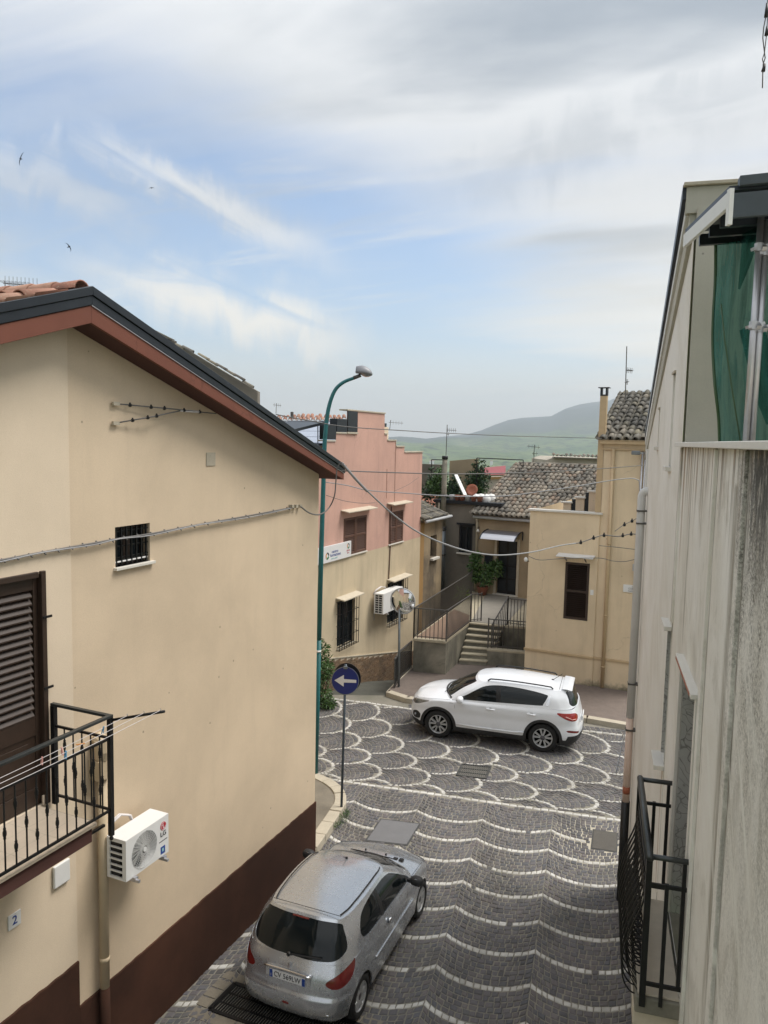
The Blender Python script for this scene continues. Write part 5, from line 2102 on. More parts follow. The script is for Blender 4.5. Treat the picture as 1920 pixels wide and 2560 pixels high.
# wire with ferrules hanging into the top right corner
g0 = at_depth(1915, -40, 4.2)
hw = thing('hanging_wire', 'thin grey wire with dark ferrules hanging in the top right corner of the sky', 'wire', g0)
mk = lambda l: [at_depth(x, y, 4.2) for x, y in l]
part('strand', MB().tube(mk([(1921, -40), (1919, 10), (1916, 35), (1909, 70), (1907, 95), (1911, 130), (1913, 145), (1908, 160), (1907, 182), (1906, 220)]), .003, 6), M['iron_grey'], hw, True)
part('strand', MB().tube(mk([(1924, -40), (1921, 20), (1918, 60), (1916, 90), (1913, 115), (1911, 133), (1906, 148), (1909, 160)]), .0026, 6), M['iron_grey'], hw, True)
for l in ([(1918, 8), (1915, 42)], [(1918, 66), (1916, 88)], [(1912, 160), (1908, 178)]):
    part('ferrule', MB().tube(mk(l), [.006, .011], 8), M['black'], hw, True)
wp = [at_depth(1637, 1925, 6.6), at_depth(1624, 1925, 6.75)]
cable('wire', [RF.w(-1.5, .2, 2.75), RF.w(-3.5, .25, 3.6), RF.w(-6.2, .40, 4.45), RF.w(-7.38, .5, 4.62)], .006, 'thin pale wire slanting from the corner pipe down to the cage railing', M['cable_light'], group=None, cat='wire')

# ================================================================ PINK HOUSE
pb0 = PF.w(0, 0, 0)
ph_ = thing('house', 'pink house with stepped parapet and sand-coloured lower storey behind the street lamp', 'house', pb0)
SR = 7.47
par = [(-9, 3.95), (SR, 3.95), (SR, 7.14), (5.78, 7.14), (5.78, 7.34), (5.06, 7.34), (5.06, 7.55), (4.31, 7.55), (4.31, 7.76), (4.09, 7.76), (4.09, 8.44), (1.40, 8.44), (1.40, 7.74), (.71, 7.74), (.71, 7.50), (.12, 7.50), (.12, 7.25), (-9, 6.6)]
Sh = [(PF.sz(859.6, 1292)[0], PF.sz(914.5, 1379)[0], 4.0, 5.16), (PF.sz(973, 1278)[0], PF.sz(1006, 1353)[0], 3.99, 5.10)]
Gr = [(.98, 2.14, 1.18, 2.64), (4.62, 6.02, 1.14, 2.62)]
mb = MB(PF).wall(par, [loop(*q) for q in Sh], 0.0, .1)
mb.poly([(SR, 0, -2), (SR, -7, -2), (SR, -7, 7.14), (SR, 0, 7.14)])
part('wall', mb, M['pink'], ph_)
mb = MB(PF).wall([(-9, -2.2), (SR, -2.2), (SR, 3.95), (-9, 3.95)], [loop(*q) for q in Gr], 0.0, .14)
mb.poly([(SR, 0, -2.2), (SR, -7, -2.2), (SR, -7, 3.95), (SR, 0, 3.95)])
part('wall', mb, M['pink_low'], ph_)
g = MB(PF)
for a, b, z in ((5.78, SR + .02, 7.14), (5.06, 5.78, 7.34), (4.31, 5.06, 7.55), (4.09, 4.31, 7.76), (1.38, 4.11, 8.44), (.70, 1.40, 7.74), (.10, .71, 7.50)):
    g.box(a + .004, b - .004, -.26, .03, z + .002, z + .045)
part('coping', g, M['kerb'], ph_, bevel=.004)
g = MB(PF)
for a, b, z0, z1 in ((1.42, 2.07, 7.80, 8.43), (.74, 1.38, 7.79, 8.18), (.14, .70, 7.56, 7.98)):
    g.box(a, b, .004 if z1 > 8.3 else -.22, .035 if z1 > 8.3 else .03, z0, z1)
part('step_cladding', g, M['dark_metal'], ph_, bevel=.01)
part('step_ledge', MB(PF).box(1.38, 2.09, .002, .05, 7.745, 7.797), M['kerb'], ph_, bevel=.005)
g = MB(PF)
g.prism([(-9, 6.55), (.6, 8.0), (.6, 8.08), (-9, 6.63)], -.3, -6)
g.box(4.35, 5.0, -.8, -.35, 7.6, 8.15)
part('roof', g, M['dark_metal'], ph_)
part('parapet_block', MB(PF).box(4.30, 5.02, -.45, -.28, 7.56, 8.02), M['sand_light'], ph_, bevel=.01)
# plinth of old bricks following the falling lane
pz = lambda s: 1.10 - .205 * s if s > 0 else 1.10
mb = MB(PF).prism([(-9, -2.2), (SR, -2.2), (SR, pz(SR)), (0, pz(0)), (-9, pz(0))], -.02, .03)
plt = part('plinth', mb, M['kerb'], ph_)
V, Fc, phs = [], [], []
r = 0
bricks = 0
for zi in range(-22, 15):
    for si in range(-9, 30):
        s = si * .265 + (.13 if zi % 2 else 0)
        z = zi * .085
        if s < -2.2 or s + .25 > SR or z + .075 > pz(s + .2) or z < -.2 - .21 * max(0, s):
            continue
        g = MB(PF).box(s + .006, s + .255, .025, .046 + rng.uniform(-.006, .006), z + .005, z + .078)
        if bricks < 250 and s > .25:
            o = mesh_obj('brick', g.v, g.f, M['brick'], plt, att=[float(rng.random())] * 8)
            bricks += 1
        else:
            b0 = len(V)
            V += g.v
            Fc += [[b0 + i for i in f] for f in g.f]
            phs += [float(rng.random())] * 8
mesh_obj('brickwork', V, Fc, M['brick'], plt, att=phs, kind='stuff')
part('plinth_cap', MB(PF).prism([(-2.2, pz(0) + .002), (0, pz(0) + .002), (SR, pz(SR) + .002), (SR, pz(SR) + .03), (0, pz(0) + .03), (-2.2, pz(0) + .03)], -.01, .05), M['kerb'], ph_)


def louvre_window(parent, fr, s0, s1, z0, z1, m, leaves=2, sill=True, proud=.02, nsl=None, tilt=.018):
    wo = part('shutter', MB(fr).box(s0, s1, -.12, -.07, z0, z1), M['void'], parent)
    w_ = (s1 - s0) / leaves
    fw = min(.07, w_ * .16)
    g = MB(fr)
    for k in range(leaves):
        a, b = s0 + k * w_ + .004, s0 + (k + 1) * w_ - .004
        g.box(a, a + fw, -.05, proud, z0 + .005, z1 - .005)
        g.box(b - fw, b, -.05, proud, z0 + .005, z1 - .005)
        for z in (z0 + .005, (z0 + z1) / 2 - fw / 2, z1 - .005 - fw):
            g.box(a + fw, b - fw, -.045, proud - .004, z, z + fw)
    part('frame', g, m, wo, bevel=.003)
    n = nsl or int((z1 - z0 - 3 * fw) / .05)
    g = MB(fr)
    for k in range(leaves):
        a, b = s0 + k * w_ + .004 + fw, s0 + (k + 1) * w_ - .004 - fw
        for q in range(n):
            z = z0 + fw + (z1 - z0 - 2 * fw) * (q + .5) / n
            g.poly([(a, -.04, z + tilt), (b, -.04, z + tilt), (b, proud - .006, z - tilt), (a, proud - .006, z - tilt)])
            g.poly([(a, -.04, z + tilt - .006), (b, -.04, z + tilt - .006), (b, proud - .006, z - tilt - .006), (a, proud - .006, z - tilt - .006)])
            g.poly([(a, proud - .006, z - tilt), (b, proud - .006, z - tilt), (b, proud - .006, z - tilt - .006), (a, proud - .006, z - tilt - .006)])
    part('slats', g, m, wo)
    if sill:
        part('sill', MB(fr).box(s0 - .04, s1 + .04, -.08, .05, z0 - .04, z0 - .002), M['white_marble'], wo, bevel=.004)
    return wo


def hood_slab(parent, fr, s0, s1, z, out=.40, th=.05, m=None):
    g = MB(fr)
    i = [g.p(s, n, zz) for s in (s0, s1) for n, zz in ((-.03, z + .05), (out, z), (out, z + th), (-.03, z + .05 + th))]
    g.f += [[0, 1, 2, 3], [4, 7, 6, 5], [0, 4, 5, 1], [1, 5, 6, 2], [2, 6, 7, 3], [3, 7, 4, 0]]
    return part('window_hood', g, m or M['white_marble'], parent, bevel=.006)


for q in Sh:
    louvre_window(ph_, PF, *q, M['wood_shutter'])
    hood_slab(ph_, PF, q[0] - .20, q[1] + .26, 5.36, .28, .035, M['travertine'])


def barred_window(parent, fr, s0, s1, z0, z1, nb=8, nh=3, belly=True):
    wo = part('window', MB(fr).box(s0 - .01, s1 + .01, -.135, -.12, z0 - .01, z1 + .01), M['window_glass'], parent)
    g = MB(fr)
    mid = (s0 + s1) / 2
    for a in (s0, mid - .03, s1 - .06):
        g.box(a, a + .06, -.12, -.08, z0, z1)
    g.box(s0 + .06, mid - .03, -.12, -.08, z1 - .06, z1)
    g.box(mid + .03, s1 - .06, -.12, -.08, z1 - .06, z1)
    part('frame', g, M['dark_metal'], wo)
    g = MB(fr)
    on = .13 if belly else .02
    for k in range(nb + 1):
        s = s0 - .05 + (s1 - s0 + .1) * k / nb
        g.box(s - .008, s + .008, on - .008, on + .008, z0 - .05, z1 + .02)
    for k in range(nh + 2):
        z = z0 - .04 + (z1 - z0 + .04) * k / (nh + 1)
        g.box(s0 - .05, s1 + .05, on - .014, on - .004, z - .008, z + .008)
        for s in (s0 - .05, s1 + .05):
            g.box(s - .006, s + .006, -.0, on, z - .007, z + .007)
    for k in range(nb):
        s = s0 - .05 + (s1 - s0 + .1) * (k + .5) / nb
        g.box(s - .005, s + .005, .0, on, z0 - .045, z0 - .035)
    part('bars', g, M['iron_black'], wo)
    part('sill', MB(fr).box(s0, s1, -.08, .02, z0 - .03, z0), M['kerb'], wo)
    return wo


for q in Gr:
    barred_window(ph_, PF, *q)
    hood_slab(ph_, PF, q[0] - .10, q[1] + .10, 2.70, .30, .04, M['travertine'])
g = MB(PF)
g.tube([PF.w(4.72, .03, 5.30), PF.w(4.70, .03, 4.0), PF.w(4.62, .03, 2.75)], .02, 6)
part('wall_pipe', g, M['wood_shutter'], ph_, True)
g = MB(PF)
for s, z0, z1 in ((5.02, 5.4, 7.5), (4.35, 5.6, 6.6)):
    g.box(s - .02, s + .02, .001, .004, z0, z1)
part('rust_streak', g, mat('rust_streak', (0.24, 0.12, 0.085), .9, var=.3), ph_)
f = PF.sz(954, 1483, .40)
ac_unit('air_conditioner', 'white outdoor unit between two barred windows of the pink house', PF, PF.sz(956, 1490, .42)[0], PF.sz(1000, 1500, .42)[0] + .12, PF.sz(954, 1535, .42)[1] - .02, PF.sz(954, 1490, .42)[1] + .05, .12, .46, 'air conditioner outdoor units', slots=2, fan2=True, rows=8)
# signboard
sgn = thing('signboard', 'long white signboard with blue lettering and two round emblems on the pink house', 'sign', PF.w(.05, .05, 3.96))
part('board', MB(PF).box(-.35, 1.70, .02, .07, 3.96, 4.45), M['sign_white'], sgn, bevel=.006)
text_mesh('centro', .13, (PF.w(.66, .072, 4.25), PF.d, (0, 0, 1)), M['ink_blue'], sgn, sx=1.15)
text_mesh('formazione', .14, (PF.w(.70, .072, 4.15), PF.d, (0, 0, 1)), M['ink_blue'], sgn, sx=1.0)
text_mesh('corsi e servizi', .07, (PF.w(.62, .072, 4.05), PF.d, (0, 0, 1)), M['ink_teal'], sgn)
text_mesh('EIDOS', .075, (PF.w(1.50, .072, 4.17), PF.d, (0, 0, 1)), M['ink_red'], sgn)
text_mesh('lavoro', .055, (PF.w(1.50, .072, 4.10), PF.d, (0, 0, 1)), M['ink_red'], sgn)
for cs, cz, r in ((.20, 4.16, .105), (1.50, 4.31, .085)):
    for k, m in enumerate((M['ink_black'], M['ink_orange'], M['ink_green'])):
        pts = []
        for a in np.linspace(k * 2.1, k * 2.1 + 1.8, 9):
            pts.append((cs + r * math.cos(a), cz + r * math.sin(a)))
        for a in np.linspace(k * 2.1 + 1.8, k * 2.1, 9):
            pts.append((cs + r * .5 * math.cos(a), cz + r * .5 * math.sin(a) + .01))
        part('emblem', MB(PF).prism(pts, .0715, .074), m, sgn)

# ================================================================ CREAM HOUSE
cb0 = CFR.w(0, 0, 0)
ch = thing('house', 'cream house with a stepped parapet and thin chimney behind the white car', 'house', cb0)
CS0, CS1, CZT, CZP = -1.6, 2.43, 7.62, 5.46
cw = (CFR.sz(1415, 1405)[0], CFR.sz(1476, 1408)[0])
CW = (min(cw), max(cw), 2.15, 3.94)
part('wall', MB(CFR).wall([(CS0, -.3), (.28, -.3), (.28, CZT), (CS0, CZT)]), M['cream'], ch)
mb = MB(CFR).wall([(.28, -.3), (CS1, -.3), (CS1, CZP), (.28, CZP)], [loop(*CW)], .06, .14)
mb.poly([(.28, .06, -.3), (.28, 0, -.3), (.28, 0, CZP), (.28, .06, CZP)])
mb.poly([(CS1, .06, -.3), (CS1, -7, -.3), (CS1, -7, CZP), (CS1, .06, CZP)])
mb.poly([(.28, 0, CZP - .6), (.28, -7, CZP - .6), (.28, -7, CZT), (.28, 0, CZT)])
part('wall', mb, M['cream'], ch)
part('coping', MB(CFR).box(.20, CS1 + .06, -.20, .12, CZP + .002, CZP + .06), M['white_marble'], ch, bevel=.006)
g = MB(CFR)
g.box(-1.6, .28, .002, .05, .99, 1.06)
g.box(.28, CS1 + .03, .062, .11, .99, 1.06)
part('moulding', g, M['cream_metal'], ch, bevel=.008)
louvre_window(ch, CFR, *CW, M['wood_dark'], leaves=1, proud=.07, nsl=26)
g = MB(CFR)
i = hood_slab(ch, CFR, .36, 1.48, 4.13, out=.42, th=.035, m=M['white_metal'])
g = MB(CFR)
for s in (.62, 1.22):
    g.bar(CFR.w(s, .08, 3.98), CFR.w(s, .36, 4.12), .02, .03)
part('hood_bracket', g, M['iron_grey'], ch)
# downpipe + gutter
g = MB(CFR).tube([CFR.w(-.03, .07, 7.45), CFR.w(-.03, .07, .14)], .055, 12)
dpc = part('downpipe', g, M['cream_metal'], ch, True)
g = MB(CFR)
for z in (4.6, 2.4, .8):
    g.tube([CFR.w(-.03, .07, z - .02), CFR.w(-.03, .07, z + .02)], .064, 12)
part('pipe_collar', g, M['cream_metal'], dpc, True)
g = MB(CFR)
g.box(-1.6, .36, .02, .17, 7.60, 7.70)
g.box(-1.6, .40, -.02, .20, 7.702, 7.72)
g.box(-1.6, .30, .005, .06, 7.42, 7.47)
part('gutter', g, M['cream_metal'], ch, bevel=.012)
# chimney
g = MB(CFR)
g.box(.25, .45, .0, -.20, CZP + .06, 9.05)
chim = part('chimney', g, M['cream_metal'], ch, bevel=.01)
g = MB(CFR)
for a, b in ((.26, -.01), (.44, -.01), (.26, -.19), (.44, -.19)):
    g.box(a - .012, a + .012, b - .012, b + .012, 9.05, 9.26)
g.box(.25, .45, 0, -.2, 9.03, 9.075)
g.box(.255, .30, -.02, -.18, 9.07, 9.27)
g.box(.40, .445, -.02, -.18, 9.07, 9.27)
g.box(.19, .51, .06, -.26, 9.268, 9.288)
part('cowl', g, M['dark_metal'], chim)
# stepped side parapet behind the front one
g = MB(CFR)
for a, b, z0, z1, nn_ in ((.46, .98, CZP + .05, 6.02, -1.7), (1.12, 1.40, CZP + .05, 5.80, -1.7), (1.55, 1.80, CZP + .05, 5.62, -1.7)):
    g.box(a, b, nn_ - .22, nn_, z0 - .5, z1)
part('parapet_step', g, M['sand_light'], ch)
g = MB(CFR)
for a, b, z1, nn_ in ((.46, 1.05, 6.02, -1.7), (1.08, 1.46, 5.80, -1.7), (1.50, 1.88, 5.62, -1.7)):
    g.box(a, b, nn_ - .26, nn_ + .05, z1 + .002, z1 + .05)
part('coping', g, M['white_marble'], ch, bevel=.004)
g = MB(CFR)
for a, b, z1 in ((.98, 1.10, 6.0), (1.40, 1.53, 5.76)):
    g.box(a, b, -1.92, -1.74, CZP - .3, z1)
part('step_cladding', g, M['dark_metal'], ch)
part('terrace', MB(CFR).box(.28, CS1, -.2, -6.5, CZP - .35, CZP - .3), M['grey_wall'], ch)
# tiled roof of the tall part
up = (-CFR.n * 1.0 + Vector((0, 0, .42))).normalized()
g = MB()
e0, e1 = CFR.w(.36, .12, 7.72), CFR.w(-2.6, .12, 7.72)
g.grid([[e0, e1], [e0 + up * 4.2, e1 + up * 4.2]])
g.f.append(list(range(4))[::-1] if False else [0, 1, 3, 2][::-1])
croof = part('roof', MB().grid([[e0, e1], [e0 + up * 4.2, e1 + up * 4.2]]), M['grey_wall'], ch)
tile_roof(croof, CFR.w(.30, .15, 7.72), -CFR.d, up, 9, 12, M['roof_dark'], 70, sp=.235, ex=.35, jit=1.6)
part('gable', MB(CFR).prism([(.30, 7.6), (.34, 7.6), (.34, 7.7), (.30, 7.7)], 0, -4), M['tan_wall'], ch)
g = MB(CFR)
g.poly([(.29, .0, 7.4), (.29, -3.9, 7.4), (.29, -3.9, 9.3), (.29, .0, 7.72)])
part('wall', g, M['cream'], ch)
# street-name plate
sn = thing('street_plate', 'pale street-name plate with dark letters high on the cream wall', 'sign', CFR.w(-.55, .01, 3.2))
part('plate', MB(CFR).box(-1.12, -.50, .004, .03, 3.17, 3.40), M['white_paint'], sn, bevel=.004)
xd = -CFR.d
for tx, zz, hh in (('VIA', 3.35, .06), ('CORTILE', 3.285, .075), ('MADONNA', 3.21, .06)):
    text_mesh(tx, hh, (CFR.w(-.80, .031, zz), xd, (0, 0, 1)), M['ink_black'], sn)
nb_ = thing('house_number', 'small white house number tile beside the shutter of the cream house', 'plate', CFR.w(.42, .06, 3.0))
part('plate', MB(CFR).box(.36, .46, .062, .075, 2.98, 3.14), M['white_paint'], nb_, bevel=.003)
# conduits up the corner
g = MB(CFR)
for s, r in ((-.86, .03), (-.94, .022), (-1.02, .018)):
    g.tube([CFR.w(s, .06, 7.4), CFR.w(s, .06, 3.2)], r, 8)
cdt = single('conduit', g, M['galv'], 'grey cable conduits climbing the right end of the cream house', 'conduit', CFR.w(-.9, 0, 3.2), smooth=True)
jb = thing('junction_box', 'grey junction box on the conduits at the end of the cream house', 'box', CFR.w(-.86, .05, 3.9))
part('casing', MB(CFR).box(-.98, -.76, .09, .19, 3.86, 4.06), M['grey_plastic'], jb, bevel=.01)
part('cover', MB(CFR).box(-.95, -.79, .19, .205, 3.89, 4.03), M['grey_plastic'], jb, bevel=.004)
cm = thing('floodlight', 'small grey floodlight under the gutter corner of the cream house', 'lamp', CFR.w(-.9, .1, 7.3))
part('bracket', MB(CFR).bar(CFR.w(-.9, .0, 7.35), CFR.w(-.75, .25, 7.36), .03, .05), M['grey_plastic'], cm)
part('head', MB(CFR).box(-.82, -.58, .18, .34, 7.30, 7.42), M['pole_steel'], cm, bevel=.02)
sc_ = thing('wall_lamp', 'small white globe lamp on the left edge of the cream house', 'lamp', CFR.w(CS1, .06, 3.85))
part('arm', MB(CFR).tube([CFR.w(CS1 - .02, .05, 3.84), CFR.w(CS1 + .04, .16, 3.90)], .012, 6), M['iron_black'], sc_)
g = MB(CFR).lathe(CFR.w(CS1 + .05, .18, 3.84), (0, 0, 1), [(0, .02), (.02, .05), (.07, .065), (.12, .05), (.15, .015)], 12)
part('shade', g, M['white_paint'], sc_, True)
# ================================================================ STAIR TERRACE
ZT = 1.25
SF = vp_frame(-2200, (1290, 1491), -1)
_q = gz(1290, 1491, ZT)
SF.o = Vector((_q.x, _q.y, 0))
v2 = lambda x, y, z: gz(x, y, z)
FL, FR_, TL, TR = v2(1034, 1597, 1.2), v2(1115, 1604, 1.2), v2(1177, 1553, ZT), v2(1262, 1562, ZT)
BL, BR = v2(1147, 1660, .125), v2(1216, 1664, .125)
DL = v2(1180, 1428, 2.25)
cw_far = CFR.w(2.43, -5, 0)
terr_poly = [p.xy[:] for p in (FL, FR_, TL, TR)] + [CFR.w(2.43, -2.2, 0).xy[:], SF.w(-1.4, 0, 0).xy[:], SF.w(2.2, 0, 0).xy[:], DL.xy[:]]
terrace = thing('terrace', 'raised stone terrace with six worn steps before the dark front door', 'terrace', (FR_.x, FR_.y, 0))
part('retaining_wall', MB().slab(terr_poly, -1.8, 1.14), M['old_concrete'], terrace)
part('floor', MB().slab(grow(terr_poly, 1.012), 1.143, ZT - .03), M['step_stone'], terrace, bevel=.01)
lp = [FL.xy[:], FR_.xy[:], TL.lerp(FR_, .05).xy[:], TL.lerp(DL, .25).xy[:], DL.lerp(FL, .35).xy[:]]
part('tiled_strip', MB().slab(grow(lp, .93), ZT - .029, ZT - .022), M['brown_tile'], terrace)
part('floor_slab', MB().slab(grow([TL.xy[:], TR.xy[:], SF.w(-.6, .1, 0).xy[:], SF.w(1.3, .1, 0).xy[:]], .98), ZT - .028, ZT - .02), mat('terrace_concrete', (0.27, 0.25, 0.215), .85, var=.25, vscale=3, grain=.2, gscale=40), terrace)
NS = 7
for k in range(NS):
    t0, t1 = k / NS, (k + 1) / NS
    a, b, c, d = BL.lerp(TL, t0), BR.lerp(TR, t0), BR.lerp(TR, 1.0), BL.lerp(TL, 1.0)
    zt = .125 + (ZT - .125) * (k + 1) / NS
    fw = (a - d).normalized() * .03
    g = MB().slab([p.xy[:] for p in (a, b, c, d)], -.1, zt - .05)
    part('step', g, M['old_concrete'], terrace)
    e = .012 * ((k * 7) % 3)
    g = MB().slab([p.xy[:] for p in (a + fw, b + fw, b.lerp(c, min(1, .5)), a.lerp(d, min(1, .5)))], zt - .048, zt - e * .3)
    part('tread', g, M['step_stone'], terrace, bevel=.012)
# low wall to the right of the steps with the sunken yard behind it
RZ = .66
rw0, rw1 = v2(1217, 1662, .125), v2(1322, 1632, .66)
rw1.z = .125
rwd = (rw1 - rw0)
rwd.z = 0
rn_ = Vector((-rwd.y, rwd.x, 0)).normalized() * .28
if rn_.y < 0:
    rn_ = -rn_
lw = [rw0.xy[:], rw1.xy[:], (rw1 + rn_).xy[:], (rw0 + rn_).xy[:]]
part('low_wall', MB().slab(lw, -.1, RZ - .06), M['old_concrete'], terrace)
part('coping', MB().slab(grow(lw, 1.03), RZ - .058, RZ), M['step_stone'], terrace, bevel=.01)
part('pit_shade_slab', MB().slab([(rw0 + rn_ * 1.02).xy[:], (rw1 + rn_ * 1.02).xy[:], CFR.w(2.46, -2.2, 0).xy[:], TR.lerp(BR, .05).xy[:]], -.1, .22), M['void'], terrace)  # raised black slab; the darkness of the pit is painted as its colour
g = MB().box(0, 0, 0, 0, 0, 0)
part('hatch', MB().bar(v2(1085, 1655, .2) + Vector((0, -.03, .25)), v2(1110, 1657, .2) + Vector((0, -.03, .25)), .03, .42), M['pole_blue'], terrace)


def railing(name, label, base_pts, zb, h, pitch, m, parent_loc=None, mesh=False, group='iron railings on the terrace', z2=None, slant=0.0):
    """posts, top rail and bars along world points"""
    P = [Vector((p[0], p[1], zb if z2 is None else zb + (z2 - zb) * i / (len(base_pts) - 1))) for i, p in enumerate(base_pts)]
    t = thing(name, label, 'railing', P[0], group)
    g = MB()
    for a, b in zip(P[:-1], P[1:]):
        g.bar(a + Vector((0, 0, h)), b + Vector((0, 0, h)), .035, .03)
    part('handrail', g, m, t)
    g = MB()
    for a, b in zip(P[:-1], P[1:]):
        g.bar(a + Vector((0, 0, .09)), b + Vector((0, 0, .09)), .02, .02)
    part('bottom_rail', g, m, t)
    for p in P:
        part('post', MB().bar(p, p + Vector((0, 0, h + .04)), .042), m, t)
    proto = None
    for a, b in zip(P[:-1], P[1:]):
        n = max(2, int((b - a).length / pitch))
        for k in range(1, n):
            q = a.lerp(b, k / n)
            if proto is None:
                proto = part('bar', MB().bar(q + Vector((0, 0, .03)), q + Vector((0, 0, h)), .022), m, t)
                q0 = q
            else:
                o = proto.copy()
                COL.objects.link(o)
                o.location = q - q0
    return t


railing('railing', 'iron railing along the front and stair side of the terrace corner', [FL, FR_, TL, TL + (DL - FL).normalized() * .1 + Vector((.35, .1, 0))], ZT - .04, 1.0, .13, M['iron_grey'])
railing('railing', 'long iron railing rising along the left edge of the terrace to the house', [FL, DL], ZT - .04, 1.0, .12, M['iron_grey'])
railing('railing', 'iron railing on the low wall between the steps and the cream house', [rw0 + rn_ * .5, rw1 + rn_ * .5 - rwd.normalized() * .05], RZ, 1.0, .15, M['iron_grey'])
e0 = v2(1268, 1560, ZT)
railing('railing', 'iron railing guarding the sunken yard beside the front door', [e0, CFR.w(2.46, -1.9, 0)], ZT - .04, .95, .11, M['iron_grey'])
railing('railing', 'slanted iron handrail at the top right of the steps', [TR.lerp(BR, .75), e0], .45, 1.0, .16, M['iron_grey'], z2=ZT - .04)
# fence of the falling lane
fb = [v2(984, 1738, .13), v2(1033, 1690, 0.13)]
fb = [Vector((0.42, 22.62, 0)), Vector((0.62, 23.6, 0)), Vector((1.0, 24.75, 0))]
fe = thing('fence', 'low mesh-filled iron fence along the lane below the round mirror', 'fence', fb[0])
g = MB()
for a, b in zip(fb[:-1], fb[1:]):
    g.bar(a + Vector((0, 0, 1.02)), b + Vector((0, 0, 1.02)), .05, .04)
part('handrail', g, M['iron_grey'], fe)
g = MB()
for a, b in zip(fb[:-1], fb[1:]):
    g.bar(a + Vector((0, 0, .2)), b + Vector((0, 0, .2)), .03, .03)
part('bottom_rail', g, M['iron_grey'], fe)
for p in fb:
    part('post', MB().bar(p, p + Vector((0, 0, 1.04)), .035), M['iron_grey'], fe)
g = MB()
for a, b in zip(fb[:-1], fb[1:]):
    n = int((b - a).length / .045)
    for k in range(1, n):
        q = a.lerp(b, k / n)
        g.bar(q + Vector((0, 0, .1)), q + Vector((0, 0, 1.0)), .010)
    for z in np.linspace(.25, .98, 14):
        g.bar(a + Vector((0, 0, z)), b + Vector((0, 0, z)), .010)
part('mesh', g, M['rail_grey'], fe)

# ================================================================ STONE HOUSE with the dark door
sh0 = SF.w(0, 0, ZT)
shs = thing('house', 'tan house with old tiled roof and dark front door on the terrace', 'house', sh0)
sL = SF.sz(1190, 1400)[0]
zE = SF.sz(1192, 1290)[1]
dA, dB = SF.sz(1291, 1430)[0], SF.sz(1241, 1430)[0]
dT = SF.sz(1265, 1352)[1]
part('wall', MB(SF).wall([(-6, ZT - .3), (sL, ZT - .3), (sL, zE), (-6, zE)], [loop(dA, dB, ZT - .02, dT)], 0, .2), M['tan_wall'], shs)
part('wall', MB(SF).box(-6, sL, -6, -.21, ZT - .3, zE - .02), M['tan_wall'], shs)
dr = part('door', MB(SF).box(dA, dB, -.17, -.13, ZT - .01, dT), M['iron_black'], shs)
g = MB(SF)
for k in range(2):
    for q in range(4):
        a = dA + .06 + (dB - dA - .06) * k / 2
        z0_ = ZT + .12 + (dT - ZT - .12) * q / 4
        g.box(a + .03, a + (dB - dA) / 2 - .09, -.13, -.115, z0_ + .04, z0_ + (dT - ZT) / 4 - .06)
part('door_panels', g, M['dark_metal'], dr, bevel=.01)
g = MB(SF)
g.box(dA - .11, dA - .005, -.02, .03, ZT - .02, dT + .1)
g.box(dB + .005, dB + .11, -.02, .03, ZT - .02, dT + .1)
g.box(dA - .005, dB + .005, -.02, .03, dT + .005, dT + .1)
part('door_surround', g, M['travertine'], dr, bevel=.005)
part('threshold', MB(SF).box(dA - .11, dB + .11, -.15, .10, ZT - .02, ZT + .02), M['white_marble'], dr)
# eaves, gutter, downpipe
g = MB(SF)
g.tube([SF.w(-6, .20, zE - .0), SF.w(sL + .10, .20, zE - .02)], .065, 10)
part('gutter', g, M['grey_plastic'], shs, True)
part('eaves', MB(SF).box(-6, sL + .08, -.1, .22, zE + .03, zE + .09), M['grey_wall'], shs)
g = MB(SF).tube([SF.w(sL - .03, .17, zE - .03), SF.w(sL - .03, .06, zE - .25), SF.w(sL - .03, .06, ZT + .05)], .05, 10)
part('downpipe', g, M['kerb'], shs, True)
# mailbox & hanging bell
mb0 = SF.sz(1223, 1400)
mbx = thing('mailbox', 'dark mailbox on the tan wall beside the front door', 'mailbox', SF.w(mb0[0], 0, mb0[1] - .2))
part('casing', MB(SF).box(mb0[0] - .17, mb0[0] + .17, .0, .13, mb0[1] - .24, mb0[1] + .16), M['dark_metal'], mbx, bevel=.02)
g = MB(SF).prism([(mb0[0] + .18 * math.cos(a), mb0[1] + .16 + .07 * math.sin(a)) for a in np.linspace(0, math.pi, 9)], .0, .15)
part('lid', g, M['dark_metal'], mbx)
bl = SF.sz(1199, 1325)
wl = thing('wall_lamp', 'small white bell-shaped lamp on the tan wall near its gutter pipe', 'lamp', SF.w(bl[0], 0, bl[1]))
part('bracket', MB(SF).tube([SF.w(bl[0], 0, bl[1] + .12), SF.w(bl[0], .15, bl[1] + .14), SF.w(bl[0], .16, bl[1] + .05)], .012, 6), M['iron_black'], wl)
part('shade', MB(SF).lathe(SF.w(bl[0], .16, bl[1] + .06), (0, 0, -1), [(0, .02), (.05, .05), (.12, .08), (.13, .0)], 12), M['white_paint'], wl, True)
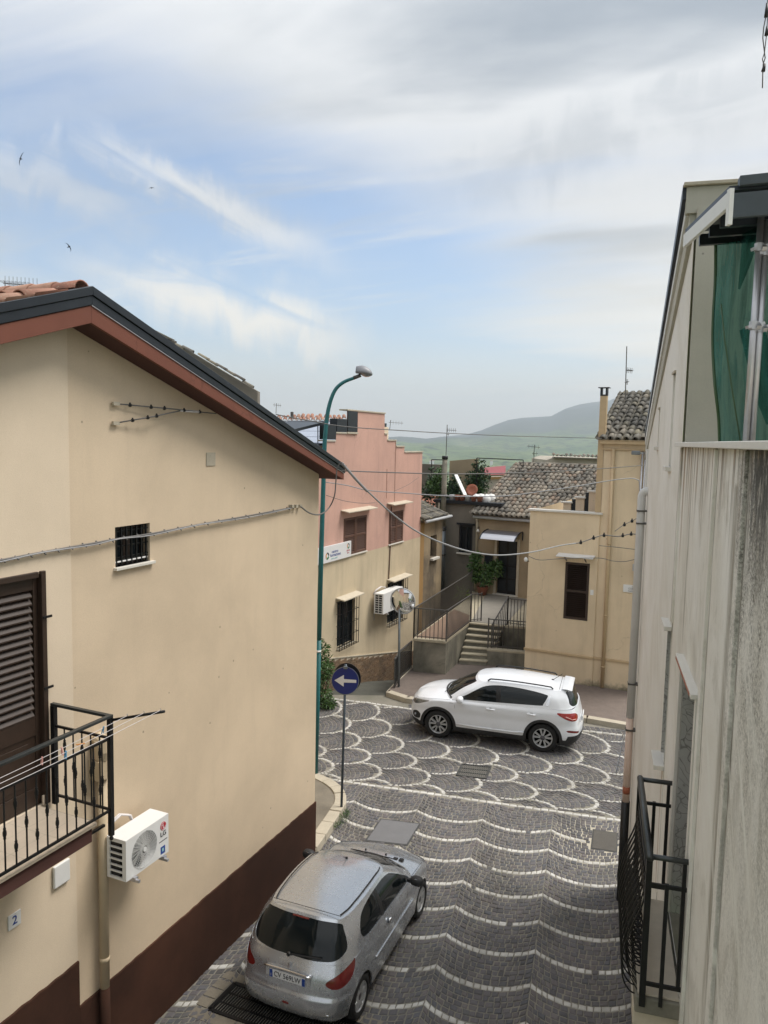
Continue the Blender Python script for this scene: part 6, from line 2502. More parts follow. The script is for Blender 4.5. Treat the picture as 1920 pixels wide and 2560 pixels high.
# curved awning over the door
aw = thing('door_awning', 'curved door awning with pale translucent front edge over the dark door', 'awning', SF.w((dA + dB) / 2, 0, dT + .3))
aA, aB = SF.sz(1307, 1345)[0], SF.sz(1221, 1340)[0]
zt_, zb_ = dT + .42, dT + .03
rows = []
for a in np.linspace(0, math.pi / 2 * .86, 10):
    rows.append([SF.w(s, .05 + .85 * math.sin(a), zb_ + (zt_ - zb_) * math.cos(a)) for s in np.linspace(aA, aB, 8)])
part('sheet', MB().grid(rows[:6]), M['awning_top'], aw, True)
part('front_sheet', MB().grid(rows[5:]), M['awning'], aw, True)
g = MB()
for s in (aA, aB):
    g.tube([SF.w(s, .05 + .85 * math.sin(a), zb_ + (zt_ - zb_) * math.cos(a) + .005) for a in np.linspace(0, math.pi / 2 * .9, 10)], .028, 6)
    g.bar(SF.w(s, .03, zb_ + .05), SF.w(s, .03, zt_), .05, .04)
part('frame', g, M['dark_metal'], aw)
# tiled roof
zR0 = zE + .09
dfar = SF.sz(1258, 1160, -4.6)
up = (-SF.n + Vector((0, 0, (dfar[1] - zR0) / 4.9))).normalized()
slope_len = 5.3
e0, e1 = SF.w(sL + .12, .28, zR0), SF.w(-6.2, .28, zR0)
sroof = part('roof', MB().grid([[e0, e1], [e0 + up * slope_len, e1 + up * slope_len]]), M['grey_wall'], shs)
tile_roof(sroof, SF.w(sL + .05, .30, zR0), -SF.d, up, 29, 16, M['roof_old'], 210, sp=.215, ex=.335, jit=1.4)
g = MB()
pr = SF.w(sL + .05, .30, zR0) + up * (16 * .335)
ridge = []
for k in range(15):
    p = pr - SF.d * (k * .41) + Vector((0, 0, .03))
    u_, v_ = up, -SF.d
    ob = bpy.data.objects.new('ridge_tile', tile_me(M['roof_old']))
    COL.objects.link(ob)
    ob.parent = sroof
    b_ = root_loc(sroof)
    hx = Vector((SF.n.x, SF.n.y, 0))
    ob.matrix_basis = Matrix(((hx.x * 1.2, v_.x, 0, p.x - b_.x), (hx.y * 1.2, v_.y, 0, p.y - b_.y), (0, 0, 1.1, p.z - b_.z), (0, 0, 0, 1)))

# ================================================================ GREY HOUSE with planted roof terrace
GO = -.35
gL = SF.sz(1086, 1350, GO)[0]
gT = SF.sz(1100, 1256, GO)[1]
gh = thing('house', 'grey rendered house with potted plants along its flat roof edge', 'house', SF.w(sL + .2, GO, 0))
gw = (SF.sz(1181, 1345, GO)[0], SF.sz(1147, 1345, GO)[0], SF.sz(1165, 1382, GO)[1], SF.sz(1160, 1312, GO)[1])
gw = (min(gw[0], gw[1]), max(gw[0], gw[1]), gw[2], gw[3])
part('wall', MB(SF).wall([(sL - 1, -2), (gL, -2), (gL, gT), (sL - 1, gT)], [loop(*gw)], GO, .15), M['grey_wall'], gh)
part('wall', MB(SF).box(sL - 1, gL, GO - 6, GO - .16, -2, gT - .01), M['grey_wall'], gh)
wo = part('window', MB(SF).box(gw[0], gw[1], GO - .14, GO - .12, gw[2], gw[3]), M['window_glass'], gh)
g = MB(SF)
mid = (gw[0] + gw[1]) / 2
for a in (gw[0], mid - .04, gw[1] - .08):
    g.box(a, a + .08, GO - .12, GO - .07, gw[2], gw[3])
g.box(gw[0] + .08, gw[1] - .08, GO - .118, GO - .072, gw[3] - .1, gw[3])
part('frame', g, M['dark_metal'], wo)
part('sill', MB(SF).box(gw[0] - .05, gw[1] + .05, GO - .1, GO + .10, gw[2] - .07, gw[2] - .005), M['white_marble'], wo)
part('lintel', MB(SF).box(gw[0] - .1, gw[1] + .1, GO - .05, GO + .06, gw[3] + .0, gw[3] + .08), M['dark_metal'], wo)
part('roof_edge', MB(SF).box(sL - 1, gL, GO - 1.0, GO + .16, gT, gT + .14), M['dark_metal'], gh, bevel=.01)
# tall flue with metal cap, and the duct below it
fs = SF.sz(1110, 1230, GO + .25)[0]
zt1 = SF.sz(1117, 1148, GO + .25)[1]
zt0 = SF.sz(1110, 1318, GO + .25)[1]
fl = part('flue', MB(SF).tube([SF.w(fs, GO + .25, zt0), SF.w(fs, GO + .25, zt1)], .11, 14), M['old_concrete'], gh, True)
part('flue_cap', MB(SF).tube([SF.w(fs, GO + .25, zt1), SF.w(fs, GO + .25, zt1 + .14)], .13, 14), M['iron_black'], fl, True)
part('duct', MB(SF).tube([SF.w(fs, GO + .25, zt0), SF.w(fs, GO + .25, .9)], .14, 12), M['pole_steel'], fl, True)
g = MB(SF)
for z in (zt0, zt0 - .1, zt0 - 1.2, zt0 + 1.4, 1.1):
    g.tube([SF.w(fs, GO + .25, z - .03), SF.w(fs, GO + .25, z + .03)], .165, 12)
part('flue_band', g, M['iron_grey'], fl, True)
part('side_pipe', MB(SF).tube([SF.w(fs + .35, GO + .12, gT - .3), SF.w(fs + .35, GO + .12, .9)], .05, 8), M['dark_metal'], gh, True)
part('side_pipe', MB(SF).tube([SF.w(fs + .28, GO + .12, gT + .02), SF.w(fs + .28, GO + .12, zt0 + .1)], .04, 8), M['kerb'], gh, True)

# ================================================================ OCHRE HOUSE between pink and grey
oS1 = PF.sz(1104, 1400, -.1)[0]
oT = PF.sz(1075, 1296, -.1)[1]
oh = thing('house', 'narrow peeling ochre house squeezed between the pink house and the grey one', 'house', PF.w(SR + .1, -.1, 0))
ow = (PF.sz(1077, 1340, -.1)[0], PF.sz(1092, 1340, -.1)[0], PF.sz(1085, 1392, -.1)[1], PF.sz(1085, 1338, -.1)[1])
part('wall', MB(PF).wall([(SR + .03, -2.5), (oS1, -2.5), (oS1, oT), (SR + .03, oT)], [loop(*ow)], -.1, .25), M['ochre'], oh)
part('corner_strip', MB(PF).box(SR + .03, SR + .55, -.098, -.06, -2, oT - .1), M['ochre_strip'], oh, bevel=.01)
wo = part('window', MB(PF).box(ow[0], ow[1], -.34, -.32, ow[2], ow[3]), M['window_glass'], oh)
part('sill', MB(PF).box(ow[0] - .03, ow[1] + .06, -.3, .04, ow[2] - .09, ow[2] - .01), M['white_marble'], wo)
up2 = (-PF.n + Vector((0, 0, .42))).normalized()
e0, e1 = PF.w(SR + .05, .12, oT + .02), PF.w(oS1 + .3, .12, oT + .02)
orf = part('roof', MB().grid([[e0, e1], [e0 + up2 * 2.2, e1 + up2 * 2.2]]), M['grey_wall'], oh)
tile_roof(orf, PF.w(SR + .12, .14, oT + .03), PF.d, up2, max(3, int((oS1 - SR) / .22)), 6, M['roof_dark'], 60, sp=.22, ex=.34, jit=1.6)
part('gutter', MB(PF).tube([PF.w(SR + .05, .2, oT - .02), PF.w(oS1 + .2, .2, oT - .02)], .06, 8), M['grey_plastic'], oh, True)


# ================================================================ PLANTS
def leaves_mb(blobs, n, leaf, seed=0, droop=.3):
    r_ = np.random.default_rng(seed)
    V, Fc, ph = [], [], []
    for (c, rad, w) in blobs:
        m_ = int(n * w)
        for _ in range(m_):
            d = r_.normal(size=3)
            d /= np.linalg.norm(d)
            rr = r_.random() ** .45
            p = Vector(c) + Vector((d[0] * rad[0], d[1] * rad[1], d[2] * rad[2])) * rr
            t = Vector(d) * .7 + Vector(r_.normal(size=3)) * .6 - Vector((0, 0, droop))
            t.normalize()
            s = t.orthogonal().normalized()
            s = (s * math.cos(r_.random() * 6.28) + t.cross(s) * math.sin(r_.random() * 6.28)).normalized()
            L = leaf[0] * r_.uniform(.6, 1.25)
            W = leaf[1] * r_.uniform(.6, 1.2)
            b0 = len(V)
            up_ = s.cross(t) * L * .12
            V += [p, p + t * L * .45 + s * W + up_, p + t * L, p + t * L * .45 - s * W + up_]
            Fc.append([b0, b0 + 1, b0 + 2, b0 + 3])
            x = float(r_.random())
            ph += [x] * 4
    return V, Fc, ph


def plant(name, label, cat, loc, blobs, n, leaf, m, stems=(), group=None, seed=1, droop=.3):
    t = thing(name, label, cat, loc, group)
    V, Fc, ph = leaves_mb(blobs, n, leaf, seed, droop)
    mesh_obj('foliage', V, Fc, m, t, False, att=ph)
    if stems:
        g = MB()
        for a, b, r in stems:
            a, b = Vector(a), Vector(b)
            g.tube([a, a.lerp(b, .5) + Vector((rng.uniform(-.04, .04), rng.uniform(-.04, .04), 0)), b], [r, r * .8, r * .4], 6)
        part('stem', g, M['bark'], t, True)
    return t


# oleander behind the street lamp
ob_ = Vector((-1.75, 21.2, 0))
blobs = [(ob_ + Vector((x, y, z)), (r, r, r * .8), 1) for x, y, z, r in ((-.15, 0, .5, .30), (.12, .1, .35, .26), (0, 0, .9, .32), (.12, -.1, 1.3, .28), (-.2, .1, 1.25, .28), (.02, 0, 1.65, .24), (.2, .1, 1.0, .22), (-.1, 0, 1.9, .15), (.28, -.1, .15, .18))]
plant('shrub', 'loose green oleander shrub at the corner behind the lamp post', 'shrub', ob_, blobs, 230, (.16, .020), M['leaf'], [(ob_ + Vector((.03 * k, 0, 0)), ob_ + Vector((x, .05, 1.5)), .014) for k, x in enumerate((-.25, -.1, .05, .2, .3))], seed=3)
# pot plant by the door
pp = SF.sz(1206, 1478, .5)
pl0 = SF.w(pp[0], .5, ZT)
pt_ = plant('potted_plant', 'bushy dark green plant in a terracotta pot beside the dark door', 'plant', pl0, [(pl0 + Vector((x, y, z)), (r, r, r * .9), 1) for x, y, z, r in ((0, 0, .95, .42), (-.35, 0, 1.2, .3), (.45, 0, 1.0, .36), (-.3, .1, 1.55, .22), (.1, -.1, .7, .35), (.55, .05, 1.25, .22), (-.35, 0, .75, .25))], 170, (.15, .05), M['leaf'], [(pl0 + Vector((0, 0, .3)), pl0 + Vector((x, .05, 1.1)), .02) for x in (-.3, 0, .35)], seed=5)
part('pot', MB().lathe(pl0, (0, 0, 1), [(0, .0), (0, .16), (.28, .24), (.30, .25), (.34, .25), (.34, .21), (.26, .2), (.26, 0)], 16), M['terracotta'], pt_, True)
q = v2(1156, 1495, ZT)
plant('agave', 'lime green spiky plant on the terrace left of the potted bush', 'plant', q, [(q + Vector((0, 0, .2)), (.16, .16, .15), 1)], 46, (.42, .022), M['leaf_lime'], seed=9, droop=-.5)
# weeds at the sign's kerb
for k, (x, y, s) in enumerate(((-.70, 14.75, 1), (-.66, 14.95, .7), (-.80, 14.45, .8))):
    q = Vector((x + .02, y, 0))
    plant('weed', ('grass tuft at the foot of the blue sign pole', 'small grass tuft just beyond the sign pole foot', 'grass tuft at the kerb before the sign pole')[k], 'weed', q, [(q + Vector((0, 0, .04)), (.09 * s, .09 * s, .05 * s), 1)], 60, (.11 * s, .006), M['leaf'], seed=20 + k, droop=-.8)
for k, (x, y) in enumerate(((-2.0, 11.45), (-2.35, 10.55), (-2.75, 9.6))):
    q = Vector((*LF.w(LF.sz(785, 2150)[0] - 1.2 * k - 1.5, .06, 0).xy, 0))

# roof terrace of the grey house: things on it
def on(px, py, n_):
    s, z = SF.sz(px, py, n_)
    return SF.w(s, n_, z)


zf = gT + .14
pots = []
for k, px in enumerate((1130, 1144, 1156, 1170, 1185, 1200)):
    s = SF.sz(px, 1245, GO + .02)[0]
    q = SF.w(s, GO + .02, zf)
    t = thing('flower_pot', 'terracotta flower pot in the row along the grey roof edge' if k % 3 else ('grey flower pot at the left end of the row on the grey roof edge' if k == 0 else 'grey flower pot between terracotta ones on the grey roof edge'), 'flower pot', q, 'flower pots along the grey roof edge')
    part('pot', MB().lathe(q, (0, 0, 1), [(0, 0), (0, .10), (.20, .14), (.23, .15), (.23, .12), (.2, 0)], 10), M['terracotta'] if k % 3 else M['grey_plastic'], t, True)
for k, (x, y, r, m, n_) in enumerate(((1080, 1215, .75, 'leaf_dark', -1.6), (1098, 1205, .6, 'leaf', -1.3), (1135, 1222, .5, 'leaf_dark', -1.2), (1196, 1185, .6, 'leaf_dark', -2.2), (1193, 1215, .55, 'leaf', -2.2))):
    q = on(x, y, GO + n_)
    b_ = Vector((q.x, q.y, zf))
    plant('shrub', ('dark shrub at the left end of the grey roof terrace', 'green shrub left of the tall flue on the grey roof terrace', 'low dark shrub right of the tall flue', 'tall dark climber by the rough wall on the grey roof terrace', 'green bush at the foot of the rough terrace wall')[k], 'shrub', b_,
          [(q + Vector((dx * r, dy * r, dz * r)), (r * .5, r * .5, r * .55), 1) for dx, dy, dz in ((0, 0, 0), (.5, 0, -.3), (-.5, .1, -.4), (.1, 0, .6), (0, 0, -.7))], 130, (.16, .05), M[m], [(b_, q, .02)], seed=40 + k)
# walls, plank, dish, frames on the terrace
q0, q1 = SF.sz(1192, 1150, GO - 2.4), SF.sz(1122, 1226, GO - 2.4)
rw = single('terrace_screen_wall', MB(SF).prism([(q0[0], gT), (q1[0], gT), (q1[0], SF.sz(1122, 1152, GO - 2.4)[1]), (q0[0], q0[1] + .06)], GO - 2.6, GO - 2.4), M['tan_wall'], 'rough brown wall behind the plants on the grey roof terrace', 'wall', SF.w(q0[0], GO - 2.4, gT))
q0, q1 = SF.sz(1112, 1162, GO - 3.2), SF.sz(1040, 1230, GO - 3.2)
single('terrace_screen_wall', MB(SF).box(min(q0[0], q1[0]), max(q0[0], q1[0]), GO - 3.4, GO - 3.2, gT, q0[1]), M['grey_wall'], 'plain grey wall at the left back of the grey roof terrace', 'wall', SF.w(q0[0], GO - 3.2, gT))
a, b = on(1139, 1186, GO - 1.0), on(1163, 1238, GO - .5)
single('plank', MB().bar(a, b, .16, .05), M['white_paint'], 'white plank leaning on the rough wall of the roof terrace', 'plank', b)
dq = on(1180, 1226, GO - .9)
ds = thing('satellite_dish', 'rust-red satellite dish lying low behind the flower pots', 'satellite dish', Vector((dq.x, dq.y, zf)))
part('reflector', MB().lathe(dq, (SF.n + Vector((.2, 0, .4))), [(0, .0), (.005, .12), (.03, .19), (.06, .27), (.07, .27), (.02, .16), (-.02, 0)], 18), M['pipe_red'], ds, True)
part('mast', MB().tube([Vector((dq.x, dq.y, zf)) - SF.n * .1, dq - SF.n * .05], .025, 6), M['galv'], ds)
tq = on(1208, 1240, GO - .3)
g = MB()
for k in range(4):
    p = tq + Vector((.22 * k - .3, .1 * (k % 2), -.02))
    g.lathe(Vector((p.x, p.y, zf)), (0, 0, 1), [(0, .2), (.12, .22), (.25 + .05 * (k % 2), .14), (.33, .0)], 9)
single('bundle', g, M['white_paint'], 'crumpled white cover sheets next to the red dish', 'cover sheet', Vector((tq.x, tq.y, zf)), smooth=True)
for lab, fr_pts in (('thin black pipe frame beside the tall flue on the grey roof terrace', [((1079, 1185), (1079, 1149)), ((1079, 1149), (1118, 1150))]),
                    ('thin black pipe frame standing over the right of the grey roof terrace', [((1192, 1215), (1192, 1145)), ((1192, 1145), (1308, 1150)), ((1308, 1150), (1308, 1168))])):
    g = MB()
    for a, b in fr_pts:
        g.tube([on(*a, GO - 1.8), on(*b, GO - 1.8)], .022, 6)
    single('pergola_frame', g, M['iron_black'], lab, 'frame', on(*fr_pts[0][0], GO - 1.8))

# ================================================================ HOUSES BEHIND
def back_house(label, pts, depth, thick, wm, roof=None, rm='roof_old', name='house', tiles=None):
    """facade polygon at a true distance, extruded away"""
    P = [at_depth(x, y, depth) for x, y in pts]
    base = Vector((P[0].x, P[0].y, -2))
    t = thing(name, label, 'house', base)
    g = MB()
    A = [g.raw(p) for p in P]
    B = [g.raw(p + Vector((0, thick, 0))) for p in P]
    g.f.append(A)
    g.f.append(B[::-1])
    n = len(A)
    for k in range(n):
        g.f.append([A[k], B[k], B[(k + 1) % n], A[(k + 1) % n]])
    part('wall', g, M[wm], t)
    return t, P


t, P = back_house('grey-brown house whose ragged tile edge shows above the left gable roof', [(420, 1400), (644, 1400), (644, 978), (520, 905), (500, 893), (430, 852), (300, 790), (300, 1400)], 26, .5, 'grey_wall')
rf = part('roof', MB().bar(at_depth(300, 786, 25.7), at_depth(430, 849, 25.7), .5, .06), M['grey_wall'], t)
for (xa, ya), (xb, yb) in (((395, 836), (506, 898)), ((520, 902), (654, 984))):
    A, B = at_depth(xa, ya, 25.8), at_depth(xb, yb, 25.8)
    n = int((B - A).length / .34)
    for k in range(n):
        p = A.lerp(B, k / n)
        vv = (A - B).normalized()
        uu = vv.cross(Vector((0, 0, 1))).normalized()
        ww = uu.cross(vv)
        ob = bpy.data.objects.new('roof_tile', tile_me(M['roof_dark']))
        COL.objects.link(ob)
        ob.parent = rf
        b_ = root_loc(rf)
        p = p + Vector((rng.uniform(-.03, .03), 0, rng.uniform(-.01, .05)))
        ob.matrix_basis = Matrix(((uu.x, vv.x, ww.x, p.x - b_.x), (uu.y, vv.y, ww.y, p.y - b_.y), (uu.z, vv.z, ww.z, p.z - b_.z), (0, 0, 0, 1)))
# house with solar panels and red ridge behind the lamp post
t, P = back_house('house with pale solar panels under a red and cream tiled ridge', [(600, 1300), (868, 1300), (868, 1062), (600, 1052)], 34, 6, 'far_wall')
A, B = at_depth(640, 1056, 34), at_depth(872, 1056, 34)
upv = Vector((0, .92, .38))
A0, B0 = at_depth(640, 1112, 31), at_depth(872, 1116, 31)
sr = part('roof', MB().grid([[A0, B0], [A + Vector((0, 0, -.05)), B + Vector((0, 0, -.05))]]), M['dark_metal'], t)
for k in range(4):
    f0, f1 = .04 + .24 * k, .04 + .24 * k + .225
    for j in range(3):
        h0, h1 = j / 3 + .006, (j + 1) / 3 - .006
        c = [A0.lerp(B0, h0).lerp(A.lerp(B, h0), f0), A0.lerp(B0, h1).lerp(A.lerp(B, h1), f0), A0.lerp(B0, h1).lerp(A.lerp(B, h1), f1), A0.lerp(B0, h0).lerp(A.lerp(B, h0), f1)]
        g = MB()
        i = [g.raw(p + Vector((0, -.02, .05))) for p in c] + [g.raw(p + Vector((0, -.02, .09))) for p in c]
        g.f += [i[:4][::-1], i[4:]] + [[i[q], i[(q + 1) % 4], i[4 + (q + 1) % 4], i[4 + q]] for q in range(4)]
        part('solar_panel', g, M['solar'], sr)
A, B = at_depth(690, 1049, 34), at_depth(866, 1051, 34)
n = int((B - A).length / .20)
for r_ in range(2):
    for k in range(n):
        p = A.lerp(B, (k + .5 * r_) / n) + Vector((0, r_ * .3 - .2, r_ * .10 - .05))
        ob = bpy.data.objects.new('roof_tile', tile_me(M['roof_red']))
        COL.objects.link(ob)
        ob.parent = sr
        b_ = root_loc(sr)
        ob.matrix_basis = Matrix.Translation(p - b_) @ Matrix.Rotation(rng.uniform(.2, .5), 4, 'X') @ Matrix.Rotation(rng.uniform(-.15, .15), 4, 'Z')
part('chimney', MB().tube([at_depth(730, 1046, 34), at_depth(730, 1030, 34)], .07, 8), M['iron_grey'], t)
# house behind the tiled roof, right
t, P = back_house('distant house whose tile-edged wall peeks above the old tiled roof', [(1360, 1230), (1510, 1230), (1510, 1146), (1388, 1143), (1366, 1150)], 40, 4, 'far_wall')
A, B = at_depth(1386, 1142, 39.9), at_depth(1506, 1146, 39.9)
rf = part('roof', MB().bar(A + Vector((0, .2, -.03)), B + Vector((0, .2, -.03)), .7, .05), M['grey_wall'], t)
n = int((B - A).length / .21)
for k in range(n):
    p = A.lerp(B, k / n) + Vector((0, -.15, .03))
    ob = bpy.data.objects.new('roof_tile', tile_me(M['roof_old']))
    COL.objects.link(ob)
    ob.parent = rf
    b_ = root_loc(rf)
    ob.matrix_basis = Matrix.Translation(p - b_) @ Matrix.Rotation(rng.uniform(.1, .3), 4, 'X')
# red-roofed shed beyond the terrace
t, P = back_house('low shed with a dull red roof beyond the grey roof terrace', [(1196, 1240), (1262, 1240), (1262, 1186), (1196, 1186)], 44, 4, 'sand_light')
A0, B0, A, B = at_depth(1194, 1188, 43.8), at_depth(1264, 1186, 43.8), at_depth(1200, 1170, 47), at_depth(1264, 1164, 47)
part('roof', MB().grid([[A0, B0], [A, B]]), mat('red_sheet', (0.26, 0.055, 0.06), .6, var=.15), t)
t, P = back_house('low pale garden wall with orange band beyond the roof terrace', [(1205, 1250), (1300, 1250), (1300, 1190), (1205, 1192)], 41.5, .4, 'far_wall', name='garden_wall')
part('band', MB().bar(at_depth(1206, 1196, 41.4), at_depth(1300, 1194, 41.4), .05, .12), M['ochre_strip'], t)
# more town falling away towards the valley, mostly hidden
for k, (x, d, zz, w_, m) in enumerate(((1090, 60, -1.5, 5, 'far_wall'), (1330, 66, -1.2, 6, 'sand_light'), (1240, 75, -4.2, 6, 'far_wall'))):
    c = at_depth(x, 1100, d)
    t = thing('house', ('far house below the terrace at the edge of the valley', 'far house hidden behind the old tiled roof', 'far house deep below the red-roofed shed')[k], 'house', Vector((c.x, c.y, zz - 5)))
    part('wall', MB().box(c.x - w_ / 2, c.x + w_ / 2, c.y, c.y + 8, zz - 5, zz + 3.5), M[m], t)
    g = MB()
    g.grid([[(c.x - w_ / 2 - .3, c.y - .3, zz + 3.5), (c.x + w_ / 2 + .3, c.y - .3, zz + 3.5)], [(c.x - w_ / 2 - .3, c.y + 4, zz + 5), (c.x + w_ / 2 + .3, c.y + 4, zz + 5)], [(c.x - w_ / 2 - .3, c.y + 8.3, zz + 3.5), (c.x + w_ / 2 + .3, c.y + 8.3, zz + 3.5)]])
    part('roof', g, M['terracotta'], t)

# ================================================================ STREET FURNITURE
# lamp post
lb = Vector((-1.42, 16.62, 0.1))
dep = (lb - Vector((0, 0, EYE))).dot(CF)
lampp = thing('street_lamp', 'tall green street lamp post with a curved arm and grey head', 'street lamp', lb)
px_l = [(792, 1800), (797, 1600), (803, 1380), (812, 1100), (818, 1030)]
low = [lb] + [at_depth(x, y, 16.9) for x, y in px_l]
part('pole', MB().tube([lb, at_depth(797, 1600, 16.9)], [.062, .058], 14), M['teal_paint'], lampp, True)
pts = [at_depth(x, y, 16.9) for x, y in ((797, 1600), (803, 1380), (812, 1100), (818, 1040), (827, 1000), (840, 972), (860, 955), (885, 945), (894, 941))]
pts = [pts[0], pts[1]] + [Vector(p) for p in catmull([tuple(p) for p in pts[2:]], 5)]
rad = [.058, .054] + list(np.linspace(.048, .034, len(pts) - 2))
part('arm', MB().tube(pts, rad, 14), M['teal_paint'], lampp, True)
hd0 = at_depth(890, 930, 16.9)
hx = Vector((.98, -.05, -.10)).normalized()
hy = Vector((0, 1, 0))
hz_ = hx.cross(hy)
hz_ = -hz_ if hz_.z < 0 else hz_
rows = []
for a in np.linspace(0, 1, 11):
    w_ = .145 * (math.sin(math.pi * min(1, .22 + a * .75)) ** .5)
    hh = .175 * (math.sin(math.pi * (.25 + .72 * a)) ** .6) if a < .99 else .02
    c = hd0 + hx * (a * .375 - .01) + Vector((0, 0, -.02))
    rows.append([c + hy * w_ * math.cos(t) + hz_ * hh * math.sin(t) for t in np.linspace(0, math.pi, 13)])
hd = part('lamp_head', MB().grid(rows), mat('lamp_grey', (.22, .225, .24), .5, .2, var=.15), lampp, True)
sol = hd.modifiers.new('shell', 'SOLIDIFY')
sol.thickness = .008
rows = []
for a in np.linspace(.25, .95, 9):
    c = hd0 + hx * (a * .375) + Vector((0, 0, -.025))
    w_ = .12 * math.sin(math.pi * (.15 + .8 * (a - .25) / .7)) ** .6
    rows.append([c + hy * w_ * math.cos(t) - hz_ * .06 * math.sin(t) * math.sin(math.pi * (a - .2) / .8) for t in np.linspace(0, math.pi, 9)])
part('lens', MB().grid(rows), M['lens_clear'], lampp, True)
part('neck', MB().tube([at_depth(884, 945, 16.9), at_depth(902, 938, 16.9)], .042, 12), M['iron_grey'], lampp, True)
part('pole_band', MB().tube([at_depth(795.4, 1626, 16.9), at_depth(795.3, 1630, 16.9)], .066, 12), M['white_paint'], lampp, True)

# one-way sign
sb_ = Vector((-.74, 15.02, .12))
sd0 = (sb_ - Vector((0, 0, EYE))).dot(CF)
sg = thing('road_sign', 'round blue one-way sign with a white left arrow on a dark pole', 'road sign', sb_)
sc0 = at_depth(863, 1702, sd0 * 1.0)
topz = at_depth(865, 1660, sd0)
part('pole', MB().tube([sb_, at_depth(864, 1662, sd0) + Vector((0, .04, 0))], .026, 12), M['pole_blue'], sg, True)
nrm = Vector((-.10, -1, .10)).normalized()
rs = 35 / F_PX * sd0
disc = part('disc', MB().disc(sc0, nrm, rs, .012, 40), M['sign_blue'], sg)
ring = MB()
xx = nrm.cross(Vector((0, 0, 1))).normalized() * -1
yy = nrm.cross(xx) * -1
if yy.z < 0:
    yy = -yy
xr = yy.cross(nrm)
if xr.x < 0:
    xr = -xr
for k in range(40):
    a0, a1 = 2 * math.pi * k / 40, 2 * math.pi * (k + 1) / 40
    f = lambda a, r: sc0 + nrm * .003 + (xr * math.cos(a) + yy * math.sin(a)) * r
    ring.f.append([ring.raw(f(a0, rs * .955)), ring.raw(f(a1, rs * .955)), ring.raw(f(a1, rs)), ring.raw(f(a0, rs))])
part('rim', ring, M['pole_steel'], disc)
arrow = [(-.78, .0), (-.10, .42), (-.10, .125), (.80, .105), (.80, -.105), (-.10, -.125), (-.10, -.42)]
g = MB()
A = [g.raw(sc0 + nrm * .004 + xr * x * rs + yy * y * rs) for x, y in arrow]
g.f += [[A[0], A[1], A[2], A[5], A[6]][::1], [A[2], A[3], A[4], A[5]]]
part('arrow', g, M['sign_white'], disc)
n2 = Vector((.35, 1, -.05)).normalized()
c2 = at_depth(868, 1694, sd0 + .12)
part('rear_disc', MB().disc(c2 + n2 * .0, -n2, rs * 1.05, .012, 36), M['black'], sg)
part('clamp', MB().bar(at_depth(864, 1668, sd0) + Vector((-.04, -.02, 0)), at_depth(864, 1668, sd0) + Vector((.04, -.02, 0)), .05, .05), M['pole_steel'], sg)

# convex mirror
mb_ = Vector((.56, 22.75, .13))
md = (mb_ - Vector((0, 0, EYE))).dot(CF)
mr = thing('traffic_mirror', 'round convex traffic mirror on a grey pole at the pavement corner', 'mirror', mb_)
mc = at_depth(1008, 1502, md)
part('pole', MB().tube([mb_, at_depth(998, 1535, md) + Vector((0, .08, .5))], .038, 12), M['pole_steel'], mr, True)
nm = Vector((-.42, -1, -.05)).normalized()
Rm = 33 / F_PX * md
mm_, ntm, bm_ = new_mat('mirror_face')
bm_.inputs['Base Color'].default_value = (.78, .79, .80, 1)
bm_.inputs['Metallic'].default_value = 1
bm_.inputs['Roughness'].default_value = .04
prof = [(.10 - .10 * (k / 9) ** 2, Rm * .95 * k / 9) for k in range(10)]
part('face', MB().lathe(mc, nm, [(a + .03, r) for a, r in prof], 32), mm_, mr, True)
part('rim', MB().lathe(mc, nm, [(-.03, Rm * .9), (0, Rm), (.04, Rm * 1.02), (.045, Rm * .95), (.02, Rm * .93)], 32), M['grey_plastic'], mr, True)
part('shell', MB().lathe(mc, nm, [(-.10, 0.02), (-.08, Rm * .5), (-.03, Rm * .9)], 32), M['grey_plastic'], mr, True)
part('bracket', MB().bar(mc - nm * .1, at_depth(998, 1532, md) + Vector((0, .08, .1)), .05, .05), M['pole_steel'], mr)

# ================================================================ ANTENNAS
def antenna(label, foot, top, depth, booms, tilt=0.0, r=.016):
    a, b = at_depth(*foot, depth), at_depth(*top, depth)
    b = Vector((a.x + (b.x - a.x), b.y, b.z))
    t = thing('tv_antenna', label, 'antenna', a, 'television antennas on the roofs')
    part('mast', MB().tube([a, b], r, 6), M['iron_grey'], t)
    g = MB()
    for (x0, y0), (x1, y1), n in booms:
        p, q = at_depth(x0, y0, depth), at_depth(x1, y1, depth)
        g.tube([p, q], r * .7, 5)
        for k in range(n):
            c = p.lerp(q, (k + .5) / n)
            g.tube([c - Vector((.02, .22, 0)), c + Vector((.02, .22, 0))], r * .45, 4)
            g.tube([c - Vector((0, 0, .09)), c + Vector((0, 0, .09))], r * .45, 4)
    part('boom', g, M['iron_grey'], t)
    return t


antenna('mast antenna rising from the cream house roof', (1563, 1000), (1567, 866), 25.5, [((1566, 925), (1582, 927), 4), ((1564, 955), (1570, 955), 3)])
antenna('tall antenna above the tall flue of the grey house', (1115, 1140), (1118, 1062), 33, [((1117, 1075), (1141, 1076), 5), ((1116, 1086), (1123, 1086), 2)])
antenna('antenna on the old tiled roof ridge', (1334, 1170), (1336, 1112), 37, [((1318, 1115), (1350, 1119), 4), ((1330, 1134), (1345, 1134), 2)])
antenna('antenna behind the stepped pink parapet', (974, 1075), (977, 1050), 34, [((972, 1056), (1008, 1058), 5)], r=.012)
antenna('small antenna over the solar-panel roof', (690, 1034), (691, 1008), 36, [((683, 1012), (703, 1014), 4)], r=.014)
antenna('black antenna at the far left above the red roof tiles', (14, 735), (12, 702), 9.5, [((8, 708), (98, 715), 9)], r=.006)

